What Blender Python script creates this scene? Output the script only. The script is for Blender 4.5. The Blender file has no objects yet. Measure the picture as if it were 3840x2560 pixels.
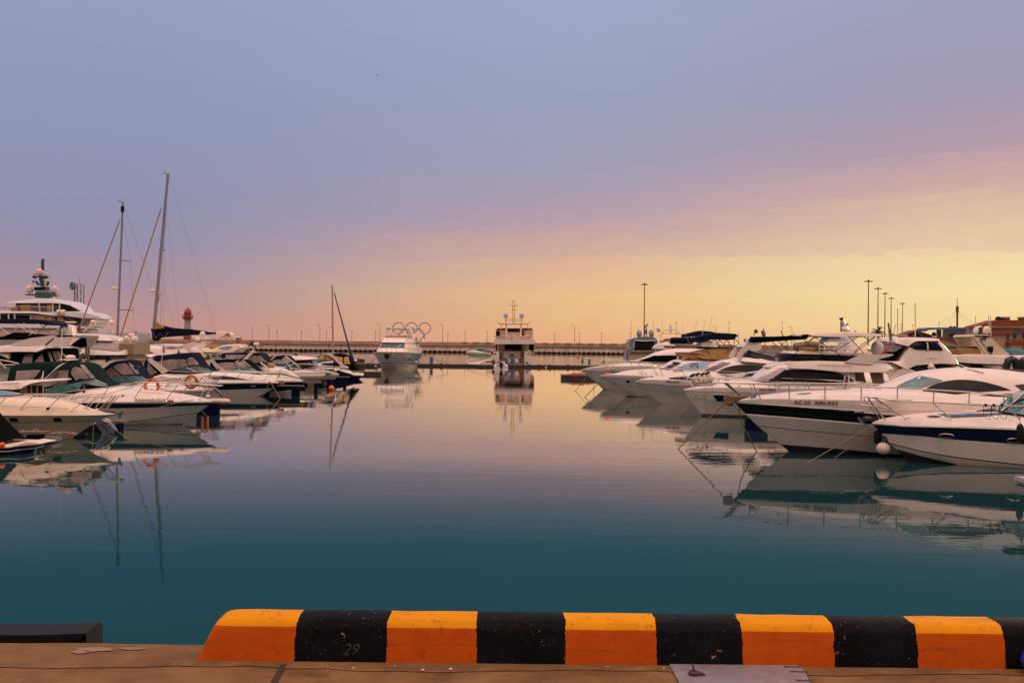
import bpy, bmesh, math, random
import numpy as np
from mathutils import Vector, Matrix
random.seed(7)
R = math.radians
scene = bpy.context.scene
COL = scene.collection
# ------------------------------------------------------------------ camera
FPX, CX, CY = 3733.0, 1920.0, 1280.0
H, ROLL, PITCH = 3.7, 0.0105, 20/3733.0
CAM = Vector((0, 0, H))
cr, sr, cp, sp = math.cos(ROLL), math.sin(ROLL), math.cos(PITCH), math.sin(PITCH)
right = Vector((cr, 0, sr)); up0 = Vector((-sr, 0, cr)); fw0 = Vector((0, 1, 0))
PR = Matrix.Rotation(PITCH, 3, 'X')
RX, UX, FX = PR @ right, PR @ up0, PR @ fw0
cam = bpy.data.cameras.new('camera'); cam.lens = 35; cam.sensor_width = 36
cam.clip_start = 0.1; cam.clip_end = 20000
co = bpy.data.objects.new('camera', cam); COL.objects.link(co)
m = Matrix((RX, UX, -FX)).transposed().to_4x4(); m.translation = CAM
co.matrix_world = m
scene.camera = co
scene.view_settings.view_transform = 'Standard'; scene.view_settings.look = 'None'
scene.view_settings.exposure = 0.0; scene.view_settings.gamma = 1.0
scene.render.resolution_x = 1024; scene.render.resolution_y = 682
scene.cycles.max_bounces = 6; scene.cycles.glossy_bounces = 4; scene.cycles.diffuse_bounces = 3
scene.cycles.transparent_max_bounces = 6
try:
    scene.cycles.use_denoising = True
except Exception: pass

def ray(px, py):
    return RX*((px-CX)/FPX) + UX*((CY-py)/FPX) + FX
def at(px, py, Y):
    d = ray(px, py); return CAM + d*(Y/d.y)
def onz(px, py, z=0.0):
    d = ray(px, py); return CAM + d*((z-H)/d.z)
def s2l(c):
    return tuple((v/255/12.92 if v/255 <= .04045 else ((v/255+.055)/1.055)**2.4) for v in c)

# ------------------------------------------------------------------ sky
world = bpy.data.worlds.new('World'); scene.world = world; world.use_nodes = True
nt = world.node_tree; nt.nodes.clear()
def N(t, **k):
    n = nt.nodes.new(t)
    for a, b in k.items(): setattr(n, a, b)
    return n
def LK(a, b): nt.links.new(a, b)
def MATH(op, a, b=None, clamp=False, tree=None):
    t = tree or nt
    n = t.nodes.new('ShaderNodeMath'); n.operation = op; n.use_clamp = clamp
    for i, v in enumerate((a, b)):
        if v is None: continue
        if isinstance(v, (int, float)): n.inputs[i].default_value = v
        else: t.links.new(v, n.inputs[i])
    return n.outputs[0]
tc = N('ShaderNodeTexCoord'); sep = N('ShaderNodeSeparateXYZ'); LK(tc.outputs['Generated'], sep.inputs[0])
X_, Y_, Z_ = sep.outputs
az = MATH('ARCTAN2', X_, Y_)
# streaky high cloud: noise laid out in direction, stretched along the horizon
cmb = N('ShaderNodeCombineXYZ'); LK(MATH('MULTIPLY', az, 2.2), cmb.inputs[0]); LK(MATH('MULTIPLY', MATH('ADD', Z_, MATH('MULTIPLY', az, -0.035)), 34.0), cmb.inputs[1])
nz = N('ShaderNodeTexNoise'); nz.inputs['Scale'].default_value = 1.5; nz.inputs['Detail'].default_value = 6; nz.inputs['Roughness'].default_value = .55
LK(cmb.outputs[0], nz.inputs['Vector'])
cmb2 = N('ShaderNodeCombineXYZ'); LK(MATH('MULTIPLY', az, 14.0), cmb2.inputs[0]); LK(MATH('MULTIPLY', Z_, 60.0), cmb2.inputs[1])
nz2 = N('ShaderNodeTexNoise'); nz2.inputs['Scale'].default_value = 2.2; nz2.inputs['Detail'].default_value = 7; nz2.inputs['Roughness'].default_value = .65
LK(cmb2.outputs[0], nz2.inputs['Vector'])
zz = MATH('ADD', Z_, MATH('MULTIPLY', MATH('SUBTRACT', nz.outputs[0], .5), .042))
zz = MATH('ADD', zz, MATH('MULTIPLY', MATH('SUBTRACT', nz2.outputs[0], .5), .030))
def ramp(stops):
    r = N('ShaderNodeValToRGB'); LK(zz, r.inputs[0]); el = r.color_ramp.elements
    while len(el) > 1: el.remove(el[0])
    for i, (h, c) in enumerate(stops):
        p = h/math.sqrt(3733**2+h*h) if h < 5000 else .999
        e = el[0] if i == 0 else el.new(p)
        e.position = p; e.color = (*s2l(c), 1)
    return r.outputs[0]
ZEN = [(2600, (228, 192, 200)), (9999, (255, 232, 216))]
rl = ramp([(0, (190, 142, 138)), (60, (188, 142, 139)), (140, (178, 142, 148)), (230, (163, 142, 158)), (330, (151, 142, 168)), (480, (143, 145, 175)), (800, (143, 150, 183)), (1300, (150, 159, 192))]+ZEN)
rc = ramp([(0, (230, 170, 128)), (90, (232, 180, 128)), (190, (234, 188, 136)), (300, (222, 178, 146)), (400, (200, 163, 158)), (520, (176, 155, 172)), (680, (159, 157, 182)), (950, (152, 162, 190)), (1300, (160, 168, 200))]+ZEN)
rr = ramp([(0, (234, 194, 146)), (80, (239, 209, 154)), (200, (241, 219, 164)), (330, (238, 214, 166)), (350, (230, 198, 164)), (470, (220, 186, 160)), (560, (205, 168, 162)), (700, (178, 153, 168)), (900, (158, 151, 178)), (1300, (156, 162, 190))]+ZEN)
def mixc(f, a, b):
    n = N('ShaderNodeMix'); n.data_type = 'RGBA'
    LK(f, n.inputs[0])
    for i, v in ((6, a), (7, b)):
        if isinstance(v, tuple): n.inputs[i].default_value = v
        else: LK(v, n.inputs[i])
    return n.outputs[2]
def mrange(v, a, b):
    n = N('ShaderNodeMapRange'); n.interpolation_type = 'SMOOTHSTEP'; n.inputs[1].default_value = a; n.inputs[2].default_value = b
    LK(v, n.inputs[0]); return n.outputs[0]
c1 = mixc(mrange(az, -.40, .12), rl, rc)
c2 = mixc(mrange(az, .0, .46), c1, rr)
# unseen sky behind the camera, invented as lighting: dim low band, bright pink zenith
back = mixc(mrange(Z_, .28, 1.0), (.12, .075, .06, 1), (3.5, 2.35, 1.95, 1))
c3 = mixc(mrange(Y_, .25, -.35), c2, back)
sky = N('ShaderNodeTexSky'); sky.sky_type = 'NISHITA'; sky.sun_disc = False
SUN_EL, SUN_AZ = R(7), R(38)
sky.sun_elevation = SUN_EL; sky.sun_rotation = SUN_AZ
skm = N('ShaderNodeVectorMath'); skm.operation = 'SCALE'; skm.inputs[3].default_value = .0012; LK(sky.outputs[0], skm.inputs[0])
add = N('ShaderNodeVectorMath'); add.operation = 'ADD'; LK(c3, add.inputs[0]); LK(skm.outputs[0], add.inputs[1])
bg = N('ShaderNodeBackground'); bg.inputs[1].default_value = 1.0; LK(add.outputs[0], bg.inputs[0])
wo = N('ShaderNodeOutputWorld'); LK(bg.outputs[0], wo.inputs[0])
sd = bpy.data.lights.new('sun', 'SUN'); sd.energy = 0.9; sd.angle = R(14); sd.color = (1, .74, .42)
so = bpy.data.objects.new('sun', sd); COL.objects.link(so)
dv = Vector((math.sin(SUN_AZ)*math.cos(SUN_EL), math.cos(SUN_AZ)*math.cos(SUN_EL), math.sin(SUN_EL)))
so.rotation_euler = dv.to_track_quat('Z', 'Y').to_euler()

# ------------------------------------------------------------------ materials
MATS = {}
def mat(name, col, rough=.5, metal=0.0, var=.08, scale=3.0, coat=0.0, bump=0.0, spec=.5, stretch=(1, 1, 1), dirt=None, alpha=1.0, emit=0):
    if name in MATS: return MATS[name]
    m = bpy.data.materials.new(name); m.use_nodes = True; t = m.node_tree; b = t.nodes['Principled BSDF']
    b.inputs['Roughness'].default_value = rough; b.inputs['Metallic'].default_value = metal
    b.inputs['Coat Weight'].default_value = coat; b.inputs['Coat Roughness'].default_value = .12
    b.inputs['Specular IOR Level'].default_value = spec
    c = t.nodes.new('ShaderNodeTexCoord'); mp = t.nodes.new('ShaderNodeMapping'); mp.inputs['Scale'].default_value = stretch
    t.links.new(c.outputs['Object'], mp.inputs[0])
    n = t.nodes.new('ShaderNodeTexNoise'); n.inputs['Scale'].default_value = scale; n.inputs['Detail'].default_value = 6; n.inputs['Roughness'].default_value = .6
    t.links.new(mp.outputs[0], n.inputs['Vector'])
    r = t.nodes.new('ShaderNodeMapRange'); r.inputs[1].default_value = .3; r.inputs[2].default_value = .7; r.inputs[3].default_value = 1-var; r.inputs[4].default_value = 1+var
    t.links.new(n.outputs[0], r.inputs[0])
    v = t.nodes.new('ShaderNodeVectorMath'); v.operation = 'SCALE'; v.inputs[0].default_value = col[:3]; t.links.new(r.outputs[0], v.inputs[3])
    out = v.outputs[0]
    if dirt:
        dc, amt, dsc, dstr = dirt
        mp2 = t.nodes.new('ShaderNodeMapping'); mp2.inputs['Scale'].default_value = dstr; t.links.new(c.outputs['Object'], mp2.inputs[0])
        n2 = t.nodes.new('ShaderNodeTexNoise'); n2.inputs['Scale'].default_value = dsc; n2.inputs['Detail'].default_value = 8; n2.inputs['Roughness'].default_value = .7
        t.links.new(mp2.outputs[0], n2.inputs['Vector'])
        r2 = t.nodes.new('ShaderNodeMapRange'); r2.inputs[1].default_value = .5; r2.inputs[2].default_value = .72; r2.inputs[4].default_value = amt
        t.links.new(n2.outputs[0], r2.inputs[0])
        mx = t.nodes.new('ShaderNodeMix'); mx.data_type = 'RGBA'; t.links.new(r2.outputs[0], mx.inputs[0]); t.links.new(out, mx.inputs[6]); mx.inputs[7].default_value = (*dc, 1)
        out = mx.outputs[2]
    t.links.new(out, b.inputs['Base Color'])
    if bump:
        bp = t.nodes.new('ShaderNodeBump'); bp.inputs['Strength'].default_value = bump; bp.inputs['Distance'].default_value = .02
        t.links.new(n.outputs[0], bp.inputs['Height']); t.links.new(bp.outputs[0], b.inputs['Normal'])
    b.inputs['Alpha'].default_value = alpha
    MATS[name] = m; return m
GEL = mat('gelcoat', (.74, .655, .61), .33, var=.05, scale=1.2, coat=.15, dirt=((.45, .37, .29), .34, 2.6, (1.6, 1.6, .22)))
GEL2 = mat('cream_gelcoat', (.70, .58, .44), .4, var=.05, scale=1.2, coat=0, dirt=((.5, .42, .33), .2, 2.2, (1, 1, .25)))
NAVY = mat('navy_gelcoat', (.005, .008, .04), .16, var=.2, scale=2, coat=.15, spec=.3)
BLACKG = mat('black_gelcoat', (.004, .005, .008), .14, var=.2, scale=2, coat=.1, spec=.3)
BOOT = mat('antifouling', (.012, .016, .03), .6, var=.3, scale=6)
GLASS = mat('dark_glass', (.004, .007, .011), .05, var=.4, scale=1.5, spec=.16, dirt=((.040, .040, .046), .75, 1.1, (.7, 1, 1.5)))  # lighter patches in the dirt slot are faint reflections painted into the glass
TEAL = mat('teal_glass', (.05, .17, .19), .07, var=.55, scale=1.6, spec=.7)
SKYGL = mat('blue_glass', (.13, .27, .42), .1, var=.15, scale=1.6, spec=.6)
VINYL = mat('clear_vinyl', (.24, .19, .19), .22, var=.4, scale=2.2, spec=.5, stretch=(1, 1, 1.6), dirt=((.07, .09, .1), .8, 1.6, (1.3, 1, .7)))
AMBER = mat('amber_vinyl', (.5, .3, .1), .25, var=.25, scale=2.2)
STEEL = mat('stainless', (.55, .5, .46), .22, metal=.9, var=.1)
DSTEEL = mat('dull_steel', (.18, .16, .15), .45, metal=.5, var=.2)
C_NAVY = mat('navy_canvas', (.004, .006, .022), .9, var=.25, scale=5, bump=.4, spec=.1)
C_BLK = mat('black_canvas', (.0022, .003, .004), .9, var=.3, scale=5, bump=.4, spec=.03)
C_GRN = mat('green_canvas', (.002, .015, .014), .9, var=.25, scale=5, bump=.4, spec=.1)
C_TAN = mat('tan_canvas', (.30, .17, .055), .85, var=.2, scale=4, bump=.4)
C_GREY = mat('grey_canvas', (.36, .31, .31), .85, var=.15, scale=2.5, bump=1.0, stretch=(1.5, 1, 3))
C_WHT = mat('beige_canvas', (.55, .47, .43), .85, var=.1, scale=3, bump=.3)
C_BRN = mat('brown_panel', (.16, .11, .08), .7, var=.15, scale=3)
RUB = mat('rubber', (.006, .006, .008), .6, var=.3, scale=20, spec=.2)
ORG = mat('orange_foam', (.72, .10, .015), .5, var=.15, scale=9)
BLUEP = mat('blue_plastic', (.012, .055, .17), .45, var=.2, scale=4)
NBLUE = mat('dark_blue_float', (.002, .004, .022), .9, var=.25, scale=4, spec=.05)
WOOD = mat('pontoon_boards', (.13, .085, .06), .8, var=.3, scale=3, stretch=(8, 1, 1), bump=.3)
ROPE = mat('rope', (.20, .125, .045), .8, var=.2, scale=30)
BROPE = mat('dark_rope', (.03, .03, .03), .8, var=.2, scale=30)
TEXTM = mat('letter_black', (.006, .006, .007), .5, var=.1)
GREYT = mat('letter_grey', (.10, .09, .09), .5, var=.1)
RED = mat('flag_red', (.45, .05, .03), .7, var=.1)
FBLUE = mat('flag_blue', (.03, .05, .22), .7, var=.1)
FWHITE = mat('flag_white', (.75, .72, .72), .7, var=.05)
SILVER = mat('silver_paint', (.17, .22, .29), .3, metal=.3, var=.1, coat=.3)
TEALM = mat('mast_teal', (.02, .07, .09), .4, var=.2)
SKIN = mat('skin', (.42, .24, .16), .6, var=.08)
TEAK = mat('teak', (.30, .17, .08), .7, var=.2, scale=6, stretch=(1, 6, 1))

# ------------------------------------------------------------------ object helpers
ORG0 = {}
def empty(name, loc, label=None, cat=None, group=None):
    o = bpy.data.objects.new(name, None); COL.objects.link(o); o.location = loc; o.empty_display_size = .2
    ORG0[o] = Vector(loc)
    if label: o['label'] = label
    if cat: o['category'] = cat
    if group: o['group'] = group
    return o
def tag(o, label=None, cat=None, group=None, kind=None):
    if o is None: return o
    for k, v in (('label', label), ('category', cat), ('group', group), ('kind', kind)):
        if v: o[k] = v
    return o
class MB:
    """collects geometry in world coordinates, then links it as one object"""
    def __init__(s): s.v = []; s.f = []; s.m = []; s.mi = 0
    def add(s, vs, fs, mi=None):
        b = len(s.v); s.v += [tuple(p) for p in vs]
        for f in fs: s.f.append([b+i for i in f]); s.m.append(s.mi if mi is None else mi)
    def box(s, c, d, rz=0, mi=None):
        cx, cy, cz = c; a, b, h = d[0]/2, d[1]/2, d[2]/2; co_, si = math.cos(rz), math.sin(rz)
        vs = [(cx+x*co_-y*si, cy+x*si+y*co_, cz+z) for x in (-a, a) for y in (-b, b) for z in (-h, h)]
        s.add(vs, [(0, 1, 3, 2), (4, 6, 7, 5), (0, 4, 5, 1), (2, 3, 7, 6), (0, 2, 6, 4), (1, 5, 7, 3)], mi)
    def tube(s, pts, r, n=6, mi=None, cap=True):
        pts = [Vector(p) for p in pts]; rs = r if isinstance(r, (list, tuple)) else [r]*len(pts)
        vs = []; up = Vector((.13, .31, .94)).normalized()
        for i, p in enumerate(pts):
            t = (pts[min(i+1, len(pts)-1)]-pts[max(i-1, 0)])
            if t.length < 1e-9: t = Vector((0, 0, 1))
            t.normalize()
            a = t.cross(up)
            if a.length < .05: a = t.cross(Vector((1, 0, 0)))
            a.normalize(); b = t.cross(a)
            for k in range(n):
                th = 2*math.pi*k/n; vs.append(p+(a*math.cos(th)+b*math.sin(th))*rs[i])
        fs = [(i*n+k, i*n+(k+1) % n, (i+1)*n+(k+1) % n, (i+1)*n+k) for i in range(len(pts)-1) for k in range(n)]
        if cap: fs += [tuple(range(n))[::-1], tuple((len(pts)-1)*n+k for k in range(n))]
        s.add(vs, fs, mi)
    def lathe(s, c, prof, n=16, mi=None, axis=Vector((0, 0, 1))):
        c = Vector(c); axis = Vector(axis).normalized(); a = axis.orthogonal().normalized(); b = axis.cross(a)
        vs = [c+axis*z+(a*math.cos(2*math.pi*k/n)+b*math.sin(2*math.pi*k/n))*r for r, z in prof for k in range(n)]
        fs = [(i*n+k, i*n+(k+1) % n, (i+1)*n+(k+1) % n, (i+1)*n+k) for i in range(len(prof)-1) for k in range(n)]
        fs += [tuple(range(n))[::-1], tuple((len(prof)-1)*n+k for k in range(n))]
        s.add(vs, fs, mi)
    def torus(s, c, R0, r, axis=Vector((0, -1, 0)), n=28, k=8, mi=None):
        c = Vector(c); axis = Vector(axis).normalized(); a = axis.orthogonal().normalized(); b = axis.cross(a)
        vs = []
        for i in range(n):
            d = a*math.cos(2*math.pi*i/n)+b*math.sin(2*math.pi*i/n)
            for j in range(k):
                t = 2*math.pi*j/k; vs.append(c+d*(R0+r*math.cos(t))+axis*r*math.sin(t))
        fs = [(i*k+j, i*k+(j+1) % k, ((i+1) % n)*k+(j+1) % k, ((i+1) % n)*k+j) for i in range(n) for j in range(k)]
        s.add(vs, fs, mi)
    def prism(s, poly, d, mi=None):
        """poly: planar points, extruded by vector d"""
        n = len(poly); d = Vector(d); vs = [Vector(p) for p in poly]; vs += [p+d for p in vs]
        s.add(vs, [tuple(range(n)), tuple(range(2*n-1, n-1, -1))]+[(i, n+i, n+(i+1) % n, (i+1) % n) for i in range(n)], mi)
    def ball(s, c, r, sz=1.0, n=14, mi=None):
        k = 8
        s.lathe(c, [(max(.001, r*math.sin(math.pi*i/k)), -r*sz*math.cos(math.pi*i/k)) for i in range(k+1)], n, mi)
    def build(s, name, mats, parent=None, angle=35, smooth=True):
        me = bpy.data.meshes.new(name)
        off = ORG0.get(parent)
        if parent is not None and off is None:
            p = parent
            while p is not None and p not in ORG0: p = p.parent
            off = ORG0.get(p)
        off = off or Vector((0, 0, 0))
        own = None
        if parent is None and s.v:
            a = np.array(s.v); own = Vector(((a[:, 0].min()+a[:, 0].max())/2, (a[:, 1].min()+a[:, 1].max())/2, a[:, 2].min())); off = own
        me.from_pydata([(v[0]-off.x, v[1]-off.y, v[2]-off.z) for v in s.v], [], s.f)
        if not isinstance(mats, (list, tuple)): mats = [mats]
        for m_ in mats: me.materials.append(m_)
        me.polygons.foreach_set('material_index', s.m)
        bm = bmesh.new(); bm.from_mesh(me); bmesh.ops.remove_doubles(bm, verts=bm.verts, dist=1e-5)
        bmesh.ops.recalc_face_normals(bm, faces=bm.faces); bm.to_mesh(me); bm.free()
        if smooth:
            me.polygons.foreach_set('use_smooth', [True]*len(me.polygons)); me.set_sharp_from_angle(angle=R(angle))
        o = bpy.data.objects.new(name, me); COL.objects.link(o)
        if parent is not None: o.parent = parent
        elif own is not None: o.location = own
        me.update()
        return o
def struct(name, mb, m_, **k):
    o = mb.build(name, m_, **k); o['kind'] = 'structure'; return o

# zoom windows used while tracing the photograph (origin x, y, scale)
ZM = {'A': (0, 1300, 7.84), 'B': (300, 1250, 7.84), 'C': (520, 1260, 7.84), 'D': (760, 1260, 7.84), 'E': (1040, 1290, 6.533),
      'F': (2150, 1360, 7.84), 'G': (3140, 1260, 3.36), 'H': (2640, 1200, 3.36), 'I': (2540, 1350, 3.36), 'J': (3140, 1350, 3.136),
      'K': (2100, 1300, 3.485), 'L': (2350, 1180, 4.276), 'M': (0, 1250, 3.484), 'N': (450, 1250, 3.484), 'O': (0, 900, 3.1357),
      'P': (1350, 1200, 7.127), 'Q': (1820, 1120, 5.227), 'R': (3200, 1100, 3.136), 'S': (900, 1250, 4.48), 'U': (0, 950, 4.48),
      'V': (2100, 1000, 2.614), 'W': (2700, 1000, 3.136), 'X': (400, 620, 2.24), 'Y': (700, 1180, 5.88), 'Z': (1350, 1100, 2.94), '@': (0, 0, 1.0)}
def q(t):
    if not isinstance(t, str): return t
    z = ZM['@']; out = []
    for w in t.split():
        if w in ZM: z = ZM[w]; continue
        a, b = w.split(','); out.append((z[0]+float(a)/z[2], z[1]+float(b)/z[2]))
    return out

class Shell:
    """a closed body along the boat: top and bottom lines, half width, section; knows its own side surface"""
    def __init__(s, boat, s0, s1, zt, zb, w, up=.8, rnd=1.0, n=26):
        s.b, s.s0, s.s1, s.zt, s.zb, s.w, s.up, s.rnd, s.n = boat, s0, s1, zt, zb, w, up, rnd, n
        u = up
        s.sec = [(1, 0), (1-(1-u)*.3, .35), (1-(1-u)*.62, .65), (1-(1-u)*.85, .84), (u*.94, .94), (u*.80, .985), (u*.45, 1.0), (0, 1.0)] if rnd else \
                [(1, 0), (1-(1-u)*.5, .5), (u, .96), (u*.97, 1.0), (0, 1.0)]
    def l_at(s, ss, z):
        zt, zb = s.zt(ss), s.zb(ss); h = (z-zb)/max(zt-zb, 1e-3); h = min(max(h, 0), 1)
        hs = [p[1] for p in s.sec]; ws = [p[0] for p in s.sec]
        return s.w(ss)*float(np.interp(h, hs, ws))
    def build(s, name, m_, parent=None, angle=40):
        mb = MB(); ring = len(s.sec)*2-1; vs = []
        for i in range(s.n+1):
            t = i/s.n; ss = s.s0+(s.s1-s.s0)*t; w, zt, zb = s.w(ss), s.zt(ss), s.zb(ss); zt = max(zt, zb+.003)
            pts = [(w*a, zb+(zt-zb)*h) for a, h in s.sec]; pts = pts+[(-a, b) for a, b in pts[-2::-1]]
            vs += [s.b.W(ss, l, z) for l, z in pts]
        fs = [(i*ring+k, i*ring+k+1, (i+1)*ring+k+1, (i+1)*ring+k) for i in range(s.n) for k in range(ring-1)]
        fs += [(i*ring, (i+1)*ring, (i+1)*ring+ring-1, i*ring+ring-1) for i in range(s.n)]
        fs += [tuple(range(ring)), tuple(s.n*ring+k for k in range(ring))[::-1]]
        mb.add(vs, fs); return mb.build(name, m_, parent or s.b.root, angle=angle)

class Boat:
    def __init__(s, name, label, Y, tip, side, B, L, yaw=0.0, Le=None, cat='boat', group=None, o=None, p=2.1, qq=.82):
        s.sg = -1 if side == 'L' else 1; yaw = R(yaw); s.B, s.L, s.Le, s.p, s.qq = B, L, Le or L*.62, p, qq
        s.a = Vector((s.sg*math.cos(yaw), -math.sin(yaw), 0)); s.nn = Vector((-math.sin(yaw)*s.sg, -math.cos(yaw), 0))
        if o is None:
            t = at(*q(tip)[0], Y); s.ztip = t.z; s.o = Vector((t.x, t.y, 0))
        else: s.o = Vector(o); s.ztip = None
        c = s.o+s.a*(L/2)
        s.root = empty(name, (c.x, c.y, 0), label, cat, group); s.hull = None
    def W(s, ss, l, z): p = s.o+s.a*ss+s.nn*l; return Vector((p.x, p.y, z))
    def loc(s, px, py, l=0.0):
        d = ray(px, py); t = (l-(CAM-s.o).dot(s.nn))/d.dot(s.nn); p = CAM+d*t
        return (p-s.o).dot(s.a), p.z
    def beam(s, ss, s0=0.0):
        x = min(max((ss-s0)/s.Le, 0), 1); b = s.B*(1-(1-x)**s.p)**s.qq
        y = max(0, (ss-s.L*.7)/(s.L*.3)); return b*(1-.08*y*y)
    def conv(s, tr, lf):
        """traced line -> sorted (s, z) arrays; lf gives the lateral offset of the surface it lies on"""
        if not isinstance(tr, str): pts = sorted(tr)
        else:
            pts = []
            for px, py in q(tr):
                l = lf(0) if callable(lf) else lf
                for _ in range(5):
                    ss, z = s.loc(px, py, l); l = lf(ss) if callable(lf) else lf
                pts.append((ss, z))
            pts.sort()
        return np.array([p[0] for p in pts]), np.array([p[1] for p in pts])
    def make_hull(s, levels, stem, bands, mats, name='hull', keel=True, nt=30):
        """levels: [(trace, f)], top to bottom, the last above-water one then water and bottom are added; bands: material index between levels"""
        levels = [(tr, f if f > .955 else 1-(1-f)*1.75) for tr, f in levels]
        xs, zs = s.conv(stem, 0.0); k = np.argsort(zs); sz, sx = zs[k], xs[k]
        s.stem = lambda z: float(np.interp(z, sz, sx))
        s.lv = []
        for tr, f in levels:
            ax, azz = s.conv(tr, lambda ss, f=f: f*s.beam(ss))
            s0 = s.stem(azz[0]); s.lv.append((ax, azz, f, s0))
        fl = levels[-1][1]
        s.lv.append((np.array([0, s.L]), np.array([0.0, 0.0]), fl*.93, s.stem(0)))
        s.lv.append((np.array([0, s.L]), np.array([-.35, -.35]), fl*.6, s.stem(0)+.5))
        s.lv.append((np.array([0, s.L]), np.array([-.45, -.45]), 0.0, s.stem(0)+.6))
        bands = list(bands)+[len(mats)-1]*2
        mb = MB(); nl = len(s.lv); ring = nl*2-1; vs = []
        for i in range(nt+1):
            t = (i/nt)**1.6; pts = []
            for ax, az_, f, s0 in s.lv:
                ss = s0+(s.L-s0)*t; l = f*s.beam(ss, s0); z = float(np.interp(ss, ax, az_)); pts.append((ss, l, z))
            pts = pts+[(a, -b, c) for a, b, c in pts[-2::-1]]
            vs += [s.W(*p_) for p_ in pts]
        for i in range(nt):
            for k in range(ring-1):
                kk = k if k < nl-1 else ring-2-k
                mb.mi = bands[min(kk, len(bands)-1)]
                mb.add([vs[i*ring+k], vs[i*ring+k+1], vs[(i+1)*ring+k+1], vs[(i+1)*ring+k]], [(0, 1, 2, 3)])
        mb.mi = 0; mb.add([vs[nt*ring+k] for k in range(ring)], [tuple(range(ring))])
        mb.add([vs[i*ring] for i in range(nt+1)]+[vs[i*ring+ring-1] for i in range(nt+1)], [(i, i+1, nt+2+i, nt+1+i) for i in range(nt)])
        s.hull = mb.build(name, mats, s.root, angle=30)
        return s.hull
    def zs(s, ss):
        ax, az_, f, s0 = s.lv[0]; return float(np.interp(ss, ax, az_))
    def hl(s, ss, z):
        P = []
        for ax, az_, f, s0 in s.lv[:-1]:
            P.append((float(np.interp(ss, ax, az_)), f*s.beam(ss, s0) if ss > s0 else 0.0))
        P.sort(); return float(np.interp(z, [p[0] for p in P], [p[1] for p in P]))
    def deck(s, top, m_, name='deck', f=.97, up=.62):
        ax, azz = s.conv(top, lambda ss: .35*s.beam(ss))
        sh = Shell(s, .02, s.L, lambda ss: max(float(np.interp(ss, ax, azz)), s.zs(ss)+.02), lambda ss: s.zs(ss)+.004, lambda ss: s.beam(ss)*f, up=up, n=40)
        sh.sec = [(1, 0), (.985, .10), (.93, .35), (.86, .62), (.76, .82), (.6, .94), (.35, .99), (0, 1.0)]
        sh.build(name, m_, angle=50); return sh
    def shell(s, name, top, bot, w, m_, up=.8, front=.25, wf=.35, aft=0.0, wa=1.0, rnd=1, n=26, parent=None, angle=40, lt=.5):
        ax, azz = s.conv(top, w*lt); bx, bz = s.conv(bot, w)
        s0, s1 = ax[0], ax[-1]; Ls = s1-s0
        def wf_(ss):
            t = (ss-s0)/Ls; k = 1.0
            if front > 0 and t < front: k = wf+(1-wf)*math.sin(math.pi/2*max(t, 0)/front)
            if aft > 0 and t > 1-aft: k = min(k, wa+(1-wa)*math.sin(math.pi/2*max(1-t, 0)/aft))
            return w*k
        sh = Shell(s, s0, s1, lambda ss: float(np.interp(ss, ax, azz)), lambda ss: float(np.interp(ss, bx, bz)), wf_, up, rnd, n)
        sh.ob = sh.build(name, m_, parent, angle); return sh
    def patch(s, name, surf, top, bot, m_, off=.014, n=18, rows=3, parent=None, l0=None):
        """a pane lying on a shell (or on the hull when surf is None) between two traced lines"""
        la = (surf.l_at if surf else s.hl)
        def cv(tr):
            out = []
            for px, py in q(tr):
                l = l0 if l0 is not None else (surf.w((surf.s0+surf.s1)/2) if surf else s.B)*.9
                for _ in range(8):
                    ss, z = s.loc(px, py, l); l = .5*l+.5*la(ss, z)
                out.append((ss, z))
            out.sort(); return np.array([p[0] for p in out]), np.array([p[1] for p in out])
        tx, tz = cv(top); bx, bz = cv(bot); s0, s1 = max(tx[0], bx[0]), min(tx[-1], bx[-1])
        mb = MB(); vs = []
        for k in (0, 1):
            for i in range(n+1):
                ss = s0+(s1-s0)*i/n; zt = float(np.interp(ss, tx, tz)); zb = float(np.interp(ss, bx, bz))
                if zt < zb+.004: zt = zb+.004
                for j in range(rows+1):
                    z = zb+(zt-zb)*j/rows; vs.append(s.W(ss, la(ss, z)+(off if k else -.03), z))
        r1 = rows+1; base = (n+1)*r1
        fs = [(base+i*r1+j, base+(i+1)*r1+j, base+(i+1)*r1+j+1, base+i*r1+j+1) for i in range(n) for j in range(rows)]
        for i in range(n):
            for j in (0, rows): fs.append((i*r1+j, (i+1)*r1+j, base+(i+1)*r1+j, base+i*r1+j))
        for j in range(rows):
            for i in (0, n): fs.append((i*r1+j, i*r1+j+1, base+i*r1+j+1, base+i*r1+j))
        mb.add(vs, fs); return mb.build(name, m_, parent or s.root, angle=30)
    def text(s, txt, box, m_=None, surf=None, name='registration_lettering', off=.012, bold=.012, flag=False):
        """box: two corners (left-bottom, right-top) of the first and last letter, traced"""
        (x0, y0), (x1, y1) = q(box)
        cu = bpy.data.curves.new(name, 'FONT'); cu.body = txt; cu.size = 1; cu.offset = bold
        tmp = bpy.data.objects.new('t', cu); COL.objects.link(tmp); bpy.context.view_layer.update()
        me = bpy.data.meshes.new_from_object(tmp.evaluated_get(bpy.context.evaluated_depsgraph_get()))
        bpy.data.objects.remove(tmp)
        bm = bmesh.new(); bm.from_mesh(me); bmesh.ops.triangulate(bm, faces=bm.faces)
        P = np.array([v.co[:] for v in bm.verts]); xa, xb, ya, yb = P[:, 0].min(), P[:, 0].max(), P[:, 1].min(), P[:, 1].max()
        la = surf.l_at if surf else s.hl; hgt = y0-y1-0  # pixel height of a letter at each end is taken equal
        mb = MB(); vs = []
        slope = getattr(s, 'tslope', 0.0)
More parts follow.
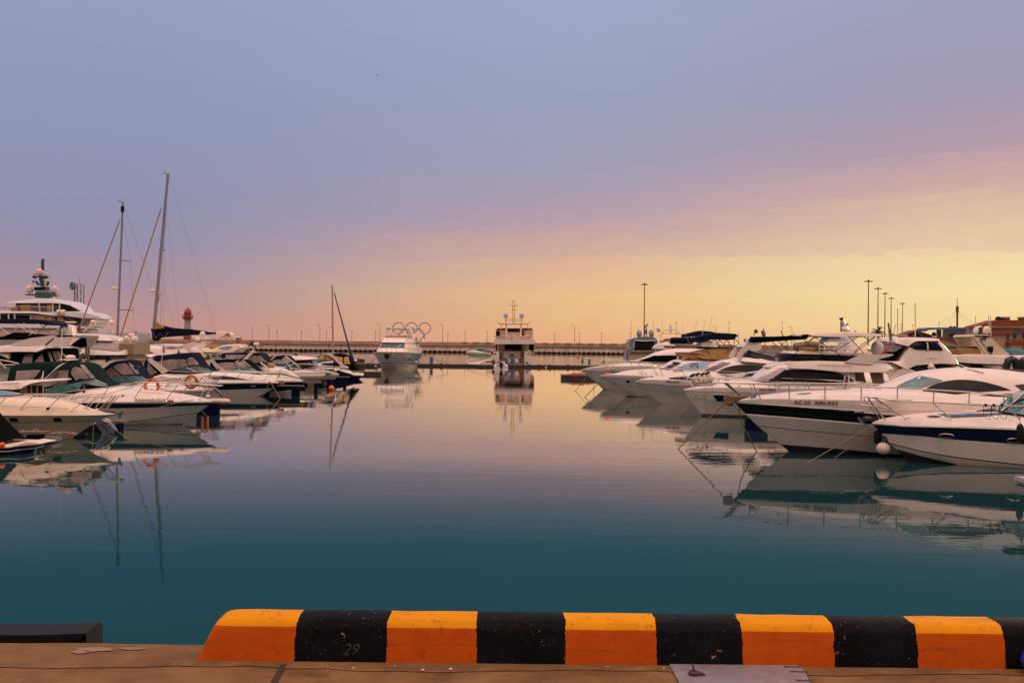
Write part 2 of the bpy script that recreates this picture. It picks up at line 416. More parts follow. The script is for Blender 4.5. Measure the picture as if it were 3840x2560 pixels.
        for v in bm.verts:
            u = (v.co.x-xa)/(xb-xa); w = (v.co.y-ya)/(yb-ya)
            px = x0+(x1-x0)*u; py = y0+(x1-x0)*u*slope+(y1-y0)*w
            l = s.B*.8
            for _ in range(7): ss, z = s.loc(px, py, l); l = .5*l+.5*la(ss, z)
            vs.append(s.W(ss, l+off, z))
        mb.add(vs, [tuple(v.index for v in f.verts) for f in bm.faces]); bm.free(); bpy.data.meshes.remove(me)
        return mb.build(name, m_ or TEXTM, s.root, smooth=False)
    def pts(s, tr, l): 
        out = []
        for px, py in q(tr):
            ll = l(0) if callable(l) else l
            for _ in range(4):
                ss, z = s.loc(px, py, ll); ll = l(ss) if callable(l) else l
            out.append(s.W(ss, ll, z))
        return out
    def tube(s, name, tr, l, r, m_=None, both=False, parent=None, n=6):
        mb = MB(); mb.tube(s.pts(tr, l), r, n); o = mb.build(name, m_ or STEEL, parent or s.root)
        if both:
            mb = MB(); P = s.pts(tr, l); mb.tube([p-s.nn*2*((p-s.o).dot(s.nn)) for p in P], r, n); mb.build(name, m_ or STEEL, parent or s.root)
        return o
    def plate(s, name, outline, l, th, m_, both=True, parent=None):
        P = s.pts(outline, l); mb = MB(); mb.prism(P, -s.nn*th); o = mb.build(name, m_, parent or s.root, angle=30)
        if both:
            mb = MB(); mb.prism([p-s.nn*2*((p-s.o).dot(s.nn)) for p in P], s.nn*th); mb.build(name, m_, parent or s.root, angle=30)
        return o
    def cross(s, name, outline, l, m_, parent=None):
        P = s.pts(outline, l); mb = MB(); mb.prism(P, -s.nn*2*l); return mb.build(name, m_, parent or s.root, angle=30)
    def rail(s, top, posts, lf=.9, lmin=.18, r=.016, mid=None, both=True):
        f = lambda ss: max(lf*s.beam(ss), lmin)
        mb = MB(); P = s.pts(top, f); mir = lambda p: p-s.nn*2*((p-s.o).dot(s.nn))
        # pulpit: join near and far top rail round the bow
        bowi = min(range(len(P)), key=lambda i: (P[i]-s.o).dot(s.a))
        if bowi != 0: P = P[::-1]
        full = [mir(p) for p in P[::-1]]+P if both else P
        mb.tube(full, r, 6); rl_ = mb.build('guard_rail', STEEL, s.root)
        if mid:
            mb = MB(); P2 = s.pts(mid, f); mb.tube(P2, r*.6, 5); mb.build('guard_wire', STEEL, s.root)
        for a in posts:
            A = s.pts(a, f); mb = MB(); mb.tube(A, r*.9, 6); mb.build('stanchion', STEEL, s.root)
            if both: mb = MB(); mb.tube([mir(p) for p in A], r*.9, 6); mb.build('stanchion', STEEL, s.root)
    def dome(s, name, cpx, wpx, hpx, l, m_=None, stalk=True, parent=None):
        """radome: bottom centre pixel, width and height in pixels"""
        (px, py), = q(cpx); ss, z = s.loc(px, py, l); P = s.W(ss, l, z); k = (P.y)/FPX; r = wpx*k/2; h = hpx*k
        mb = MB(); pr = [(r*.55, -.02), (r*.85, 0), (r*.98, h*.15), (r, h*.45)]+[(max(r*math.cos(t*math.pi/2), .002), h*.45+h*.55*math.sin(t*math.pi/2)) for t in (.2, .4, .6, .8, .93, 1)]
        mb.lathe(P, pr, 18); o = mb.build(name, m_ or GEL, parent or s.root, angle=50)
        if stalk: mb = MB(); mb.lathe(P-Vector((0, 0, h*.3)), [(r*.25, 0), (r*.25, h*.3)], 8); mb.build('radome_stalk', GEL, o)
        return o
    def port(s, cpx, wpx, hpx, m_=None, rim=True):
        (px, py), = q(cpx); l = s.B
        for _ in range(8): ss, z = s.loc(px, py, l); l = .5*l+.5*s.hl(ss, z)
        k = FPX/(s.W(ss, l, z).y); a, b = wpx/2/k, hpx/2/k; mb = MB(); n = 20
        ring = [(ss+a*math.cos(2*math.pi*i/n), z+b*math.sin(2*math.pi*i/n)) for i in range(n)]
        vs = [s.W(u, s.hl(u, v)+.012, v) for u, v in ring]+[s.W(u, s.hl(u, v)-.02, v) for u, v in ring]+[s.W(ss, s.hl(ss, z)+.012, z)]
        mb.add(vs, [(i, (i+1) % n, 2*n) for i in range(n)]+[(i, n+i, n+(i+1) % n, (i+1) % n) for i in range(n)])
        o = mb.build('porthole', m_ or GLASS, s.root)
        if rim:
            mb = MB(); mb.tube([s.W(u, s.hl(u, v)+.02, v) for u, v in ring+ring[:1]], .014, 5); mb.build('porthole_rim', STEEL, o)
        return o
    def mast(s, name, cpx0, cpx1, l, r, m_=None):
        return s.tube(name, cpx0+' '+cpx1, l, [r, r*.6] if not isinstance(r, list) else r, m_ or GEL)
def rope(label, pts, r=.016, m_=None, sag=.0, group='mooring lines'):
    P = [Vector(p) for p in pts]
    if len(P) == 2:
        a, b = P; P = [a.lerp(b, t/10)-Vector((0, 0, sag*4*(t/10)*(1-t/10))) for t in range(11)]
    mb = MB(); mb.tube(P, r, 6); return tag(mb.build('mooring_line', m_ or ROPE), label, 'rope', group)
# ================================================================== SETTING
HOR = lambda px: 1300+.0105*(px-1920)
# --- water
wm = bpy.data.materials.new('harbour_water'); wm.use_nodes = True; t = wm.node_tree; t.nodes.clear()
def TN(ty, **k):
    n = t.nodes.new(ty)
    for a, b in k.items(): setattr(n, a, b)
    return n
g = TN('ShaderNodeNewGeometry'); cd = TN('ShaderNodeCameraData')
def wnoise(sx, sy, sc, det=3):
    mp = TN('ShaderNodeMapping'); mp.inputs['Scale'].default_value = (sx, sy, 1); t.links.new(g.outputs['Position'], mp.inputs[0])
    n = TN('ShaderNodeTexNoise'); n.inputs['Scale'].default_value = sc; n.inputs['Detail'].default_value = det; t.links.new(mp.outputs[0], n.inputs['Vector']); return n.outputs[0]
b1 = TN('ShaderNodeBump'); b1.inputs['Strength'].default_value = 1; amp = TN('ShaderNodeMapRange'); amp.inputs[1].default_value = .35; amp.inputs[2].default_value = .65; amp.inputs[3].default_value = .0008; amp.inputs[4].default_value = .0055
t.links.new(wnoise(.35, 1.0, .09, 3), amp.inputs[0]); t.links.new(amp.outputs[0], b1.inputs['Distance'])
t.links.new(wnoise(.28, 1.0, 1.2, 3), b1.inputs['Height'])
b0 = TN('ShaderNodeBump'); b0.inputs['Strength'].default_value = 1; b0.inputs['Distance'].default_value = .013
t.links.new(wnoise(.25, 1.0, .16, 4), b0.inputs['Height']); t.links.new(b0.outputs[0], b1.inputs['Normal'])
b2 = TN('ShaderNodeBump'); b2.inputs['Strength'].default_value = 1; b2.inputs['Distance'].default_value = .00035
t.links.new(wnoise(.6, 1.2, 6.0, 2), b2.inputs['Height']); t.links.new(b1.outputs[0], b2.inputs['Normal'])
# beyond the outer pontoon the basin is a little rougher
far = TN('ShaderNodeMapRange'); far.inputs[1].default_value = 165; far.inputs[2].default_value = 185; far.inputs[3].default_value = 0; far.inputs[4].default_value = .05
sp_ = TN('ShaderNodeSeparateXYZ'); t.links.new(g.outputs['Position'], sp_.inputs[0]); t.links.new(sp_.outputs[1], far.inputs[0])
b3 = TN('ShaderNodeBump'); b3.inputs['Strength'].default_value = 1; t.links.new(far.outputs[0], b3.inputs['Distance'])
t.links.new(wnoise(.5, 1, .8, 5), b3.inputs['Height']); t.links.new(b2.outputs[0], b3.inputs['Normal'])
fr = TN('ShaderNodeFresnel'); fr.inputs[0].default_value = 1.31; t.links.new(b3.outputs[0], fr.inputs['Normal'])
rp = TN('ShaderNodeValToRGB'); el = rp.color_ramp.elements
el[0].position = 0.0; el[0].color = (.06, .40, .50, 1); el[1].position = 1.0; el[1].color = (1, 1, 1, 1)
for p, c in ((.20, (.04, .24, .27)), (.30, (.11, .32, .36)), (.42, (.64, .59, .56)), (.51, (.98, .91, .85))):
    e = el.new(p); e.color = (*c, 1)
t.links.new(fr.outputs[0], rp.inputs[0])
gl = TN('ShaderNodeBsdfGlossy'); gl.inputs['Roughness'].default_value = .004; t.links.new(rp.outputs[0], gl.inputs[0]); t.links.new(b3.outputs[0], gl.inputs['Normal'])
df = TN('ShaderNodeBsdfDiffuse'); df.inputs[0].default_value = (.012, .052, .060, 1)
ms = TN('ShaderNodeMixShader'); t.links.new(MATH('MULTIPLY', fr.outputs[0], 1.27, clamp=True, tree=t), ms.inputs[0]); t.links.new(df.outputs[0], ms.inputs[1]); t.links.new(gl.outputs[0], ms.inputs[2])
ou = TN('ShaderNodeOutputMaterial'); t.links.new(ms.outputs[0], ou.inputs[0])
mb = MB(); mb.add([(-2600, 5.85, 0), (2600, 5.85, 0), (2600, 6000, 0), (-2600, 6000, 0)], [(0, 1, 2, 3)])
struct('water', mb, wm, smooth=False)
mb = MB(); mb.add([(-2600, -300, -3), (2600, -300, -3), (2600, 6000, -3), (-2600, 6000, -3)], [(0, 1, 2, 3)])
struct('seabed', mb, mat('seabed_mud', (.02, .03, .03), .9), smooth=False)

# --- quay under the photographer
ZQ = 1.95; YE = 5.80
CONC = mat('quay_concrete', (.165, .090, .036), .85, var=.38, scale=2.3, bump=1.0, dirt=((.050, .028, .014), .85, 2.2, (1, 1.5, 1)), spec=.2)
CONC2 = mat('quay_edge_concrete', (.18, .095, .040), .85, var=.25, scale=2.5, bump=.6, dirt=((.07, .04, .02), .7, 5, (1, 3, 1)), spec=.2)
mb = MB(); mb.box((0, (YE-.05-40)/2, ZQ/2-1.5), (120, YE-.05+40, ZQ+3))
struct('quay_ground', mb, CONC, smooth=False)
mb = MB(); xs = np.linspace(-60, 60, 601); vs = []
for x in xs:
    j = (.012*math.sin(x*9)+.010*math.sin(x*23+1)+.006*math.sin(x*57)) if x < -1.75 else 0
    vs += [(x, YE-.42+.03*math.sin(x*3.1)+.012*math.sin(x*17), ZQ+.004), (x, YE-.01+j, ZQ+.004), (x, YE+.02+j*.6, ZQ-.03), (x, YE+.02, -1)]
mb.add(vs, [(i*4+k, i*4+k+1, i*4+4+k+1, i*4+4+k) for i in range(600) for k in range(3)])
struct('quay_edge', mb, CONC, smooth=False)
# worn whitewash on the edge, and the expansion joint
def flatpoly(name, px, z, m_, kind='structure', h=.0, label=None, cat=None):
    P = [onz(a, b, z) for a, b in q(px)]; mb = MB()
    mb.prism(P, (0, 0, h or .002)); o = mb.build(name, m_, smooth=False)
    if kind: o['kind'] = kind
    if label: tag(o, label, cat)
    return o
def blot(cx, cy, rx, ry, seed, n=26):
    rr = random.Random(seed); return [(cx+rx*math.cos(2*math.pi*i/n)*rr.uniform(.72, 1.1), cy+ry*math.sin(2*math.pi*i/n)*rr.uniform(.7, 1.1)) for i in range(n)]
LIME = mat('limewash', (.21, .145, .105), .8, var=.25, scale=14, dirt=((.2, .12, .07), .8, 12, (1, 1, 1)))
mb = MB()
for a in ((355, 2433, 80, 9, 1), (300, 2443, 40, 6, 2), (500, 2430, 55, 5, 3)):
    P = [onz(x, y, ZQ+.0085) for x, y in blot(*a)]; mb.prism([p for p in P if p.y < YE-.004] if sum(p.y < YE-.004 for p in P) > 3 else P[:3], (0, 0, .001))
struct('whitewash_patch', mb, LIME, smooth=False)
flatpoly('expansion_joint', [(1052, 2490), (1074, 2488), (1018, 2600), (992, 2600)], ZQ+.0065, mat('joint_tar', (.03, .018, .01), .9, var=.5, scale=20))
PLM = mat('galvanised_plate', (.26, .24, .28), .5, metal=.35, var=.25, scale=3, dirt=((.2, .11, .06), .8, 5, (1, 1, 1)))
rt = empty('steel_plate', onz(2760, 2560, ZQ), 'grey steel cover plate lying on the quay below the striped kerb', 'plate')
mb = MB(); P = [onz(a, b, ZQ+.006) for a, b in ((2508, 2488), (2985, 2492), (3006, 2506), (3020, 2524), (3075, 2640), (2590, 2640))]; mb.prism(P, (0, 0, .006)); mb.build('cover', PLM, rt, smooth=False)
for k, yy in enumerate((2496, 2514, 2548)):
    P = [onz(2940+k*22, yy, ZQ+.0125), onz(3002+k*26, yy+2, ZQ+.0125), onz(3002+k*26, yy+5, ZQ+.0125), onz(2940+k*22, yy+4, ZQ+.0125)]
    mb = MB(); mb.prism(P, (0, 0, .002)); mb.build('weld_seam', mat('weld_dark', (.03, .025, .03), .7), rt, smooth=False)
c = onz(2603, 2528, ZQ+.012); rt = empty('bolt_stub', c, 'small rusty bolt stub standing on the grey steel plate', 'bolt')
mb = MB(); mb.lathe(c, [(.030, 0), (.034, .012), (.022, .022)], 8); mb.tube([c+Vector((0, 0, .01)), c+Vector((-.006, 0, .045)), c+Vector((-.012, .004, .060))], [.008, .005, .002], 5); mb.tube([c+Vector((.02, 0, .012)), c+Vector((.055, -.012, .006))], [.008, .004], 5)
mb.build('stub', mat('rust', (.05, .028, .022), .8, var=.3, scale=30), rt)
mb = MB(); mb.tube([c+Vector((.03, -.01, .012)), c+Vector((.055, -.014, .006))], [.009, .005], 5); mb.build('washer', mat('rust', (.05, .028, .022)), rt)
rnd = random.Random(3)
for x, y, r in ((1325, 2505, .009), (1585, 2513, .011), (2489, 2506, .008), (1480, 2497, .006), (1230, 2512, .005), (1690, 2510, .012), (2280, 2500, .006)):
    c = onz(x, y, ZQ+.004); mb = MB(); mb.ball(c+Vector((0, 0, r*.4)), r, .55, 8)
    tag(mb.build('pebble', mat('pebble', (.45, .36, .30), .7, var=.3, scale=40)), 'tiny pebble on the brown quay in front of the striped kerb', 'pebble', 'pebbles on the quay')

# --- striped kerb
km = bpy.data.materials.new('kerb_paint'); km.use_nodes = True; t = km.node_tree; b = t.nodes['Principled BSDF']; b.inputs['Roughness'].default_value = .62; b.inputs['Specular IOR Level'].default_value = .05
tcn = TN('ShaderNodeNewGeometry'); sx = TN('ShaderNodeSeparateXYZ'); t.links.new(tcn.outputs['Position'], sx.inputs[0])
def NZ(sc, det=5, ro=.6, st=(1, 1, 1)):
    mp = TN('ShaderNodeMapping'); mp.inputs['Scale'].default_value = st; t.links.new(tcn.outputs['Position'], mp.inputs[0])
    n = TN('ShaderNodeTexNoise'); n.inputs['Scale'].default_value = sc; n.inputs['Detail'].default_value = det; n.inputs['Roughness'].default_value = ro; t.links.new(mp.outputs[0], n.inputs['Vector']); return n.outputs[0]
wob = MATH('MULTIPLY', MATH('SUBTRACT', NZ(9), .5, tree=t), .03, tree=t)
wob2 = MATH('MULTIPLY', MATH('SUBTRACT', NZ(60), .5, tree=t), .014, tree=t)
xw = MATH('ADD', MATH('ADD', sx.outputs[0], wob, tree=t), wob2, tree=t)
edges = [(p-1920)*5.53/3733 for p in (1123, 1464, 1799, 2132, 2472, 2792, 3136, 3447, 3773)]
while edges[-1] < 8: edges.append(edges[-1]+.505)
acc = None
for i, e in enumerate(edges):
    st = MATH('GREATER_THAN', xw, e, tree=t)
    acc = st if acc is None else MATH('ADD' if i % 2 == 0 else 'SUBTRACT', acc, st, tree=t)
def MIX(f, a, b_):
    n = TN('ShaderNodeMix'); n.data_type = 'RGBA'; t.links.new(f, n.inputs[0])
    for i, v in ((6, a), (7, b_)):
        if isinstance(v, tuple): n.inputs[i].default_value = (*v, 1)
        else: t.links.new(v, n.inputs[i])
    return n.outputs[2]
def MR(v, a, b_, c_=0., d_=1.):
    n = TN('ShaderNodeMapRange'); t.links.new(v, n.inputs[0])
    for i, x in enumerate((a, b_, c_, d_)): n.inputs[1+i].default_value = x
    return n.outputs[0]
yel = MIX(MR(NZ(3), .35, .7), (.66, .27, .006), (.60, .23, .006))
scuf = MR(NZ(4.5, 7, .7, (.5, 1, 7)), .56, .70, 0, .55)
front_shade = MIX(MR(NZ(6), .35, .7), (.46, .085, .006), (.38, .062, .006))  # front-face orange, darkened to carry that face's shade
coat = MATH('GREATER_THAN', MATH('ADD', sx.outputs[2], MATH('MULTIPLY', MATH('SUBTRACT', NZ(25), .5, tree=t), .006, tree=t), tree=t), ZQ+.186, tree=t)  # height mask, wobbly edge: shade orange below the chamfer, yellow above
yel = MIX(coat, front_shade, yel)  # coat here is the height mask for the painted front-face shade
yel = MIX(scuf, yel, (.14, .05, .014))
yel = MIX(MR(NZ(14, 9, .75, (1, 1, .7)), .57, .70, 0, .7), yel, (.10, .035, .012))
yel = MIX(MR(NZ(48, 9, .8), .64, .67, 0, .8), yel, (.05, .03, .02))

blk = MIX(MR(NZ(4), .35, .7), (.0025, .003, .005), (.008, .008, .010))
blk = MIX(MR(NZ(26, 9, .78), .645, .66, 0, 1), blk, (.42, .27, .12))
blk = MIX(MR(NZ(11, 9, .8, (1, 1, 1.4)), .635, .65, 0, .9), blk, (.34, .20, .085))
blk = MIX(MR(NZ(70, 8, .75), .64, .67, 0, .8), blk, (.20, .13, .08))
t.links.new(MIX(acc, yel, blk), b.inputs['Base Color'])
bp = TN('ShaderNodeBump'); bp.inputs['Strength'].default_value = .6; bp.inputs['Distance'].default_value = .006; t.links.new(NZ(18, 8, .65), bp.inputs['Height']); t.links.new(bp.outputs[0], b.inputs['Normal'])
sec = [(5.500, 0), (5.530, .17), (5.537, .186), (5.560, .214), (5.572, .220), (5.66, .224), (5.735, .224), (5.757, .214), (5.77, .18), (5.785, 0)]
xl = (745-1920)*5.5/3733; mb = MB(); vs = []; ex = [(0, .0), (.03, .28), (.062, .60), (.085, .80), (.105, .91), (.135, .97), (.18, 1.0)]+[(.18+i*.12, 1.0) for i in range(1, 80)]
rk = random.Random(5)
for dx, hs in ex:
    for k, (y, z) in enumerate(sec):
        jz = rk.uniform(-.0022, .0022) if hs == 1 else 0
        vs.append((xl+dx, y+(rk.uniform(-.002, .002) if 0 < k < 9 else 0)+(.02*(1-hs) if k == 0 else 0), ZQ+.004+z*hs+(jz if k else 0)))
n = len(sec); mb.add(vs, [(i*n+k, i*n+k+1, (i+1)*n+k+1, (i+1)*n+k) for i in range(len(ex)-1) for k in range(n-1)])
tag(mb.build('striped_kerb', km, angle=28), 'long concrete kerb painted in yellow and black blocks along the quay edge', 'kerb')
# chalked 29 on the first black block
cu = bpy.data.curves.new('c', 'FONT'); cu.body = '29'; cu.size = .085; cu.shear = .35
ko = bpy.data.objects['striped_kerb']
tt = bpy.data.objects.new('t', cu); COL.objects.link(tt); bpy.context.view_layer.update()
me = bpy.data.meshes.new_from_object(tt.evaluated_get(bpy.context.evaluated_depsgraph_get())); bpy.data.objects.remove(tt)
mb = MB(); o_ = at(1283, 2452, 5.51); mb.add([(o_.x+v.co.x, 5.497+(o_.z+v.co.y-ZQ)*.176, o_.z+v.co.y) for v in me.vertices], [tuple(p.vertices) for p in me.polygons])
e = mb.build('chalk_number', mat('chalk', (.026, .025, .023), .9), smooth=False); e.parent = ko; e.location = e.location-ko.location

# --- rubber quay fender at the left
rt = empty('rubber_fender', (at(180, 2360, 5.95).x, 5.95, 1.9), 'black hollow rubber fender bolted to the quay edge left of the kerb', 'fender')
x0, x1 = at(-260, 2340, 6.0).x, at(350, 2340, 6.0).x
mb = MB(); zt = 1.975
P = lambda x, y, z: (x, y, z)
arc = lambda x: .035*((x-x0)/(x1-x0)-.5)**2
N_ = 14; vs = []
for i in range(N_+1):
    x = x0+(x1-x0)*i/N_; dz = arc(x)*2
    vs += [(x, 5.90, zt+dz-.01), (x, 6.10, zt+dz), (x, 6.14, zt+dz-.03), (x, 6.14, zt-.5), (x, 6.04, zt-.5), (x, 6.04, zt+dz-.055), (x, 5.90, zt+dz-.055)]
mb.add(vs, [(i*7+k, i*7+(k+1) % 7, (i+1)*7+(k+1) % 7, (i+1)*7+k) for i in range(N_) for k in range(7)]+[tuple(range(7)), tuple(N_*7+k for k in range(7))])
mb.box((x1-.012, 6.0, zt-.12), (.03, .20, .22)); mb.build('rubber_body', RUB, rt)
mb = MB(); a = at(180, 2398, 5.94); mb.box((a.x, 5.96, a.z-.02), (.18, .05, .03)); mb.box((a.x, 5.98, a.z+.008), (.14, .03, .02)); mb.build('bracket', mat('bracket_grey', (.07, .07, .06), .6, metal=.3), rt)
# --- blue thing half out of the frame at the right
c = at(3882, 2448, 5.42); rt = empty('blue_ball', (c.x, c.y, ZQ), 'blue plastic ball in front of the kerb, cut by the right edge of the picture', 'ball')
mb = MB(); mb.ball((c.x, c.y, ZQ+.075), .072, 1.0, 20); mb.build('shell', mat('ball_blue', (.02, .02, .30), .4), rt)
mb = MB(); mb.torus((c.x, c.y, ZQ+.075), .073, .003, (0, 0, 1)); mb.build('seam', mat('ball_blue', (.02, .02, .30)), rt)

# --- breakwater
YB = 552; BW = empty('breakwater', (0, YB, 0), 'long concrete breakwater wall with parapet and black fenders across the horizon', 'breakwater')
BWM = mat('breakwater_concrete', (.78, .62, .55), .85, var=.18, scale=.35, stretch=(1, 1, .3), dirt=((.14, .09, .07), .75, .9, (1.1, 1, .10)))
BWT = mat('breakwater_parapet', (.38, .24, .17), .9, var=.2, scale=.3, dirt=((.1, .07, .05), .6, .5, (.4, 1, 1)))
BWL = mat('ledge_stains', (.34, .24, .19), .9, var=.5, scale=1.2, dirt=((.01, .01, .01), 1.0, 1.1, (.8, 1, 1)))
XA, XB = (500-1920)/FPX*YB, (3420-1920)/FPX*YB
mb = MB(); mb.box(((XA+XB)/2, YB+3, 1.7), (XB-XA, 6, 4.6)); o = mb.build('wall', BWM, BW, smooth=False)
x = XA+6; pj = None
while x < XB:
    if pj is None: mb = MB(); mb.box((x, YB-.04, 2.1), (.16, .1, 3.8)); pj = mb.build('panel_joint', mat('joint_dark', (.16, .11, .09), .9), o, smooth=False); x0j = x  # dark strips marking the wall's panel joints
    else: f = pj.copy(); COL.objects.link(f); f.parent = o; f.location = (x-x0j, 0, 0)
    x += 7.3
mb = MB(); mb.box(((XA+XB)/2, YB+2.6, 4.05), (XB-XA, 7.0, .28)); mb.build('ledge', BWL, BW, smooth=False)
mb = MB(); x = XA; rb = random.Random(11)
while x < XB:
    if rb.random() < .75: mb.box((x, YB-.6, 3.85), (rb.uniform(.2, .5), .5, rb.uniform(.1, .3)))
    x += rb.uniform(.5, 1.7)
s_ = mb.build('drain_spouts', mat('spout_dark', (.12, .085, .07), .9), BW, smooth=False); s_['kind'] = 'stuff'
mb = MB(); mb.box(((XA+XB)/2, YB+3.2, 5.05), (XB-XA, 1.6, 1.75)); mb.build('parapet', BWT, BW, smooth=False)
mb = MB(); mb.box(((XA+XB)/2, YB-.35, .95), (XB-XA, .9, .3)); mb.build('walkway_beam', mat('beam_ochre', (.25, .16, .09), .8, var=.4, scale=.8), BW, smooth=False)
mb = MB(); mb.box(((XA+XB)/2, YB-.15, .1), (XB-XA, .5, .55)); mb.build('waterline_band', mat('wet_concrete', (.02, .022, .022), .6, var=.3), BW, smooth=False)
fm = None; cnt = 0; px = 906
while px < 2500 and cnt < 90:
    x = (px-1920)/FPX*YB
    if fm is None:
        mb = MB(); mb.box((x, YB-.75, .72), (1.1, .8, 1.25)); mb.box((x, YB-.75, .72), (.8, .95, .9)); fm = mb.build('fender', RUB, BW, smooth=False); x00 = x
    else:
        f = fm.copy(); COL.objects.link(f); f.parent = BW; f.location = (x-x00, 0, 0)
    px += 18.6; cnt += 1
# parapet blocks painted white on the outer part
pb = None
for i in range(34):
    px = 1742+i*43.2
    if px > 3160: break
    x = (px-1920)/FPX*YB
    if pb is None:
        mb = MB(); mb.box((x, YB+2.2, 5.98), (3.4, .5, .42)); mb.box((x, YB+2.2, 6.2), (3.2, .6, .06)); pb = mb.build('parapet_block', mat('painted_block', (.52, .45, .50), .8, var=.15), BW, smooth=False); x00 = x
    else: f = pb.copy(); COL.objects.link(f); f.parent = BW; f.location = (x-x00, 0, 0)
# lamps along the breakwater
def lampmesh(px, py, arm, Yl, zb, r=.11):
    T = at(px, py, Yl); b_ = Vector((T.x, Yl, zb))
    return T, b_
LP = [(947, 1230, 0, 'beside the blue life ring gantry of the left yachts'), (1009, 1217, 1, 'over the navy canopies on the left'), (1039, 1240, 0, 'just right of a tall one, above the left boats'), (1131, 1240, 0, 'left of the small mast'),
      (1200, 1217, 1, 'tall and bent, left of the small mast'), (1224, 1240, 0, 'close to the left of the small mast'), (1320, 1241, 0, 'right above the standing person'), (1409, 1241, 0, 'left of the bow-on yacht, the shorter one'),
      (1425, 1216, 1, 'bent over just left of the bow-on yacht'), (1660, 1216, 1, 'bent over right of the big rings'), (1680, 1243, 0, 'short, right beside a bent one, right of the rings'), (1744, 1243, 0, 'short, above the small speedboat'),
      (1827, 1244, 0, 'short, left of the stern-on white yacht'), (2080, 1246, 0, 'short, first right of the stern-on white yacht'), (2155, 1220, 1, 'taller and bent, right of the stern-on white yacht'), (2173, 1247, 0, 'short, close to the right of a bent one'),
      (2256, 1247, 0, 'short, above the life ring stand'), (2363, 1247, 0, 'short, left of the silver yacht'), (2536, 1207, 0, 'tall, between the two rearward white yachts'), (2685, 1223, 1, 'bent, over the navy sun roof'), (2734, 1207, 0, 'tall, behind the right end of the navy roof'),
      (2769, 1250, 0, 'short, right of the navy roof'), (2870, 1250, 0, 'short, over the dark green roof'), (2933, 1207, 0, 'tall, over the middle of the dark green roof'), (2970, 1225, 1, 'right neighbour of the tall one over the dark roof'), (2980, 1252, 0, 'short, over the end of the dark roof'),
      (3332, 1211, 0, 'tall, among the floodlight masts'), (3379, 1215, 0, 'beside the last floodlight mast'), (3423, 1218, 0, 'between the floodlights and the blue building'), (3522, 1209, 0, 'in front of the blue building')]
LMM = mat('lamp_post_metal', (.13, .09, .075), .6, metal=.2)
for i, (px, py, arm, d_) in enumerate(LP):
    T = at(px, py, YB+3.4); zb = 5.9
    rt = empty('street_lamp', (T.x, YB+3.4, zb), 'thin lamp post on the breakwater '+d_, 'lamp post', 'lamp posts on the breakwater')
    mb = MB()
    if arm: mb.tube([(T.x, YB+3.4, zb), (T.x, YB+3.4, T.z-1.3), (T.x-.25, YB+3.4, T.z-.5), (T.x-.9, YB+3.4, T.z)], [.16, .11, .09, .07], 6)
    else: mb.tube([(T.x, YB+3.4, zb), (T.x, YB+3.4, T.z)], [.14, .09], 6)
    mb.build('pole', LMM, rt); mb = MB()
    mb.box((T.x-(1.2 if arm else 0), YB+3.4, T.z), (1.0 if arm else .5, .4, .22 if arm else .4)); mb.build('lamp_head', LMM, rt, smooth=False)
# lighthouse
YL = 600; c = at(703, 1280, YL); k = YL/FPX
rt = empty('lighthouse', (c.x, YL, 0), 'small white lighthouse with a red domed lantern behind the moored boats', 'lighthouse')
zz_ = lambda py: at(703, py, YL).z
LHW = mat('lighthouse_white', (.42, .34, .33), .8, var=.15, scale=.4, dirt=((.3, .2, .17), .7, .8, (1, 1, .2))); LHR = mat('lighthouse_red', (.26, .035, .016), .6, var=.2, scale=.6)
mb = MB(); mb.lathe((c.x, YL, 0), [(13*k, 0), (13*k, zz_(1256)), (12.5*k, zz_(1250)), (12*k, zz_(1200)), (15*k, zz_(1194))], 20); mb.build('tower', LHW, rt)
mb = MB(); mb.lathe((c.x, YL, 0), [(15*k, zz_(1274)), (15*k, zz_(1260)), (14*k, zz_(1258))], 20); mb.build('base_band', LHR, rt)
mb = MB(); mb.lathe((c.x, YL, 0), [(18*k, zz_(1196)), (19.5*k, zz_(1192)), (19.5*k, zz_(1189))], 20); g_ = mb.build('gallery', LHR, rt)
mb = MB()
for i in range(16):
    a_ = i*math.pi/8; mb.tube([(c.x+19*k*math.cos(a_), YL+19*k*math.sin(a_), zz_(1190)), (c.x+19*k*math.cos(a_), YL+19*k*math.sin(a_), zz_(1181))], .1, 4)
mb.torus((c.x, YL, zz_(1181)), 19*k, .1, (0, 0, 1)); mb.build('gallery_rail', LHR, g_)
mb = MB(); mb.lathe((c.x, YL, 0), [(13.5*k, zz_(1190)), (13.5*k, zz_(1173)), (14*k, zz_(1172)), (12*k, zz_(1164)), (8*k, zz_(1159)), (3*k, zz_(1157)), (2*k, zz_(1153)), (.4*k, zz_(1150))], 20); mb.build('lantern', LHR, rt)

# --- pontoons
PT = mat('pontoon_side', (.035, .032, .028), .7, var=.4, scale=1.5, stretch=(.5, 1, 2))
def pontoon(name, x0, x1, y0, y1, label, ztop=.75, cat='pontoon', top=WOOD, side=PT, grp='pontoons'):
    rt = empty(name, ((x0+x1)/2, y0, 0), label, cat, grp)
    mb = MB(); mb.box(((x0+x1)/2, (y0+y1)/2, ztop-.06), (x1-x0, y1-y0, .12)); mb.build('deck_boards', top, rt, smooth=False)
    mb = MB(); mb.box(((x0+x1)/2, (y0+y1)/2, ztop/2-.25), (x1-x0-.1, y1-y0-.1, ztop+.35)); x = x0+1
    while x < x1: mb.box((x, y0+.02, ztop*.62), (.14, .1, ztop*.35)); x += 2.0
    mb.build('float', side, rt, smooth=False)
    return rt
X165 = lambda px, Y=180: (px-1920)/FPX*Y
pontoon('pontoon', X165(1325), X165(2520), 180, 183.4, 'long wooden pontoon crossing the basin by the two central yachts', .45)
mb = MB(); x = X165(1440)
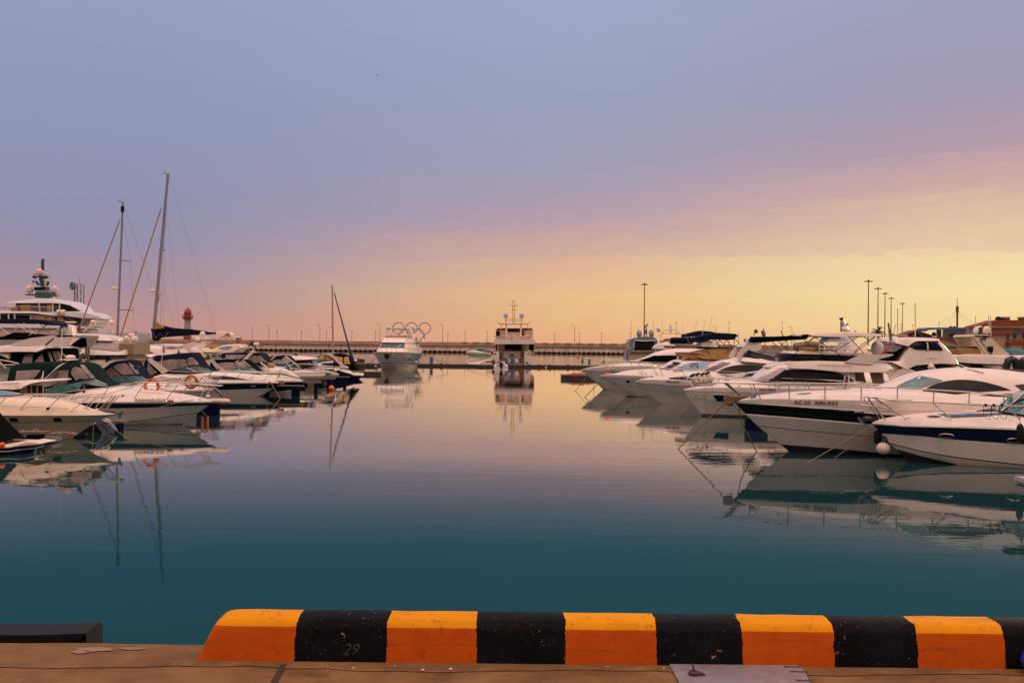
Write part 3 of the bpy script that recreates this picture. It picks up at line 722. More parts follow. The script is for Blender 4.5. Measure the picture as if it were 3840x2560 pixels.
for px in (1655, 1985, 2022, 2062, 2240, 2130):
    c = at(px, 1364, 180.4); mb = MB(); mb.box((c.x, 180.5, .53), (.5, .12, .1)); mb.box((c.x, 180.5, .49), (.2, .2, .1)); tag(mb.build('mooring_cleat', RUB, smooth=False), 'small dark cleat on the front edge of the cross pontoon', 'cleat', 'cleats on the cross pontoon')
pontoon('pontoon', X165(1318, 172), X165(1412, 172), 172, 175, 'short boarded pontoon left of the bow-on yacht, behind the sport boat stern', .5)
pontoon('pontoon', X165(1338, 124), X165(1432, 124), 124, 126, 'low floating finger with light edge, reaching out right of the sport boat stern', .42)
pr = pontoon('floating_platform', X165(2107, 116), X165(2260, 116), 116, 119, 'dark floating platform ahead of the farthest right bow', .5, 'platform', grp=None)
c0 = at(2150, 1405, 117)
mb = MB(); vs = []
for i in range(13):
    x = c0.x-1.2+i*.32; h = .22*math.sin(math.pi*i/12)*(1+.25*math.sin(i*2.1)); vs += [(x, 116.4, .50), (x, 117, .5+h), (x, 117.8, .5+h*.8), (x, 118.3, .5)]
mb.add(vs, [(i*4+k, i*4+k+1, i*4+5+k, i*4+4+k) for i in range(12) for k in range(3)]); tag(mb.build('red_cover', mat('red_cloth', (.30, .03, .02), .8, var=.3)), 'crumpled red cover lying on the dark floating platform', 'cover')
pontoon('pontoon', X165(1790), X165(1852), 177, 180, 'small square landing stage joined to the cross pontoon left of the dinghy', .42)

# --- high floodlight masts on the far quay
land = MB(); land.prism([(62, 215, -1), (330, 215, -1), (900, 900, -1), (900, 1400, -1), (XB, 1400, -1), (XB-6, YB, -1), (75, 430, -1)], (0, 0, 2.6)); struct('far_quay', land, mat('far_quay_concrete', (.2, .15, .12), .9), smooth=False)
FL = [(2417, 1062, 330, 'lone tall floodlight mast behind the silver yacht'), (3257, 1050, 300, 'tallest and leftmost floodlight mast of the row of five on the right'), (3293, 1078, 335, 'second floodlight mast of the row on the right, palm at its foot'), (3319, 1097, 365, 'third floodlight mast from the left in the right-hand row'),
      (3342, 1115, 398, 'fourth floodlight mast from the left in the right-hand row'), (3385, 1135, 440, 'shortest and last floodlight mast of the right-hand row')]
FMM = mat('mast_dark', (.035, .022, .016), .6, metal=.3)
for px, py, Yl, lab in FL:
    T = at(px, py, Yl); rt = empty('floodlight_mast', (T.x, Yl, 1.6), lab, 'floodlight mast', 'high floodlight masts')
    k = 1.0; mb = MB(); mb.tube([(T.x, Yl, 1.6), (T.x, Yl, 9), (T.x, Yl, T.z)], [.22, .18, .12], 8); mb.build('pole', FMM, rt)
    mb = MB(); mb.lathe((T.x, Yl, T.z-.5), [(.2, 0), (.5, .1), (.5, .2), (.2, .3), (.28, .5), (.1, .6)], 10); mb.torus((T.x, Yl, T.z-.35), .78, .06, (0, 0, 1), 16, 5)
    for i in range(8): a_ = i*math.pi/4; mb.tube([(T.x, Yl, T.z-.35), (T.x+.8*math.cos(a_), Yl+.8*math.sin(a_), T.z-.35)], .05, 4)
    mb.build('head_ring', FMM, rt)
    for i in range(8):
        a_ = i*math.pi/4+.2; mb = MB(); mb.box((T.x+1.0*math.cos(a_), Yl+1.0*math.sin(a_), T.z-.42), (.45, .35, .2), a_); mb.build('lamp', FMM, rt, smooth=False)
# ================================================================== RIGHT-HAND ROW OF BOATS (bows to the left)
def fender(label, cpx, wpx, hpx, Y, m_, top=None, capm=None, ball=False):
    """hanging fender: centre pixel, size in pixels, distance"""
    (px, py), = q(cpx); c = at(px, py, Y); k = Y/FPX; r, h = wpx*k/2, hpx*k
    rt = empty('fender', (c.x, c.y, c.z-h/2), label, 'fender'); mb = MB()
    if ball: mb.ball(c, r, h/2/r, 18)
    else: mb.lathe(c-Vector((0, 0, h/2)), [(r*.3, 0), (r*.8, h*.06), (r, h*.16), (r, h*.80), (r*.8, h*.90), (r*.35, h*.97), (r*.3, h*1.03)], 14)
    mb.build('body', m_, rt)
    if capm: mb = MB(); mb.lathe(c+Vector((0, 0, h*.38)), [(r*.85, 0), (r*.7, h*.07), (r*.3, h*.14)], 12); mb.build('cap', capm, rt)
    if top:
        (tx, ty), = q(top); mb = MB(); mb.tube([c+Vector((0, 0, h/2)), at(tx, ty, Y)], .01, 5); mb.build('lanyard', ROPE, rt)
    return rt
GR = 'motor yachts moored along the right side'
# ---- R1: nearest, navy stripe
b = Boat('motor_cruiser', 'white cruiser with navy hull stripe and blue deck pad, nearest boat on the right', 33.75, 'J 400,742', 'R', 1.62, 9.5, yaw=13, Le=6.0, group=GR, qq=.86)
b.make_hull([('J 400,742 640,762 800,772 1200,778 1700,788 2195,806', 1.0), ('J 415,757 800,785 1200,795 1700,812 2195,830', .99), ('J 545,868 1000,897 1400,938 2195,992', .95), ('J 640,985 1000,1072 1400,1142 2195,1228', .90), ('J 660,1000 1000,1084 1400,1156 2195,1242', .895), ('J 735,1060 1000,1135 1300,1205 1500,1250 1800,1285 2195,1318', .80)],
            'J 400,742 480,830 545,880 640,1000 740,1090 840,1192 880,1240', [0, 1, 0, 1, 0], [GEL, NAVY, BOOT])
mb = MB(); f = lambda ss: b.beam(ss)*.995
mb.tube(b.pts('J 405,752 800,780 1200,789 1700,804 2195,822', lambda ss: b.beam(ss)+.01), .022, 6); mb.build('rub_rail', STEEL, b.root)
dk = b.deck('J 395,738 460,705 520,692 700,664 900,642 1180,628 1650,604 1900,615 2195,625', GEL, up=.7)
b.port('J 1282,890', 50, 16, BLACKG); b.port('J 2078,945', 48, 18, BLACKG)
def deckpad(b, name, outline, m_, dz=.03, parent=None):
    ax = dk_cur; P = []
    for px, py in q(outline):
        ss, z = b.loc(px, py, 0.0); 
        # meet the deck top: march the ray until it reaches the deck height
        d = ray(px, py); best = None
        for k in range(400):
            tt = (20+k*.08 if b.o.y < 45 else b.o.y-4+k*.02); p = CAM+d*(tt/d.y); s1 = (p-b.o).dot(b.a); l1 = (p-b.o).dot(b.nn)
            e = abs(p.z-ax.zt(s1)) if 0 < s1 < b.L else 9
            if best is None or e < best[0]: best = (e, p)
        P.append(best[1])
    mb = MB(); mb.prism([p+Vector((0, 0, dz)) for p in P], (0, 0, -.06)); return mb.build(name, m_, parent or b.root, smooth=False)
dk_cur = dk
b.patch('sun_pad', dk, 'J 1175,632 1440,612 1820,608 2010,622', 'J 1175,636 1330,668 1830,644 2010,628', mat('blue_vinyl_pad', (.035, .075, .16), .55, var=.15), off=.05)
b.patch('deck_hatch', dk, 'J 1040,655 1080,647 1170,646 1220,654', 'J 1040,658 1080,669 1170,669 1220,660', STEEL, off=.03, n=12)
b.patch('hatch_pane', dk, 'J 1060,655 1100,650 1160,650 1200,655', 'J 1060,657 1100,664 1160,664 1200,658', GLASS, off=.045, n=12)
b.patch('roof_hatch', dk, 'J 1655,606 1720,580 1790,574 1845,600', 'J 1655,609 1740,612 1800,609 1845,605', mat('dark_hatch', (.09, .05, .045), .3), off=.03, n=12)
sh = b.shell('windscreen', 'J 1930,600 2060,520 2195,402 2300,370 2700,360 3000,420', 'J 1930,606 2195,640 3000,660', 1.25, TEAL, up=.72, front=.3, wf=.75)
b.tube('windscreen_frame', 'J 1930,600 2060,515 2195,398', lambda ss: sh.l_at(ss, sh.zt(ss)-.05), .035, STEEL)
b.tube('windscreen_frame', 'J 1940,604 2000,560 2090,500 2150,470 2195,455', lambda ss: sh.w(ss)*.97, .03, BLACKG)
b.rail('J 370,455 400,440 440,436 640,478 1100,497 1600,524 2195,542', ['J 375,462 565,700', 'J 440,437 800,678', 'J 1120,500 1345,692', 'J 2000,538 2150,705', 'J 275,530 560,562 640,568'], lf=.93, r=.02, mid='J 480,592 900,600 1400,604 1700,612')
b.tube('pulpit_brace', 'J 310,440 330,428 400,430 450,470 740,620 790,672', -.35, .018)
b.tube('pulpit_brace', 'J 310,440 320,470 500,690', -.35, .018)
b.tube('bow_cleat', 'J 790,690 855,678', .75, .02); b.tube('bow_cleat', 'J 820,688 824,672', .75, .015)
# small lines hanging from the rail
for x in (1210, 1300, 1385, 1470): b.tube('fender_line', 'J %d,470 %d,580' % (x, x+6), -.9, .008, BROPE if x in (1300, 1385) else ROPE)
for x in (1745, 1840, 1935): b.tube('hanging_line', 'J %d,530 %d,570 %d,660 %d,688 %d,692 %d,640 %d,550' % (x-25, x-28, x-20, x+12, x+45, x+60, x+62), 1.42, .009, BROPE)
for x in (1745, 1840, 1935):
    P = b.pts('J %d,528' % x, 1.45)[0]; mb = MB(); mb.ball(P, .05); mb.build('rail_clip', RUB, b.root)
b.text('DELTA', 'J 322,690 400,668', GEL2, name='anchor_lettering') if False else None
fender('dark grey fender hanging against the nearest right cruiser at the frame edge', 'J 2150,855', 26, 66, 30.9, RUB, 'J 2140,540', RUB)
# anchor on the bow roller
rt = empty('anchor_mount', b.W(-.3, 0, 1.3)); rt.parent = b.root; rt.location = b.W(-.3, 0, 1.3)-b.root.location; ORG0[rt] = b.W(-.3, 0, 1.3)
def anchor(b, name, blade, shank, l=.0, label_box=None, th=.07, m1=STEEL, m2=None):
    P = b.pts(blade, l+th/2); mb = MB(); mb.prism(P, -b.nn*th*2); a = mb.build(name, m2 or m1, b.root, angle=30)
    P = b.pts(shank, l+th/4); mb = MB(); mb.prism(P, -b.nn*th*.6); mb.build('shank', m1, a, angle=30)
    return a
bpy.data.objects.remove(rt)
GALV = mat('galvanised', (.13, .17, .20), .4, metal=.6, var=.3)
an = anchor(b, 'anchor', 'J 290,690 310,664 360,657 440,672 500,700 430,712 330,718', 'J 238,676 255,664 290,700 330,740 395,775 380,782 310,752 262,735', .0, m1=GALV, m2=mat('dark_plate', (.03, .03, .035), .4))
def flattext(b, txt, box, l, m_, parent, name='lettering'):
    (x0, y0), (x1, y1) = q(box); cu = bpy.data.curves.new(name, 'FONT'); cu.body = txt; tmp = bpy.data.objects.new('t', cu); COL.objects.link(tmp); bpy.context.view_layer.update()
    me = bpy.data.meshes.new_from_object(tmp.evaluated_get(bpy.context.evaluated_depsgraph_get())); bpy.data.objects.remove(tmp)
    P = np.array([v.co[:] for v in me.vertices]); xa, xb, ya, yb = P[:, 0].min(), P[:, 0].max(), P[:, 1].min(), P[:, 1].max(); mb = MB()
    vs = [b.W(*(lambda sz: (sz[0], l, sz[1]))(b.loc(x0+(x1-x0)*(p[0]-xa)/(xb-xa), y0+(y1-y0)*(p[1]-ya)/(yb-ya), l))) for p in P]
    mb.add(vs, [tuple(p.vertices) for p in me.polygons]); return mb.build(name, m_, parent, smooth=False)
flattext(b, 'DELTA', 'J 330,685 398,668', .05, FWHITE, an)
r1 = b
# ---- R2: AC 03
b = Boat('motor_yacht', 'long white yacht with black hull band, lettered AC 03 30RUS23, and curved dark side windows', 36.5, 'I 715,522', 'R', 2.15, 15.5, yaw=5, Le=8.5, group=GR)
b.make_hull([('I 715,520 850,500 1045,490 1410,492 1860,497 2315,508 J 700,482 1130,492 1560,508 2195,540', 1.0), ('I 720,535 1200,566 1700,602 2352,642 J 200,610 480,632 1200,680 2195,750', .99), ('I 870,682 1400,722 2000,772 2352,802 J 450,775 2195,900', .93),
             ('I 1020,830 1500,882 2352,952 J 400,885 2195,1000', .87), ('I 1025,838 1500,890 2352,960 J 400,892 2195,1008', .865), ('I 1325,1078 1700,1100 2100,1132 2352,1150 J 440,1092 2195,1200', .78)],
            'I 715,522 870,685 1050,870 1200,990 1330,1080 1405,1142', [0, 1, 0, 1, 0], [GEL, BLACKG, BOOT])
mb = MB(); mb.tube(b.pts('I 722,536 1200,567 1700,603 2352,643 J 200,611 480,633 1200,681', lambda ss: b.beam(ss)+.01), .025, 6); mb.build('rub_rail', STEEL, b.root)
mb = MB(); mb.tube(b.pts('I 875,684 1400,724 2000,774 2352,804 J 450,777', lambda ss: b.beam(ss)*.935+.01), .02, 6); mb.build('hull_strake', GEL, b.root)
b.tube('bow_strake', 'I 1425,1035 1570,1092', lambda ss: .8*b.beam(ss, 2.0)+.03, .014, STEEL)
dk = b.deck('I 730,500 850,482 1000,456 1300,425 1700,398 2352,372 J 300,360 500,352 640,340 1000,345 1500,372 2195,410', GEL, up=.75)
b.tslope = .022
b.text('AC 03  30RUS23', 'I 1465,552 2015,508', bold=.02, off=.03)
b.patch('deck_hatch', dk, 'I 1500,424 1540,412 1640,408 1690,412', 'I 1500,430 1600,430 1660,424 1690,418', BLACKG, off=.02)
s2 = b.shell('cabin', 'J 560,330 640,292 740,262 830,222 960,178 1080,150 1200,130 1480,98 1700,98 1950,108 2195,140 2500,220 2800,330', 'J 560,352 700,420 1000,455 1480,500 2195,560 2800,600', 1.75, GEL, up=.70, front=.38, wf=.30)
b.patch('windscreen', s2, 'J 695,306 800,250 960,182 1100,205 1232,232', 'J 695,312 740,320 960,332 1100,285 1232,236', TEAL, n=24, off=.03)
b.patch('side_window', s2, 'J 988,364 1050,330 1100,300 1200,262 1300,240 1400,229 1500,228 1620,238 1750,260 1900,300 2040,350', 'J 988,367 1040,392 1100,405 1200,412 1350,405 1500,387 1750,368 2040,353', GLASS, n=26)
b.patch('lower_window', s2, 'J 1470,464 1600,427 1700,410 1800,402 2000,396 2195,394 2350,400', 'J 1470,467 1700,478 1900,492 2195,512 2350,520', GLASS)
b.patch('aft_window', s2, 'J 2088,292 2195,279 2400,280', 'J 2088,296 2160,350 2260,370 2400,380', BLACKG)
b.patch('roof_slot', s2, 'J 1480,99 1600,118 1720,149', 'J 1480,103 1600,124 1720,154', BLACKG, n=10, off=.03)
b.tube('cabin_moulding', 'J 960,182 1100,190 1230,215 1330,205 1500,200', lambda ss: s2.w(ss)*.62, .012, GREYT) if False else None
for p_, w_ in (('J 932,382', 12), ('J 870,408', 7)):
    (px, py), = q(p_); ss, z = b.loc(px, py, 1.7); l = s2.l_at(ss, z); P = b.W(ss, l, z); mb = MB(); mb.box(P, (w_*.01, .12, w_*.0085)); mb.build('side_light', RUB, b.root, smooth=False)
# two black fabric hoods on the roof, arched over their equipment
HOOD = mat('dark_hood', (.008, .016, .018), .55, var=.3)
for x in (2048, 2222):
    P = b.pts('J %d,112' % x, 0)[0]; mb = MB()
    pts = [P+b.a*(-.17)-Vector((0, 0, .05)), P+b.a*(-.17)+Vector((0, 0, .18)), P+b.a*(-.13)+Vector((0, 0, .30)), P+Vector((0, 0, .37)), P+b.a*.13+Vector((0, 0, .30)), P+b.a*.17+Vector((0, 0, .18)), P+b.a*.17+Vector((0, 0, -.05))]
    mb.tube(pts, [.12, .13, .14, .145, .14, .13, .12], 12); mb.build('dome_hood', HOOD, b.root)
b.shell('roof_rack', 'J 1905,108 1960,100 2100,106 2352,130', 'J 1905,114 2100,126 2352,152', .8, HOOD, up=.95, front=.1, wf=.6)
b.rail('I 525,287 560,284 1000,302 1400,315 1860,328 2352,338 J 705,325 1140,350 1550,375 1960,412 2195,440', ['I 560,285 600,290 790,440 780,470', 'I 600,290 640,296 795,438 800,455', 'I 950,300 1045,475 1045,492', 'I 1408,315 1410,492', 'I 1860,328 1860,497', 'I 2318,338 2316,507', 'J 706,325 703,482', 'J 1136,350 1128,492', 'J 1550,375 1548,508', 'J 1957,412 1953,520'], lf=.97, r=.022)
b.tube('hand_rail', 'J 380,372 480,362 650,358', 1.2, .01, GREYT) if False else None
# tan bow roller housing with anchor
P = b.pts('I 600,452 640,455 760,462 900,470 900,484 760,492 700,540 640,556 600,556', .16); mb = MB(); mb.prism(P, -b.nn*.32); mb.build('bow_roller', mat('roller_ochre', (.20, .12, .045), .5, metal=.3, var=.25), b.root, angle=20)
anchor(b, 'anchor', 'I 610,560 650,550 700,520 720,500 700,560 712,585 660,572', 'I 640,500 760,478 764,492 660,520', .0, m1=mat('roller_ochre', (.2, .12, .045)), m2=GALV, th=.06)
mb = MB(); P = b.pts('I 800,470 830,455 870,452 900,462 880,474 840,476 815,462 850,458', .05); mb.tube(P, .022, 6); mb.build('rope_coil', ROPE, b.root)
mb = MB(); P = b.pts('I 955,440', .3)[0]; mb.box(P, (.2, .2, .16)); mb.build('deck_box', mat('grey_box', (.25, .25, .27), .6), b.root, smooth=False)
r2 = b
# ---- R3: GRECHMAN
b = Boat('flybridge_yacht', 'white flybridge yacht lettered GRECHMAN with beige sun roof and long dark cabin windows', 55.3, 'I 80,382', 'R', 2.2, 16.0, yaw=3, Le=8.5, group=GR)
b.make_hull([('I 80,378 200,362 350,350 700,345 1240,350 2200,362', 1.0), ('I 84,386 600,405 1240,416 2200,425', .99), ('I 86,392 600,411 1240,422 2200,431', .985), ('I 140,465 450,515 870,542 2200,570', .94), ('I 141,468 450,518 870,545 2200,573', .935), ('I 300,676 600,688 870,697 2200,730', .80)],
            'I 80,382 150,490 235,600 305,680 345,742', [0, 2, 0, 2, 0], [GEL, BOOT, GREYT])
b.hull.data.materials[1] = BOOT
for p in b.hull.data.polygons: pass
dk = b.deck('I 90,366 200,345 330,328 430,344 500,318 560,292 730,272 1000,258 1300,280 2200,290', GEL, up=.8)
b.tslope = .012
b.text('GRECHMAN', 'I 1032,388 1240,356', bold=.015, off=.02)
b.patch('hull_window_frame', None, 'I 438,431 655,435', 'I 438,434 492,524 655,530', GEL, off=.012)
b.patch('hull_window', None, 'I 448,437 650,442', 'I 448,440 497,516 650,522', BLACKG, off=.03)
s3 = b.shell('cabin', 'I 975,250 1080,165 1200,88 1300,40 1380,20 H 1200,560 1700,575 1850,600', 'I 975,262 1400,285 2000,305 2300,318 2500,330', 1.85, GEL, up=.86, front=.22, wf=.45, rnd=1)
b.patch('windscreen', s3, 'I 1000,240 1100,160 1200,98 1300,94 1370,102', 'I 1000,244 1080,256 1150,256 1260,188 1370,108', mat('silver_screen', (.42, .37, .40), .3, var=.08), n=20, off=.02)
b.patch('side_window', s3, 'I 1148,256 1250,190 1360,120 1600,121 1900,131 2050,168 2220,248', 'I 1148,262 1400,268 1700,276 1900,290 2220,298', GLASS, n=26, off=.03)
for pl in ('I 1130,215 1190,178 1258,152', 'I 1080,215 1130,192 1190,172'): b.tube('wiper', pl, lambda ss: s3.w(ss)*.8, .02, RUB)
s3b = b.shell('flybridge', 'H 815,588 865,560 960,530 1040,512 1400,503 1760,512 1860,520 G 300,330 600,352 640,395 650,408', 'H 815,594 865,602 1040,608 1300,612 1500,630 1750,655 G 200,452 400,457 600,452 650,412', 2.0, GEL, up=.93, front=.25, wf=.35)
b.tube('handrail', 'H 1435,555 1870,568', 1.98, .015, STEEL)
b.plate('arch_wing', 'G 95,330 200,275 300,238 420,228 700,225 712,238 640,262 540,285 470,320 420,357 250,350', 1.95, .12, GEL)
sh = b.shell('wind_deflector', 'H 970,420 1035,424 1500,440 1800,452 1990,458', 'H 970,424 1035,508 1400,514 1650,522 1780,528 1990,462', 1.75, GLASS, up=.97, front=.15, wf=.4, rnd=0)
b.tube('deflector_frame', 'H 1990,455 1500,438 1035,422 970,420 1035,510', 1.7, .02, RUB)
b.shell('helm_seat', 'H 1215,395 1235,382 1300,380 1330,400 1345,425', 'H 1215,440 1345,440', .35, GEL2, front=0)
b.shell('console', 'H 1010,400 1060,388 1500,395 1560,410 2040,412 2060,425', 'H 1010,425 2060,440', 1.2, GEL2, front=.1)
b.shell('seat_back', 'H 1500,420 1515,410 1700,412 1705,425', 'H 1500,445 1705,445', .9, C_TAN, front=0)
P = b.pts('H 1410,430', .7)[0]; mb = MB(); mb.torus(P, .24, .022, Vector((-.9, -.35, .35))); mb.tube([P, P+Vector((.25, 0, -.3))], .03, 6); mb.build('steering_wheel', RUB, b.root)
sh = b.shell('sun_roof', 'H 1215,190 1260,178 1400,172 1550,165 1700,156 1850,154 1960,158 2070,172 2175,176', 'H 1215,196 1300,192 1400,200 1700,212 1960,200 2100,212 2175,204', 1.55, C_WHT, up=.9, front=.08, wf=.9, lt=.4)
b.plate('sun_roof_flap', 'H 1222,186 1300,178 1380,190 1330,208 1262,246', 1.5, .06, C_BLK)
for tr in ('H 1255,240 1480,425 1530,440', 'H 1390,205 1150,420', 'H 1390,205 1560,345 1720,440', 'H 1950,205 1640,395', 'H 1820,205 2010,415', 'H 2160,205 1760,525', 'H 2010,205 2080,260'):
    b.tube('roof_strut', tr, 1.5, .022, DSTEEL)
for tr in ('H 1440,205 1260,300', 'H 2160,210 1980,310 1900,400'): b.tube('roof_strut', tr, -1.5, .022, DSTEEL)
b.dome('satellite_dome', 'G 500,215', 44, 46, .6, mat('dome_grey', (.50, .45, .46), .35, var=.12), stalk=False)
b.plate('flag', 'G 560,218 590,170 640,138 632,170 600,195 625,215', .9, .02, mat('flag_orange', (.45, .07, .03), .8, var=.2), both=False)
b.plate('aft_curtain', 'G 408,458 570,456 580,520 620,668 470,675', 1.7, .05, C_BRN)
b.tube('cockpit_post', 'G 572,460 582,530 622,636', 1.85, .03, GEL)
b.rail('I 120,235 160,228 250,230 600,235 1000,230 1300,228 1800,248 2100,265 2352,275 J 0,262 280,275 660,292', ['I 125,238 210,345', 'I 250,232 360,345', 'I 340,232 445,346', 'I 480,232 530,262', 'I 600,234 650,345', 'I 755,320 800,330', 'I 1080,230 1170,340', 'I 1235,280 1248,412', 'I 1430,235 1525,345', 'I 1615,238 1612,402', 'I 2005,245 2005,380'], lf=.95, r=.02)
fl = None
for dx, mcol in ((0, FWHITE), (14, FBLUE), (26, RED)):
    P = b.pts('I %d,355 %d,345 %d,%d %d,%d' % (2085+dx, 2100+dx, 2122+dx, 215+dx, 2105+dx*.6, 185+dx*1.4), 2.25); mb = MB(); mb.prism(P, b.nn*.015); o_ = mb.build('ensign' if fl is None else 'ensign_stripe', mcol, fl or b.root, smooth=False); fl = fl or o_
P = b.pts('I 2148,355 2165,345 2170,200 2155,172', 2.2); mb = MB(); mb.prism(P, b.nn*.015); mb.build('white_pennant', FWHITE, b.root, smooth=False)
b.shell('orange_bag', 'I 2135,372 2180,360 2220,362 2255,372', 'I 2135,385 2255,385', .3, ORG, front=0)
b.shell('boarding_gear', 'I 1640,358 1700,352 1900,356 2050,366 2060,372', 'I 1640,366 1900,372 2060,380', .5, GEL2, front=0)
b.text('MMT-300', 'I 1640,396 1785,388', TEXTM, name='small_lettering', off=.02) if False else None
r3 = b
# row of four white fenders on the rail between R3 and R4
for i, (x, y) in enumerate(((190, 190), (247, 180), (310, 178), (370, 165))):
    rt = empty('rail_fender', at(*q('I %d,%d' % (x+30, y+40))[0], 57.5), 'white fender with black end, %s of four racked above the bow lettered GRECHMAN' % ('leftmost', 'second from left', 'third from left', 'rightmost')[i], 'fender', 'four white fenders racked on a bow rail')
    A, B_ = at(*q('I %d,%d' % (x, y))[0], 60.5), at(*q('I %d,%d' % (x+62, y+110))[0], 60.5); mb = MB(); D = (B_-A); L_ = D.length
    mb.lathe(A, [(.10, 0), (.20, .12*L_), (.21, .2*L_), (.21, .85*L_), (.14, .95*L_), (.05, L_)], 12, axis=D); mb.build('body', GEL2, rt)
    mb = MB(); mb.lathe(A-D.normalized()*.05, [(.03, -.03), (.16, 0), (.215, .10*L_), (.20, .17*L_)], 12, axis=D); mb.build('end_cap', RUB, rt)
# ---- R4: PMC 08-55
b = Boat('flybridge_yacht', 'white yacht lettered PMC 08-55 with swept almond side window and dark green folded sun roof', 66.3, 'K 988,460', 'R', 2.2, 16, yaw=3, Le=8.5, group=GR)
b.make_hull([('K 988,456 1030,436 1060,428 1400,434 1700,452 2000,470 2352,490', 1.0), ('K 990,471 1100,481 1600,512 2000,524 2352,535', .98), ('K 1000,478 1100,487 1600,518 2000,530 2352,541', .975), ('K 1145,565 1400,585 1640,612 2352,640', .92), ('K 1147,568 1400,588 1640,615 2352,643', .915), ('K 1315,752 1500,765 1800,772 2352,790', .80)],
            'K 988,460 1085,545 1200,655 1330,765 1345,778', [0, 1, 0, 1, 0], [GEL, GREYT, BOOT])
dk = b.deck('K 1000,448 1050,424 1180,398 1300,392 1400,385 1450,352 1600,326 1800,316 2352,310', GEL, up=.85)
b.tslope = .02
b.text('PMC 08-55', 'K 1386,470 1562,443', bold=.015, off=.02)
b.patch('trunk_window', dk, 'L 665,1016 700,1004 870,992 1030,994 1080,1000 1100,1010', 'L 665,1020 700,1028 900,1040 1000,1045 1100,1047', GLASS, off=.03)
s4 = b.shell('cabin', 'L 1170,900 1330,830 1500,745 1600,722 1750,706 1850,680 2100,690 2352,735 2600,775 2900,900', 'L 1170,906 1450,945 1800,1000 2200,1010 2900,1020', 1.85, GEL, up=.72, front=.3, wf=.35)
b.patch('windscreen', s4, 'L 1230,892 1400,815 1520,757 1600,762 1668,771', 'L 1230,897 1390,903 1530,840 1668,775', mat('mauve_screen', (.12, .10, .12), .12, var=.2), n=20, off=.02)
b.patch('side_window', s4, 'L 1448,912 1500,882 1600,840 1700,815 1800,802 2000,806 2150,822 2292,850', 'L 1448,922 1500,940 1600,945 1750,938 1900,920 2100,892 2292,860', GLASS, n=24)
b.patch('lower_window', s4, 'L 1840,1000 1900,962 2000,932 2100,917 2230,908', 'L 1840,1004 1900,1012 2000,1014 2100,985 2230,920', GLASS)
b.tube('wiper', 'L 1178,888 1310,830', .9, .025, RUB)
s4b = b.shell('flybridge', 'L 1690,712 1760,690 1850,678 2000,680 2130,690 2352,738 2700,760', 'L 1690,722 1850,745 2352,790 2700,800', 1.8, GEL, up=.85, front=.2, wf=.4)
sh = b.shell('wind_deflector', 'H 472,462 520,415 560,384 650,408 760,432 860,456 1000,486 1030,500', 'H 472,466 600,476 730,500 900,512 1030,512', 1.6, GLASS, up=.85, front=.2, wf=.5)
b.plate('radar_arch', 'H 408,478 412,450 440,400 500,335 560,288 640,292 700,285 735,330 700,385 640,392 560,372 500,420 470,470', 1.5, .14, GEL)
b.cross('radar_arch_top', 'H 500,335 560,288 640,292 700,285 712,298 640,312 565,312', 1.5, GEL)
b.dome('radome', 'H 552,285', 22, 24, .5)
b.plate('folded_cover', 'H 545,380 580,340 640,320 735,330 700,385 620,372', 1.3, .3, C_WHT)
b.shell('folded_sun_roof', 'H 562,238 580,215 610,208 900,205 1100,196 1250,180 1262,190', 'H 562,250 600,272 720,284 900,268 1100,254 1250,246 1262,240', 1.4, C_GRN if False else C_BLK, up=.95, front=.05, wf=.9, lt=.4)
for tr in ('H 590,275 780,480', 'H 720,284 620,385', 'H 935,262 1000,330 1080,400', 'H 1050,250 960,330', 'H 1040,250 1075,415', 'H 780,370 650,498', 'H 860,268 980,390'):
    b.tube('roof_strut', tr, 1.35, .024, DSTEEL)
for tr, l in (('H 655,120 625,195', .3), ('H 650,118 660,150', .4), ('H 748,100 750,205', .2), ('H 968,135 1000,200', .5)): b.tube('aerial', tr, l, .03, DSTEEL)
for p_ in ('H 655,140', 'H 745,150', 'H 752,180'):
    P = b.pts(p_, .25)[0]; mb = MB(); mb.ball(P, .14); mb.build('nav_light', DSTEEL, b.root)
b.rail('L 430,870 480,850 870,880 1080,905 1450,905 1900,925 2200,965', ['L 860,885 1000,1050', 'L 990,1010 1150,1140', 'L 1215,900 1255,920', 'L 1565,915 1640,1060', 'L 1905,925 1935,965', 'L 835,1000 935,1145', 'L 880,980 1020,1140'], lf=.95, r=.02)
P = b.pts('K 1185,385 1230,400 1175,415 1215,392 1190,408', .2); mb = MB(); mb.tube(P, .05, 6); mb.build('rope_coil', ROPE, b.root)
(px, py), = q('L 2245,775'); mb = MB(); P = b.pts('L 2245,775', 1.6)[0]; mb.box(P, (.22, .1, .13)); mb.build('side_light', RUB, b.root, smooth=False)
an = anchor(b, 'anchor', 'K 1472,545 1480,530 1500,560 1540,575 1590,600 1560,605 1500,585', 'K 1510,530 1530,520 1545,545 1640,540 1640,555 1530,565', .0, m1=STEEL, m2=GALV)
r4 = b
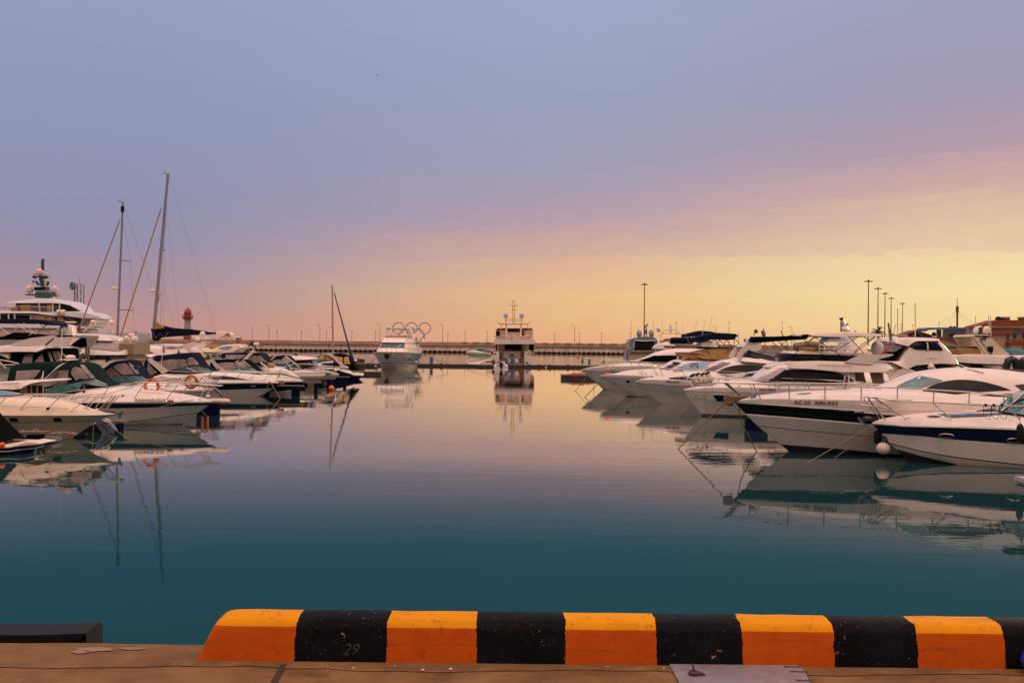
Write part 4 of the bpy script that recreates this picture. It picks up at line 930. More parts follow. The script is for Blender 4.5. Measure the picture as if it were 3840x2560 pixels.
# ---- R5: porthole yacht
b = Boat('flybridge_yacht', 'white yacht with one round porthole, pale blue cabin window and tan covered flybridge', 76.2, 'K 522,384', 'R', 2.2, 16, yaw=3, Le=8.5, group=GR)
b.make_hull([('K 522,380 560,372 650,365 780,368 1010,380 1400,400', 1.0), ('K 545,399 690,402 860,412 1050,418 1400,430', .98), ('K 549,403 690,406 860,416 1050,422 1400,434', .975), ('K 700,488 860,505 1020,525 1400,550', .92), ('K 702,491 860,509 1020,529 1400,554', .915), ('K 870,640 980,652 1150,660 1400,670', .80)],
            'K 520,388 560,420 640,470 760,565 880,655 895,668', [0, 1, 0, 1, 0], [GEL, BLACKG, BOOT])
dk = b.deck('K 530,375 590,366 650,358 740,348 800,330 900,310 1050,298 1300,288 1600,285', GEL, up=.85)
b.port('K 888,450', 13, 12, BLACKG)
s5 = b.shell('cabin', 'L 480,880 620,812 740,742 800,722 870,712 1100,703 1500,715 1720,735 2000,760', 'L 480,890 760,905 1200,905 2000,910', 1.85, GEL, up=.74, front=.3, wf=.35)
b.patch('windscreen', s5, 'L 490,868 620,800 740,748 800,752 870,768', 'L 490,876 560,886 680,886 760,830 870,774', GLASS, n=20, off=.02)
b.patch('side_window', s5, 'L 755,884 830,840 930,795 1030,770 1130,762 1250,766 1350,782 1420,800', 'L 755,888 900,886 1080,884 1180,874 1300,840 1420,806', SKYGL, n=24)
P = b.pts('L 1035,790 1138,784', lambda ss: 1.8); b.tube('window_frame', 'L 1035,842 1035,792 1138,784 1138,850', 1.78, .035, RUB)
b.shell('flybridge_cover', 'L 1050,600 1150,575 1250,556 1450,533 1600,540 1700,550 1800,540 1880,508 1900,505', 'L 1050,640 1250,712 1400,715 1600,722 1720,712 1770,700 1900,690', 1.6, C_TAN, up=.8, front=.1, wf=.7)
b.shell('tan_screen', 'L 806,606 900,610 1060,618 1180,632 1255,660', 'L 806,612 860,650 890,690 1060,708 1200,712 1255,712', 1.5, C_TAN, up=.97, front=.2, wf=.4, rnd=0)
b.tube('screen_rail', 'L 806,604 1060,612 1180,628 1255,660', 1.5, .03, C_BRN)
b.shell('folded_sun_roof', 'L 1048,370 1080,358 1200,330 1330,296 1430,288 1600,296 1730,305 1752,325 1755,340', 'L 1048,385 1080,402 1130,428 1190,446 1300,412 1400,395 1600,398 1730,402 1755,350', 1.5, C_NAVY, up=.93, front=.05, wf=.9, lt=.4)
for tr in ('L 1090,405 1470,745', 'L 1190,445 1160,560', 'L 1700,480 1480,745', 'L 1385,400 1320,490', 'L 1400,400 1510,490', 'L 1500,400 1430,480', 'L 1600,400 1540,500', 'L 1600,400 1700,530', 'L 1480,400 1590,500', 'L 1725,400 1725,560', 'L 1740,390 1830,480'):
    b.tube('roof_strut', tr, 1.45, .026, DSTEEL)
for tr in ('L 1125,95 1090,260', 'L 1258,85 1210,320', 'L 1375,10 1322,255'): b.tube('whip_aerial', tr, .6, .02, FWHITE)
b.dome('searchlight', 'L 820,720', 8, 12, .8)
b.rail('L 80,745 200,745 520,800 720,808 1010,860 1400,880', ['L 180,855 300,1030', 'L 200,855 330,960', 'L 425,862 500,970', 'L 510,800 605,1035', 'L 720,810 760,940', 'L 860,880 935,920'], lf=.95, r=.022)
P = b.pts('K 580,362 620,352 660,358', .1); mb = MB(); mb.tube(P, .09, 6); mb.build('orange_bag', ORG, b.root)
anchor(b, 'anchor', 'K 520,385 550,368 556,372 530,392', 'K 530,398 560,392 560,398 532,404', .0, m1=STEEL, m2=STEEL)
# anchor of R4 seen against R5
r5 = b
# ---- R6
b = Boat('motor_yacht', 'white yacht farthest out on the right side, black cover over its long windscreen', 88.5, 'F 233,214', 'R', 2.2, 15, yaw=2, Le=8.5, group=GR)
b.make_hull([('F 233,208 320,185 500,150 900,110 1400,100 2000,95', 1.0), ('F 240,226 700,246 1440,276 2000,290', .98), ('F 246,234 700,253 1440,283 2000,297', .975), ('F 690,590 1120,655 1700,690', .88), ('F 700,600 1120,668 1700,700', .875), ('F 860,785 1100,795 1400,820 2000,840', .80)],
            'F 233,214 420,390 670,590 820,740 910,812', [0, 1, 0, 1, 0], [GEL, BLACKG, BOOT])
dk = b.deck('K 284,296 400,268 500,255 600,246 750,226 900,214 1050,206 1300,206 1600,210', GEL, up=.85)
s6 = b.shell('cabin', 'L 120,742 260,700 380,655 480,602 600,570 700,552 850,540 1100,546 1340,556 1500,580', 'L 120,752 700,775 1200,780 1500,790', 1.8, GEL, up=.8, front=.3, wf=.35)
b.patch('windscreen_cover', s6, 'L 150,738 300,700 430,654 600,650 785,650 850,665 888,682', 'L 150,744 200,762 450,768 680,770 740,740 800,715 888,700', C_BLK, n=24, off=.03)
b.shell('roof_bag', 'L 675,552 690,525 710,520 740,535 800,552', 'L 675,560 800,560', .4, C_TAN, front=0)
b.rail('L -420,745 -380,735 0,735 200,755 680,770', ['L -400,742 -300,850', 'L -300,738 -150,850', 'L 75,740 85,845', 'L 185,768 250,840', 'L 500,770 560,830'], lf=.95, r=.022)
for x in (1025, 1170):
    P0, P1 = b.pts('F %d,60' % x, 1.6)[0], b.pts('F %d,240' % x, 1.6)[0]; mb = MB(); mb.lathe(P1, [(.05, 0), (.13, .08), (.13, (P0-P1).length*.85), (.06, (P0-P1).length)], 10)
    tag(mb.build('fender', GEL2), 'white cylindrical fender on the bow rail of the farthest right yacht', 'fender', 'pair of white fenders on the farthest right bow')
r6 = b

# ---- fingers and floats between the right-hand boats
def finger(label, ys, xa, xb, px0, px1, py0, py1, z=.62, m_=NBLUE):
    """narrow finger pontoon along X; its channel end is a float seen between px0..px1"""
    cx = (xa+xb)/2; rt = empty('finger_pier', (cx, ys, 0), label, 'finger pier', 'finger piers between the moored boats')
    mb = MB(); mb.box((cx, ys, z-.04), (abs(xb-xa), .7, .08)); mb.build('deck_boards', WOOD, rt, smooth=False)
    mb = MB(); x0, x1 = at(px0, 1500, ys-.5).x, at(px1, 1500, ys-.5).x; mb.box(((x0+x1)/2-(.12 if xa < 0 else 0), ys-.3, (z-.1)/2-.2), (x1-x0-(.24 if xa < 0 else 0), .4, z+.3)); mb.build('end_float', m_, rt, smooth=False)
    for i in range(1, 4): mb = MB(); xx = xa+(xb-xa)*i/4; mb.box((xx, ys, .1), (1.2, .9, .7)); mb.build('float', m_, rt, smooth=False)
    return rt
finger('finger pier with blue float under the bow lettered AC 03', 46, at(2810, 1500, 46).x, 24, 2800, 2880, 1565, 1612)
rt = finger('finger pier with dark float between the two nearest right bows', 35.6, at(3310, 1500, 35).x, 26, 3335, 3560, 1650, 1730)
rt = pontoon('finger_platform', at(3830, 1800, 27.9).x, 24, 27.5, 28.3, 'pale end of a finger pier at the right edge of the picture', .18, 'finger pier', top=mat('pale_boards', (.35, .33, .34), .7, var=.2), side=mat('pale_float', (.30, .31, .33), .6), grp=None)
fender('black cone fender hanging above the white round buoy at the finger pier', 'J 476,905', 27, 50, 34.6, RUB, 'J 478,830', None)
fender('round white buoy hanging between the two nearest right bows', 'J 538,1036', 51, 46, 33.6, mat('buoy_white', (.62, .52, .45), .5, var=.15), 'J 540,960', None, ball=True)
mb = MB(); P = [at(*p, 33.5) for p in q('J 478,900 560,900 578,912 585,1000 588,1150')]; mb.tube(P, .02, 6); tag(mb.build('fender_bracket', RUB), 'thin black bent pipe beside the round white buoy', 'pipe')
# mooring lines, right side
def W(px, py): return onz(px, py, .0)
rope('taut yellow line from the ochre bow roller down to the water on the left', [r2.pts('I 600,540', 0)[0], W(*q('I 8,1118')[0])], .020, ROPE)
rope('dark slack line from the bow lettered AC 03 down to the water', r2.pts('I 772,480 765,520 785,660 820,800', 0)+[W(*q('I 998,1148')[0])], .020, mat('brown_rope', (.10, .07, .03), .8))
rope('yellow line from the nearest right bow running down left into the water', [r1.pts('J 410,765', 0)[0], W(*q('I 1615,1308')[0])], .016, ROPE)
rope('second yellow line from the nearest right bow, ending closer in', [r1.pts('J 455,815', 0)[0], W(*q('I 1982,1230')[0])], .016, ROPE)
rope('slack line from the bow lettered GRECHMAN to the water at its left', [r3.pts('I 300,345', .2)[0], W(*q('I 0,712')[0])], .018, ROPE, .1)
rope('line falling from the bow lettered GRECHMAN behind the yellow taut one', [r3.pts('I 318,345', 0)[0], W(*q('I 392,742')[0])], .014, BROPE, .05)
rope('line from the bow lettered PMC 08-55 crossing the porthole yacht', [r4.pts('K 1180,400', .2)[0], W(*q('K 1520,940')[0])], .016, ROPE) if False else None
rope('line from the porthole yacht bow running right along its hull', r5.pts('K 645,390', .3)+[W(*q('K 890,655')[0])], .020, ROPE)
rope('outer line from the farthest right bow to the water, left one', [r6.pts('F 560,190', .3)[0], W(*q('F 55,830')[0])], .022, mat('brown_rope', (.10, .07, .03)))
rope('dark line from the porthole yacht bow slanting down left to the water', [r5.pts('F 880,450', .3)[0], W(*q('F 330,1010')[0])], .026, BROPE)
rope('line falling straight under the farthest right bow', [r6.pts('F 600,580', .3)[0], W(*q('F 605,800')[0])], .02, BROPE)
# ================================================================== LEFT-HAND ROW (bows to the right)
GLF = 'cruisers moored along the left side'
def open_cruiser(): pass
# ---- L1 nearest left
b = Boat('motor_cruiser', 'cream cruiser with two small rectangular hull windows, nearest bow on the left', 38.6, 'M 1510,1062', 'L', 1.5, 9.0, Le=5.5, group=GLF)
b.make_hull([('M -200,1066 30,1070 500,1074 1000,1072 1300,1068 1510,1056', 1.0), ('M -200,1074 30,1078 500,1082 1000,1080 1300,1076 1505,1068', .99), ('M -200,1160 180,1168 500,1166 900,1160 1180,1150 1260,1140', .92), ('M -200,1166 180,1174 500,1172 900,1166 1180,1156 1255,1146', .915)],
            'M 1510,1062 1420,1085 1300,1120 1190,1180 1100,1240 1000,1330 935,1372', [1, 0, 1, 0], [GEL2, GREYT, BOOT])
dk = b.deck('M -200,800 0,820 200,826 400,840 600,862 750,895 900,925 1000,950 1100,985 1200,1010 1350,1030 1450,1042 1505,1054', GEL2, up=.7)
for x0, x1 in ((118, 242), (692, 820)):
    b.patch('hull_window_frame', None, 'M %d,1112 %d,1102 %d,1102 %d,1112' % (x0, x0+12, x1-12, x1), 'M %d,1145 %d,1155 %d,1155 %d,1145' % (x0, x0+12, x1-12, x1), GREYT, off=.02)
    b.patch('hull_window', None, 'M %d,1114 %d,1108 %d,1108 %d,1114' % (x0+8, x0+18, x1-18, x1-8), 'M %d,1136 %d,1140 %d,1140 %d,1136' % (x0+8, x0+18, x1-18, x1-8), GLASS, off=.04)
b.rail('M -200,835 0,832 400,828 1000,825 1400,818 1595,813', ['M 80,832 0,920', 'M 420,830 260,992', 'M 785,828 600,1002', 'M 1175,825 925,1015', 'M 1265,824 1085,985', 'M 1470,820 1290,990', 'M 1515,818 1315,990'], lf=.93, r=.017)
b.tube('far_rail', 'M -200,800 400,802 1000,800 1400,806 1595,813', -.7, .014)
mb = MB(); P = b.pts('M 1600,813', 0)[0]; mb.ball(P, .05); mb.build('bow_light', RUB, b.root)
b.tube('anchor_winch', 'M 1120,990 1150,975 1165,990', .1, .05, STEEL); b.tube('bow_cleat', 'M 1250,985 1290,1000 1270,990', .1, .03)
anchor(b, 'anchor', 'M 1500,1060 1540,1040 1600,1012 1590,1035 1560,1110 1545,1110 1555,1070', 'M 1290,990 1500,1020 1530,1060 1500,1066 1300,1004', .0, m1=GALV, m2=GALV)
P = b.pts('M 627,996', 1.2)[0]; mb = MB(); mb.lathe(P, [(.06, 0), (.06, .08)], 8); mb.build('fuel_cap', RUB, b.root)
b.tube('foredeck_line', 'M 0,948 300,958 600,965 900,985', lambda ss: dk.l_at(ss, dk.zb(ss)+.12)+.01, .008, GREYT)
b.shell('windscreen', 'M -200,760 -60,780 60,800 130,812', 'M -200,815 60,818 130,816', 1.1, TEAL, up=.75, front=.6, wf=.5)
l1 = b
# ---- wheelhouse boat 730 behind it
b = Boat('wheelhouse_boat', 'cabin boat with long cream hardtop numbered 730 and framed sliding doors, stern visible at left', 42.0, 'M 640,860', 'L', 1.3, 7.0, Le=1.0, group=GLF, qq=.3)
b.make_hull([('M -200,850 0,850 600,850', 1.0), ('M -200,1000 0,1000 600,1000', .95)], 'M 640,860 630,1100 620,1400', [0, 0, 0], [GEL, BOOT])
s7 = b.shell('cabin', 'M -200,730 0,726 330,722 340,722', 'M -200,860 340,860', 1.15, GLASS, up=.95, front=0)
for x in (338, 400, 478, 552):
    b.plate('door_frame', 'M %d,670 %d,670 %d,860 %d,860' % (x, x+14, x+14, x), 1.08, .06, mat('frame_ochre', (.36, .22, .11), .5, var=.15), both=False)
for x0, x1 in ((352, 400), (414, 478), (492, 552)):
    P = b.pts('M %d,678 %d,678 %d,855 %d,855' % (x0, x1, x1, x0), 1.02); mb = MB(); mb.prism(P, -b.nn*.04); mb.build('door_pane', GLASS, b.root, smooth=False)
b.shell('hardtop', 'A -300,1050 0,1030 250,1010 600,990 900,975 1170,965 1300,962 1520,958 1560,1000', 'A -300,1235 0,1240 400,1256 620,1228 700,1160 760,1138 850,1100 950,1065 1200,1022 1400,1012 1540,1006 1560,1003', 1.3, GEL, up=.92, front=.05, wf=.9)
b.tslope = 0; flattext(b, '730', 'A 430,1202 555,1172', 1.32, GREYT, b.root, 'number_lettering')
b.tube('roof_line', 'A 0,1085 200,1078 540,1072', 1.27, .01, GREYT)
b.shell('solar_panel', 'A 1180,966 1520,956 1540,962', 'A 1190,985 1540,985', 1.0, GLASS, up=.98, front=0, rnd=0)
b.plate('stern_flag', 'A 1165,965 1190,900 1230,850 1260,800 1285,830 1280,900 1250,960', .3, .02, mat('flag_orange', (.45, .07, .03)), both=False)
b.tube('flag_staff', 'A 1240,965 1262,850 1275,715', .3, .02, FWHITE)
# ---- dark-covered stern boat in the corner
b = Boat('small_boat', 'small boat under a black cover in the lower left corner, white and navy stern platform', 33.6, 'M 525,1440', 'L', 1.35, 4.5, Le=1.1, cat='boat', group=GLF, qq=.5)
b.make_hull([('M -200,1482 0,1482 120,1480 230,1458 500,1438', 1.0), ('M -200,1490 0,1492 130,1492 240,1466 525,1448', 1.0), ('M -200,1530 0,1535 130,1533 240,1508 505,1480', .97), ('M -200,1542 0,1547 130,1545 240,1520 505,1490', .97)], 'M 525,1440 522,1465 512,1480 505,1520', [0, 1, 0, 1], [GEL2, NAVY, BOOT])
b.plate('swim_platform', 'M -200,1478 0,1476 120,1470 230,1450 350,1415 500,1432 515,1440 230,1465 120,1487 0,1490', .9, 1.2, GEL2, both=False)
b.shell('boat_cover', 'M -400,600 0,995 100,1115 200,1235 300,1350 345,1405', 'M -400,1430 0,1432 345,1412', 1.25, C_BLK, up=.75, front=.15, wf=.8, lt=-.75)
for x, y in ((12, 1470), (30, 1455), (-10, 1462)):
    P = b.pts('M %d,%d' % (x, y), 1.2)[0]; mb = MB(); mb.ball(P, .09); mb.build('orange_float', ORG, b.root)
# ---- L2
b = Boat('motor_cruiser', 'white cruiser lettered AA0446RUS59 under a dark green canopy with teal windscreen', 45.6, 'N 1275,905', 'L', 1.6, 9.8, Le=6.0, group=GLF)
b.make_hull([('M 170,800 400,880 600,930 N -300,900 0,897 500,893 900,893 1275,892', 1.0), ('M 170,830 600,935 N -600,912 0,914 500,914 1000,912 1278,908', .99), ('N -600,975 0,978 200,975 500,965 800,950 1000,942 1150,940', .95), ('N -600,1150 200,1142 500,1105 800,1062 980,1045 1020,1030', .90), ('N -600,1160 200,1150 500,1113 800,1070 980,1052 1015,1038', .895), ('N -600,1235 100,1220 400,1205 600,1195 800,1185', .80)],
            'N 1275,900 1150,940 1040,1010 960,1055 880,1120 810,1185 795,1200', [0, 1, 0, 1, 0], [GEL, NAVY, BOOT])
b.text('AA0446RUS59', 'N 193,890 592,853', bold=.02, off=.03)
for i, c_ in enumerate((FWHITE, FBLUE, RED)):
    b.patch('flag_sticker', None, 'N 627,%d 693,%d' % (864+i*10, 864+i*10), 'N 627,%d 693,%d' % (874+i*10, 874+i*10), c_, off=.03)
dk = b.deck('M 170,790 620,795 900,770 1200,700 1460,690 1500,690 1560,715 1742,735 N 0,735 200,742 400,752 600,775 800,800 1000,835 1100,855 1200,868 1270,895', GEL, up=.75)
sh = b.shell('canopy', 'A 440,580 470,510 700,482 1000,450 1400,440 1800,462 2000,458 2352,452 B 0,862 100,885 200,925 350,1110 500,1310 700,1430 900,1545', 'A 440,1010 900,1060 1350,1300 1700,1420 2300,1440 B 200,1540 900,1560', 1.35, C_GRN, up=.80, front=.45, wf=.55)
b.patch('clear_pane', sh, 'A 455,710 800,692 960,682 1190,682', 'A 455,1000 700,1000 960,985 1190,700', VINYL, off=.03)
b.patch('clear_pane', sh, 'A 1400,940 1500,850 1690,700 1700,705', 'A 1400,950 1500,955 1560,950 1700,730', VINYL, off=.03)
b.patch('clear_pane', sh, 'A 1560,980 1700,760 1712,700 2030,690', 'A 1560,1190 1750,1140 2000,1080 2050,980 2030,1075', mat('dim_vinyl', (.10, .10, .085), .25, var=.45, scale=2.2), off=.03)
b.patch('clear_pane', sh, 'A 1722,690 2030,685', 'A 1722,990 1800,1038 1900,1042 2010,1000 2030,940', VINYL, off=.05)
b.patch('clear_pane', sh, 'A 2120,700 2180,620 2260,590 B 60,1010 130,1130', 'A 2120,720 2240,990 B 20,1330 140,1340 280,1330', VINYL, off=.04) if False else None
b.patch('clear_pane', sh, 'A 2100,760 2130,640 2200,590 2300,600 B 60,1020 280,1310', 'A 2100,780 2250,1000 B 0,1320 150,1335 280,1320', VINYL, off=.04)
b.patch('clear_pane', sh, 'B 20,910 120,925 200,1010 440,1290', 'B 20,930 180,1150 330,1320 440,1300', VINYL, off=.04)
b.patch('windscreen', sh, 'A 1280,1250 1700,1160 2352,1030 B 150,1395 400,1360 600,1460 870,1560', 'A 1280,1380 1700,1390 2300,1300 B 100,1465 600,1560 870,1568', TEAL, n=30, off=.035)
b.tube('windscreen_frame', 'A 1280,1240 1700,1150 2352,1010 B 150,1370 480,1310', lambda ss: sh.w(ss)*.93, .03, BLACKG)
b.tube('windscreen_frame', 'B 380,1340 640,1455 900,1568', lambda ss: sh.w(ss)*.85, .035, STEEL)
b.tube('screen_strut', 'A 2040,1100 2200,1180 2350,1260', lambda ss: sh.w(ss)*.97, .03, GREYT)
b.plate('arch', 'A 1270,965 1400,850 1560,700 1700,560 1850,480 1910,472 1800,540 1620,680 1480,800 1350,930 1300,965', 1.42, .10, GEL)
b.dome('radome', 'A 2080,345', 36, 14, .3, stalk=False)
b.shell('arch_top', 'A 1815,366 2000,362 2240,372', 'A 1815,385 2040,400 2240,386', .8, GEL2, front=0)
b.tube('whip_aerial', 'A 1800,470 1822,0 M 812,-60', .5, .018, FWHITE)
b.plate('wind_generator_fin', 'A 2240,440 2352,250 B 0,620 100,570 115,600 20,820 -60,880', .1, .1, mat('olive_board', (.07, .07, .04), .7), both=False)
b.rail('M 620,830 800,775 1000,745 1410,712 1750,650 N 200,640 500,640 900,660 1315,685', ['M 990,770 930,865', 'M 1415,712 1325,850', 'N 305,680 188,845', 'N 750,680 612,850', 'N 1190,692 1030,862', 'N 1150,692 1060,800'], lf=.94, r=.02, mid='M 620,850 1400,790 N 200,690 800,680 1310,700')
b.patch('deck_pad', dk, 'N 110,732 300,740 640,768', 'N 115,742 350,772 640,786', GEL2, off=.05)
b.plate('ensign', 'M 1075,835 1080,720 1100,640 1112,700 1108,830', 1.3, .02, mat('flag_dark', (.16, .05, .05), .8), both=False)
b.shell('bow_roller', 'N 1100,858 1200,848 1370,852 1425,862', 'N 1100,885 1425,890', .16, GEL2, front=0)
b.dome('bow_light', 'N 1150,832', 16, 10, 0, stalk=False)
P = b.pts('M 855,828', 1.5)[0]
b.patch('deck_cushion', dk, 'M 720,900 900,880 1000,900', 'M 720,904 870,938 1000,930', mat('grey_cushion', (.35, .32, .36), .7), off=.05) if False else None
l2 = b
RING = mat('ring_orange', (.55, .11, .028), .5, var=.15, scale=9)
def lifering(label, cpx, dpx, Y, arc=None):
    c = at(*q(cpx)[0], Y); k = Y/FPX; R0 = dpx*k/2*.81; rt = empty('life_ring', c, label, 'life ring'); mb = MB(); mb.torus(c, R0, R0*.235, (0.12, -1, .05)); mb.build('ring', RING, rt)
    mb = MB()
    for a_ in (.2, 1.77, 3.34, 4.91):
        v = Vector((math.cos(a_), 0, math.sin(a_))); mb.tube([c+v*R0-Vector((v.z, 0, -v.x))*.05, c+v*R0+Vector((v.z, 0, -v.x))*.05], R0*.26, 10)
    mb.build('band', mat('ring_band', (.20, .045, .03), .6), rt); return rt
lifering('orange life ring on the bow rail above the lettering AA0446RUS59', 'N 414,690', 60, 46.4)
lifering('darker orange life ring with a yellow line tied to it, on the next bow rail', 'N 930,632', 53, 53.4)
mb = MB(); P = [at(*p, 53.2) for p in q('N 905,565 925,600 950,575 930,560 905,600 915,650 880,680')]; mb.tube(P, .035, 6); tag(mb.build('yellow_line', mat('yellow_line', (.45, .38, .05), .8)), 'yellow line bundled on the darker orange life ring', 'rope')
# ---- L3
b = Boat('motor_cruiser', 'white cruiser with black-framed teal windscreen, lettered with a number ending in cyrillic letters', 56.6, 'N 1235,748', 'L', 1.6, 9.6, Le=6.0, group=GLF)
b.make_hull([('N -400,735 0,735 500,745 800,740 1235,735', 1.0), ('N -400,765 500,765 700,766 1000,762 1238,750', .99), ('N -400,775 500,775 700,776 1000,770 1220,758', .985), ('N -400,950 500,930 700,920 900,900 1000,880', .9), ('N -400,1000 700,1000 850,1000', .8)],
            'N 1238,745 1180,790 1100,840 1000,890 900,970 820,1040', [0, 1, 0, 0], [GEL, BLACKG, BOOT])
dk = b.deck('N -400,690 0,690 250,655 400,640 540,640 800,676 1000,695 1200,722', GEL, up=.75)
sh = b.shell('canopy', 'B 360,1150 420,1110 600,960 800,850 1000,785 1200,770 1470,775 1620,970 1800,1200 1990,1370', 'B 360,1480 900,1480 1990,1420', 1.3, C_NAVY, up=.80, front=.5, wf=.55)
b.plate('arch', 'B 385,1185 500,1050 700,895 850,815 1000,780 1200,765 1440,762 1200,790 1030,810 880,880 700,1020 600,1120 480,1290', 1.4, .1, GEL)
b.patch('clear_pane', sh, 'B 590,1260 750,1110 930,985 1040,1070 1210,1235', 'B 590,1275 850,1270 1200,1240', mat('brown_vinyl', (.10, .065, .05), .25, var=.4, scale=2), off=.03)
b.patch('clear_pane', sh, 'B 990,965 1100,910 1350,868 1430,950 1600,1185', 'B 990,985 1150,1130 1260,1215 1600,1195', VINYL, off=.03)
b.patch('clear_pane', sh, 'B 1430,860 1510,855 1620,980 1750,1180', 'B 1430,880 1540,1060 1655,1190 1750,1184', VINYL, off=.03)
b.patch('windscreen', sh, 'B 560,1330 900,1270 1250,1250 1660,1235 1800,1290 1970,1375', 'B 560,1350 870,1468 1400,1462 1970,1420', TEAL, n=28, off=.035)
b.tube('windscreen_frame', 'B 500,1325 900,1262 1250,1240 1800,1205', lambda ss: sh.w(ss)*.93, .035, BLACKG)
b.tube('screen_strut', 'B 1280,1250 1480,1345 1660,1440', lambda ss: sh.w(ss), .03, DSTEEL)
b.tube('windscreen_frame', 'B 1690,1225 1820,1285 1990,1372', lambda ss: sh.w(ss)*.9, .03, STEEL)
b.tslope = 0
b.text('P 21', 'N 358,737 438,712', bold=.01, off=.03); b.text('\u0424\u041d', 'N 527,737 604,712', bold=.01, off=.03)
b.rail('N 500,600 650,582 850,572 1150,572 1280,565 1290,600', ['N 700,580 590,695', 'N 810,575 600,690', 'N 1000,572 830,745', 'N 1090,572 870,770', 'N 1180,572 1020,715', 'N 1265,570 1090,720', 'N 1285,580 1200,700'], lf=.94, r=.022, mid='N 560,610 700,600 1250,600')
b.tube('pulpit', 'N 1060,665 1310,690 1240,672 1150,660', -.25, .03, GEL)
b.shell('anchor_cover', 'N 1080,672 1110,668 1140,685', 'N 1080,700 1140,700', .2, ORG, front=0)
P = b.pts('N 1195,690 1250,730 1300,770 1340,830', .0); mb = MB(); mb.tube(P, [.05, .08, .08, .05], 8); mb.build('anchor', GALV, b.root)
l3 = b
# ---- L4
b = Boat('motor_cruiser', 'large white cruiser with navy lower hull, navy canopy and slim black accent window', 71.0, 'S 695,832', 'L', 1.7, 9.8, Le=6.2, group=GLF)
b.make_hull([('C 240,1250 420,1245 700,1180 D 0,1350 400,1375 1000,1372 1700,1372 2290,1365', 1.0), ('C 300,1400 700,1400 1500,1405 D 300,1406 540,1398 1300,1385 2290,1387', .99), ('D -1000,1400 -300,1410 540,1405 1300,1392 2280,1394', .985), ('S -300,945 0,940 300,932 570,922', .92), ('S -300,948 0,945 300,936 560,926', .915), ('S -300,1105 0,1085 280,1062 380,1020', .82)],
            'S 695,832 600,900 560,925 480,990 400,1020 285,1070 262,1085', [0, 0, 1, 0, 0], [GEL, NAVY, BOOT])
dk = b.deck('C 240,1230 450,1200 680,1100 870,1030 1000,1068 1500,1062 2352,1045 D 500,1065 1000,1085 1500,1130 1800,1200 2000,1270 2150,1320 2280,1365', GEL, up=.75)
b.patch('accent_window', dk, 'D 0,1168 250,1160 500,1165 750,1178 900,1198 1330,1272', 'D 0,1174 150,1210 400,1268 900,1275 1330,1278', GLASS, n=26, off=.03)
b.port('D 1480,1458', 20, 6, BLACKG)
sh = b.shell('canopy', 'C 240,700 270,650 370,640 500,565 800,545 1150,500 1400,487 1630,478 1700,640 1850,850 2000,930 2200,1032', 'C 240,1240 700,1090 900,1060 1500,1065 2200,1045', 1.4, C_NAVY, up=.82, front=.4, wf=.55)
b.patch('aft_curtain', sh, 'C 180,740 250,700 340,840 450,960 545,1050', 'C 180,1170 250,1185 380,1170 545,1060', VINYL, off=.03) if False else None
b.patch('aft_curtain', sh, 'C 245,720 330,850 450,970 545,1050', 'C 245,1180 380,1165 545,1062', VINYL, off=.03)
b.patch('clear_pane', sh, 'C 520,760 700,715 1000,680 1390,682 1440,870', 'C 520,765 700,885 870,1020 1150,950 1440,882', VINYL, off=.03, n=24)
b.patch('clear_pane', sh, 'C 1425,680 1500,630 1560,612 1620,640 1780,828', 'C 1425,700 1465,868 1600,848 1780,836', VINYL, off=.03)
b.patch('windscreen', sh, 'C 900,1028 1150,965 1500,895 1840,862 2000,940 2150,1022', 'C 900,1036 1060,1058 1500,1060 2150,1040', mat('grey_teal_glass', (.09, .12, .13), .08, var=.5, scale=1.5), n=26, off=.035)
b.tube('windscreen_frame', 'C 870,1030 1150,955 1450,885 1830,850', lambda ss: sh.w(ss)*.95, .035, BLACKG)
b.tube('screen_strut', 'C 1400,930 1550,980 1690,1040', lambda ss: sh.w(ss), .03, GEL)
b.plate('arch', 'C 262,690 290,650 400,638 470,620 380,660 450,720 560,790 700,900 860,1030 700,1110 560,985 420,860 310,780', 1.5, .14, GEL)
b.tube('whip_aerial', 'C 625,985 660,850 700,560 730,300', 1.55, .02, FWHITE)
b.plate('ensign', 'C 690,430 700,330 735,240 765,420 762,510 715,480', .2, .02, mat('flag_dark', (.16, .05, .05)), both=False)
b.shell('blue_cone', 'C 1128,500 1170,405 1205,500', 'C 1128,505 1205,505', .15, mat('blue_cloth', (.08, .14, .25), .8), front=0)
b.shell('arch_top', 'C 250,580 300,540 480,545 495,590', 'C 250,585 380,625 495,600', .6, GEL, front=0)
b.rail('C 870,1030 1400,1060 2352,1040 D 600,1045 1500,1055 2250,1070', ['D 270,1055 150,1185', 'D 705,1080 490,1275', 'D 1155,1080 925,1278', 'D 1520,1120 1345,1285', 'D 1990,1100 1780,1305', 'D 2260,1080 2180,1255', 'C 2170,1050 2060,1160'], lf=.9, r=.02)
b.tube('bow_cleat', 'D 1900,1310 1940,1290 1960,1310', .3, .05, BROPE)
b.shell('bow_roller', 'S 590,792 735,790', 'S 590,800 690,850 735,846', .14, mat('roller_grey', (.16, .14, .13), .6), front=0)
l4 = b
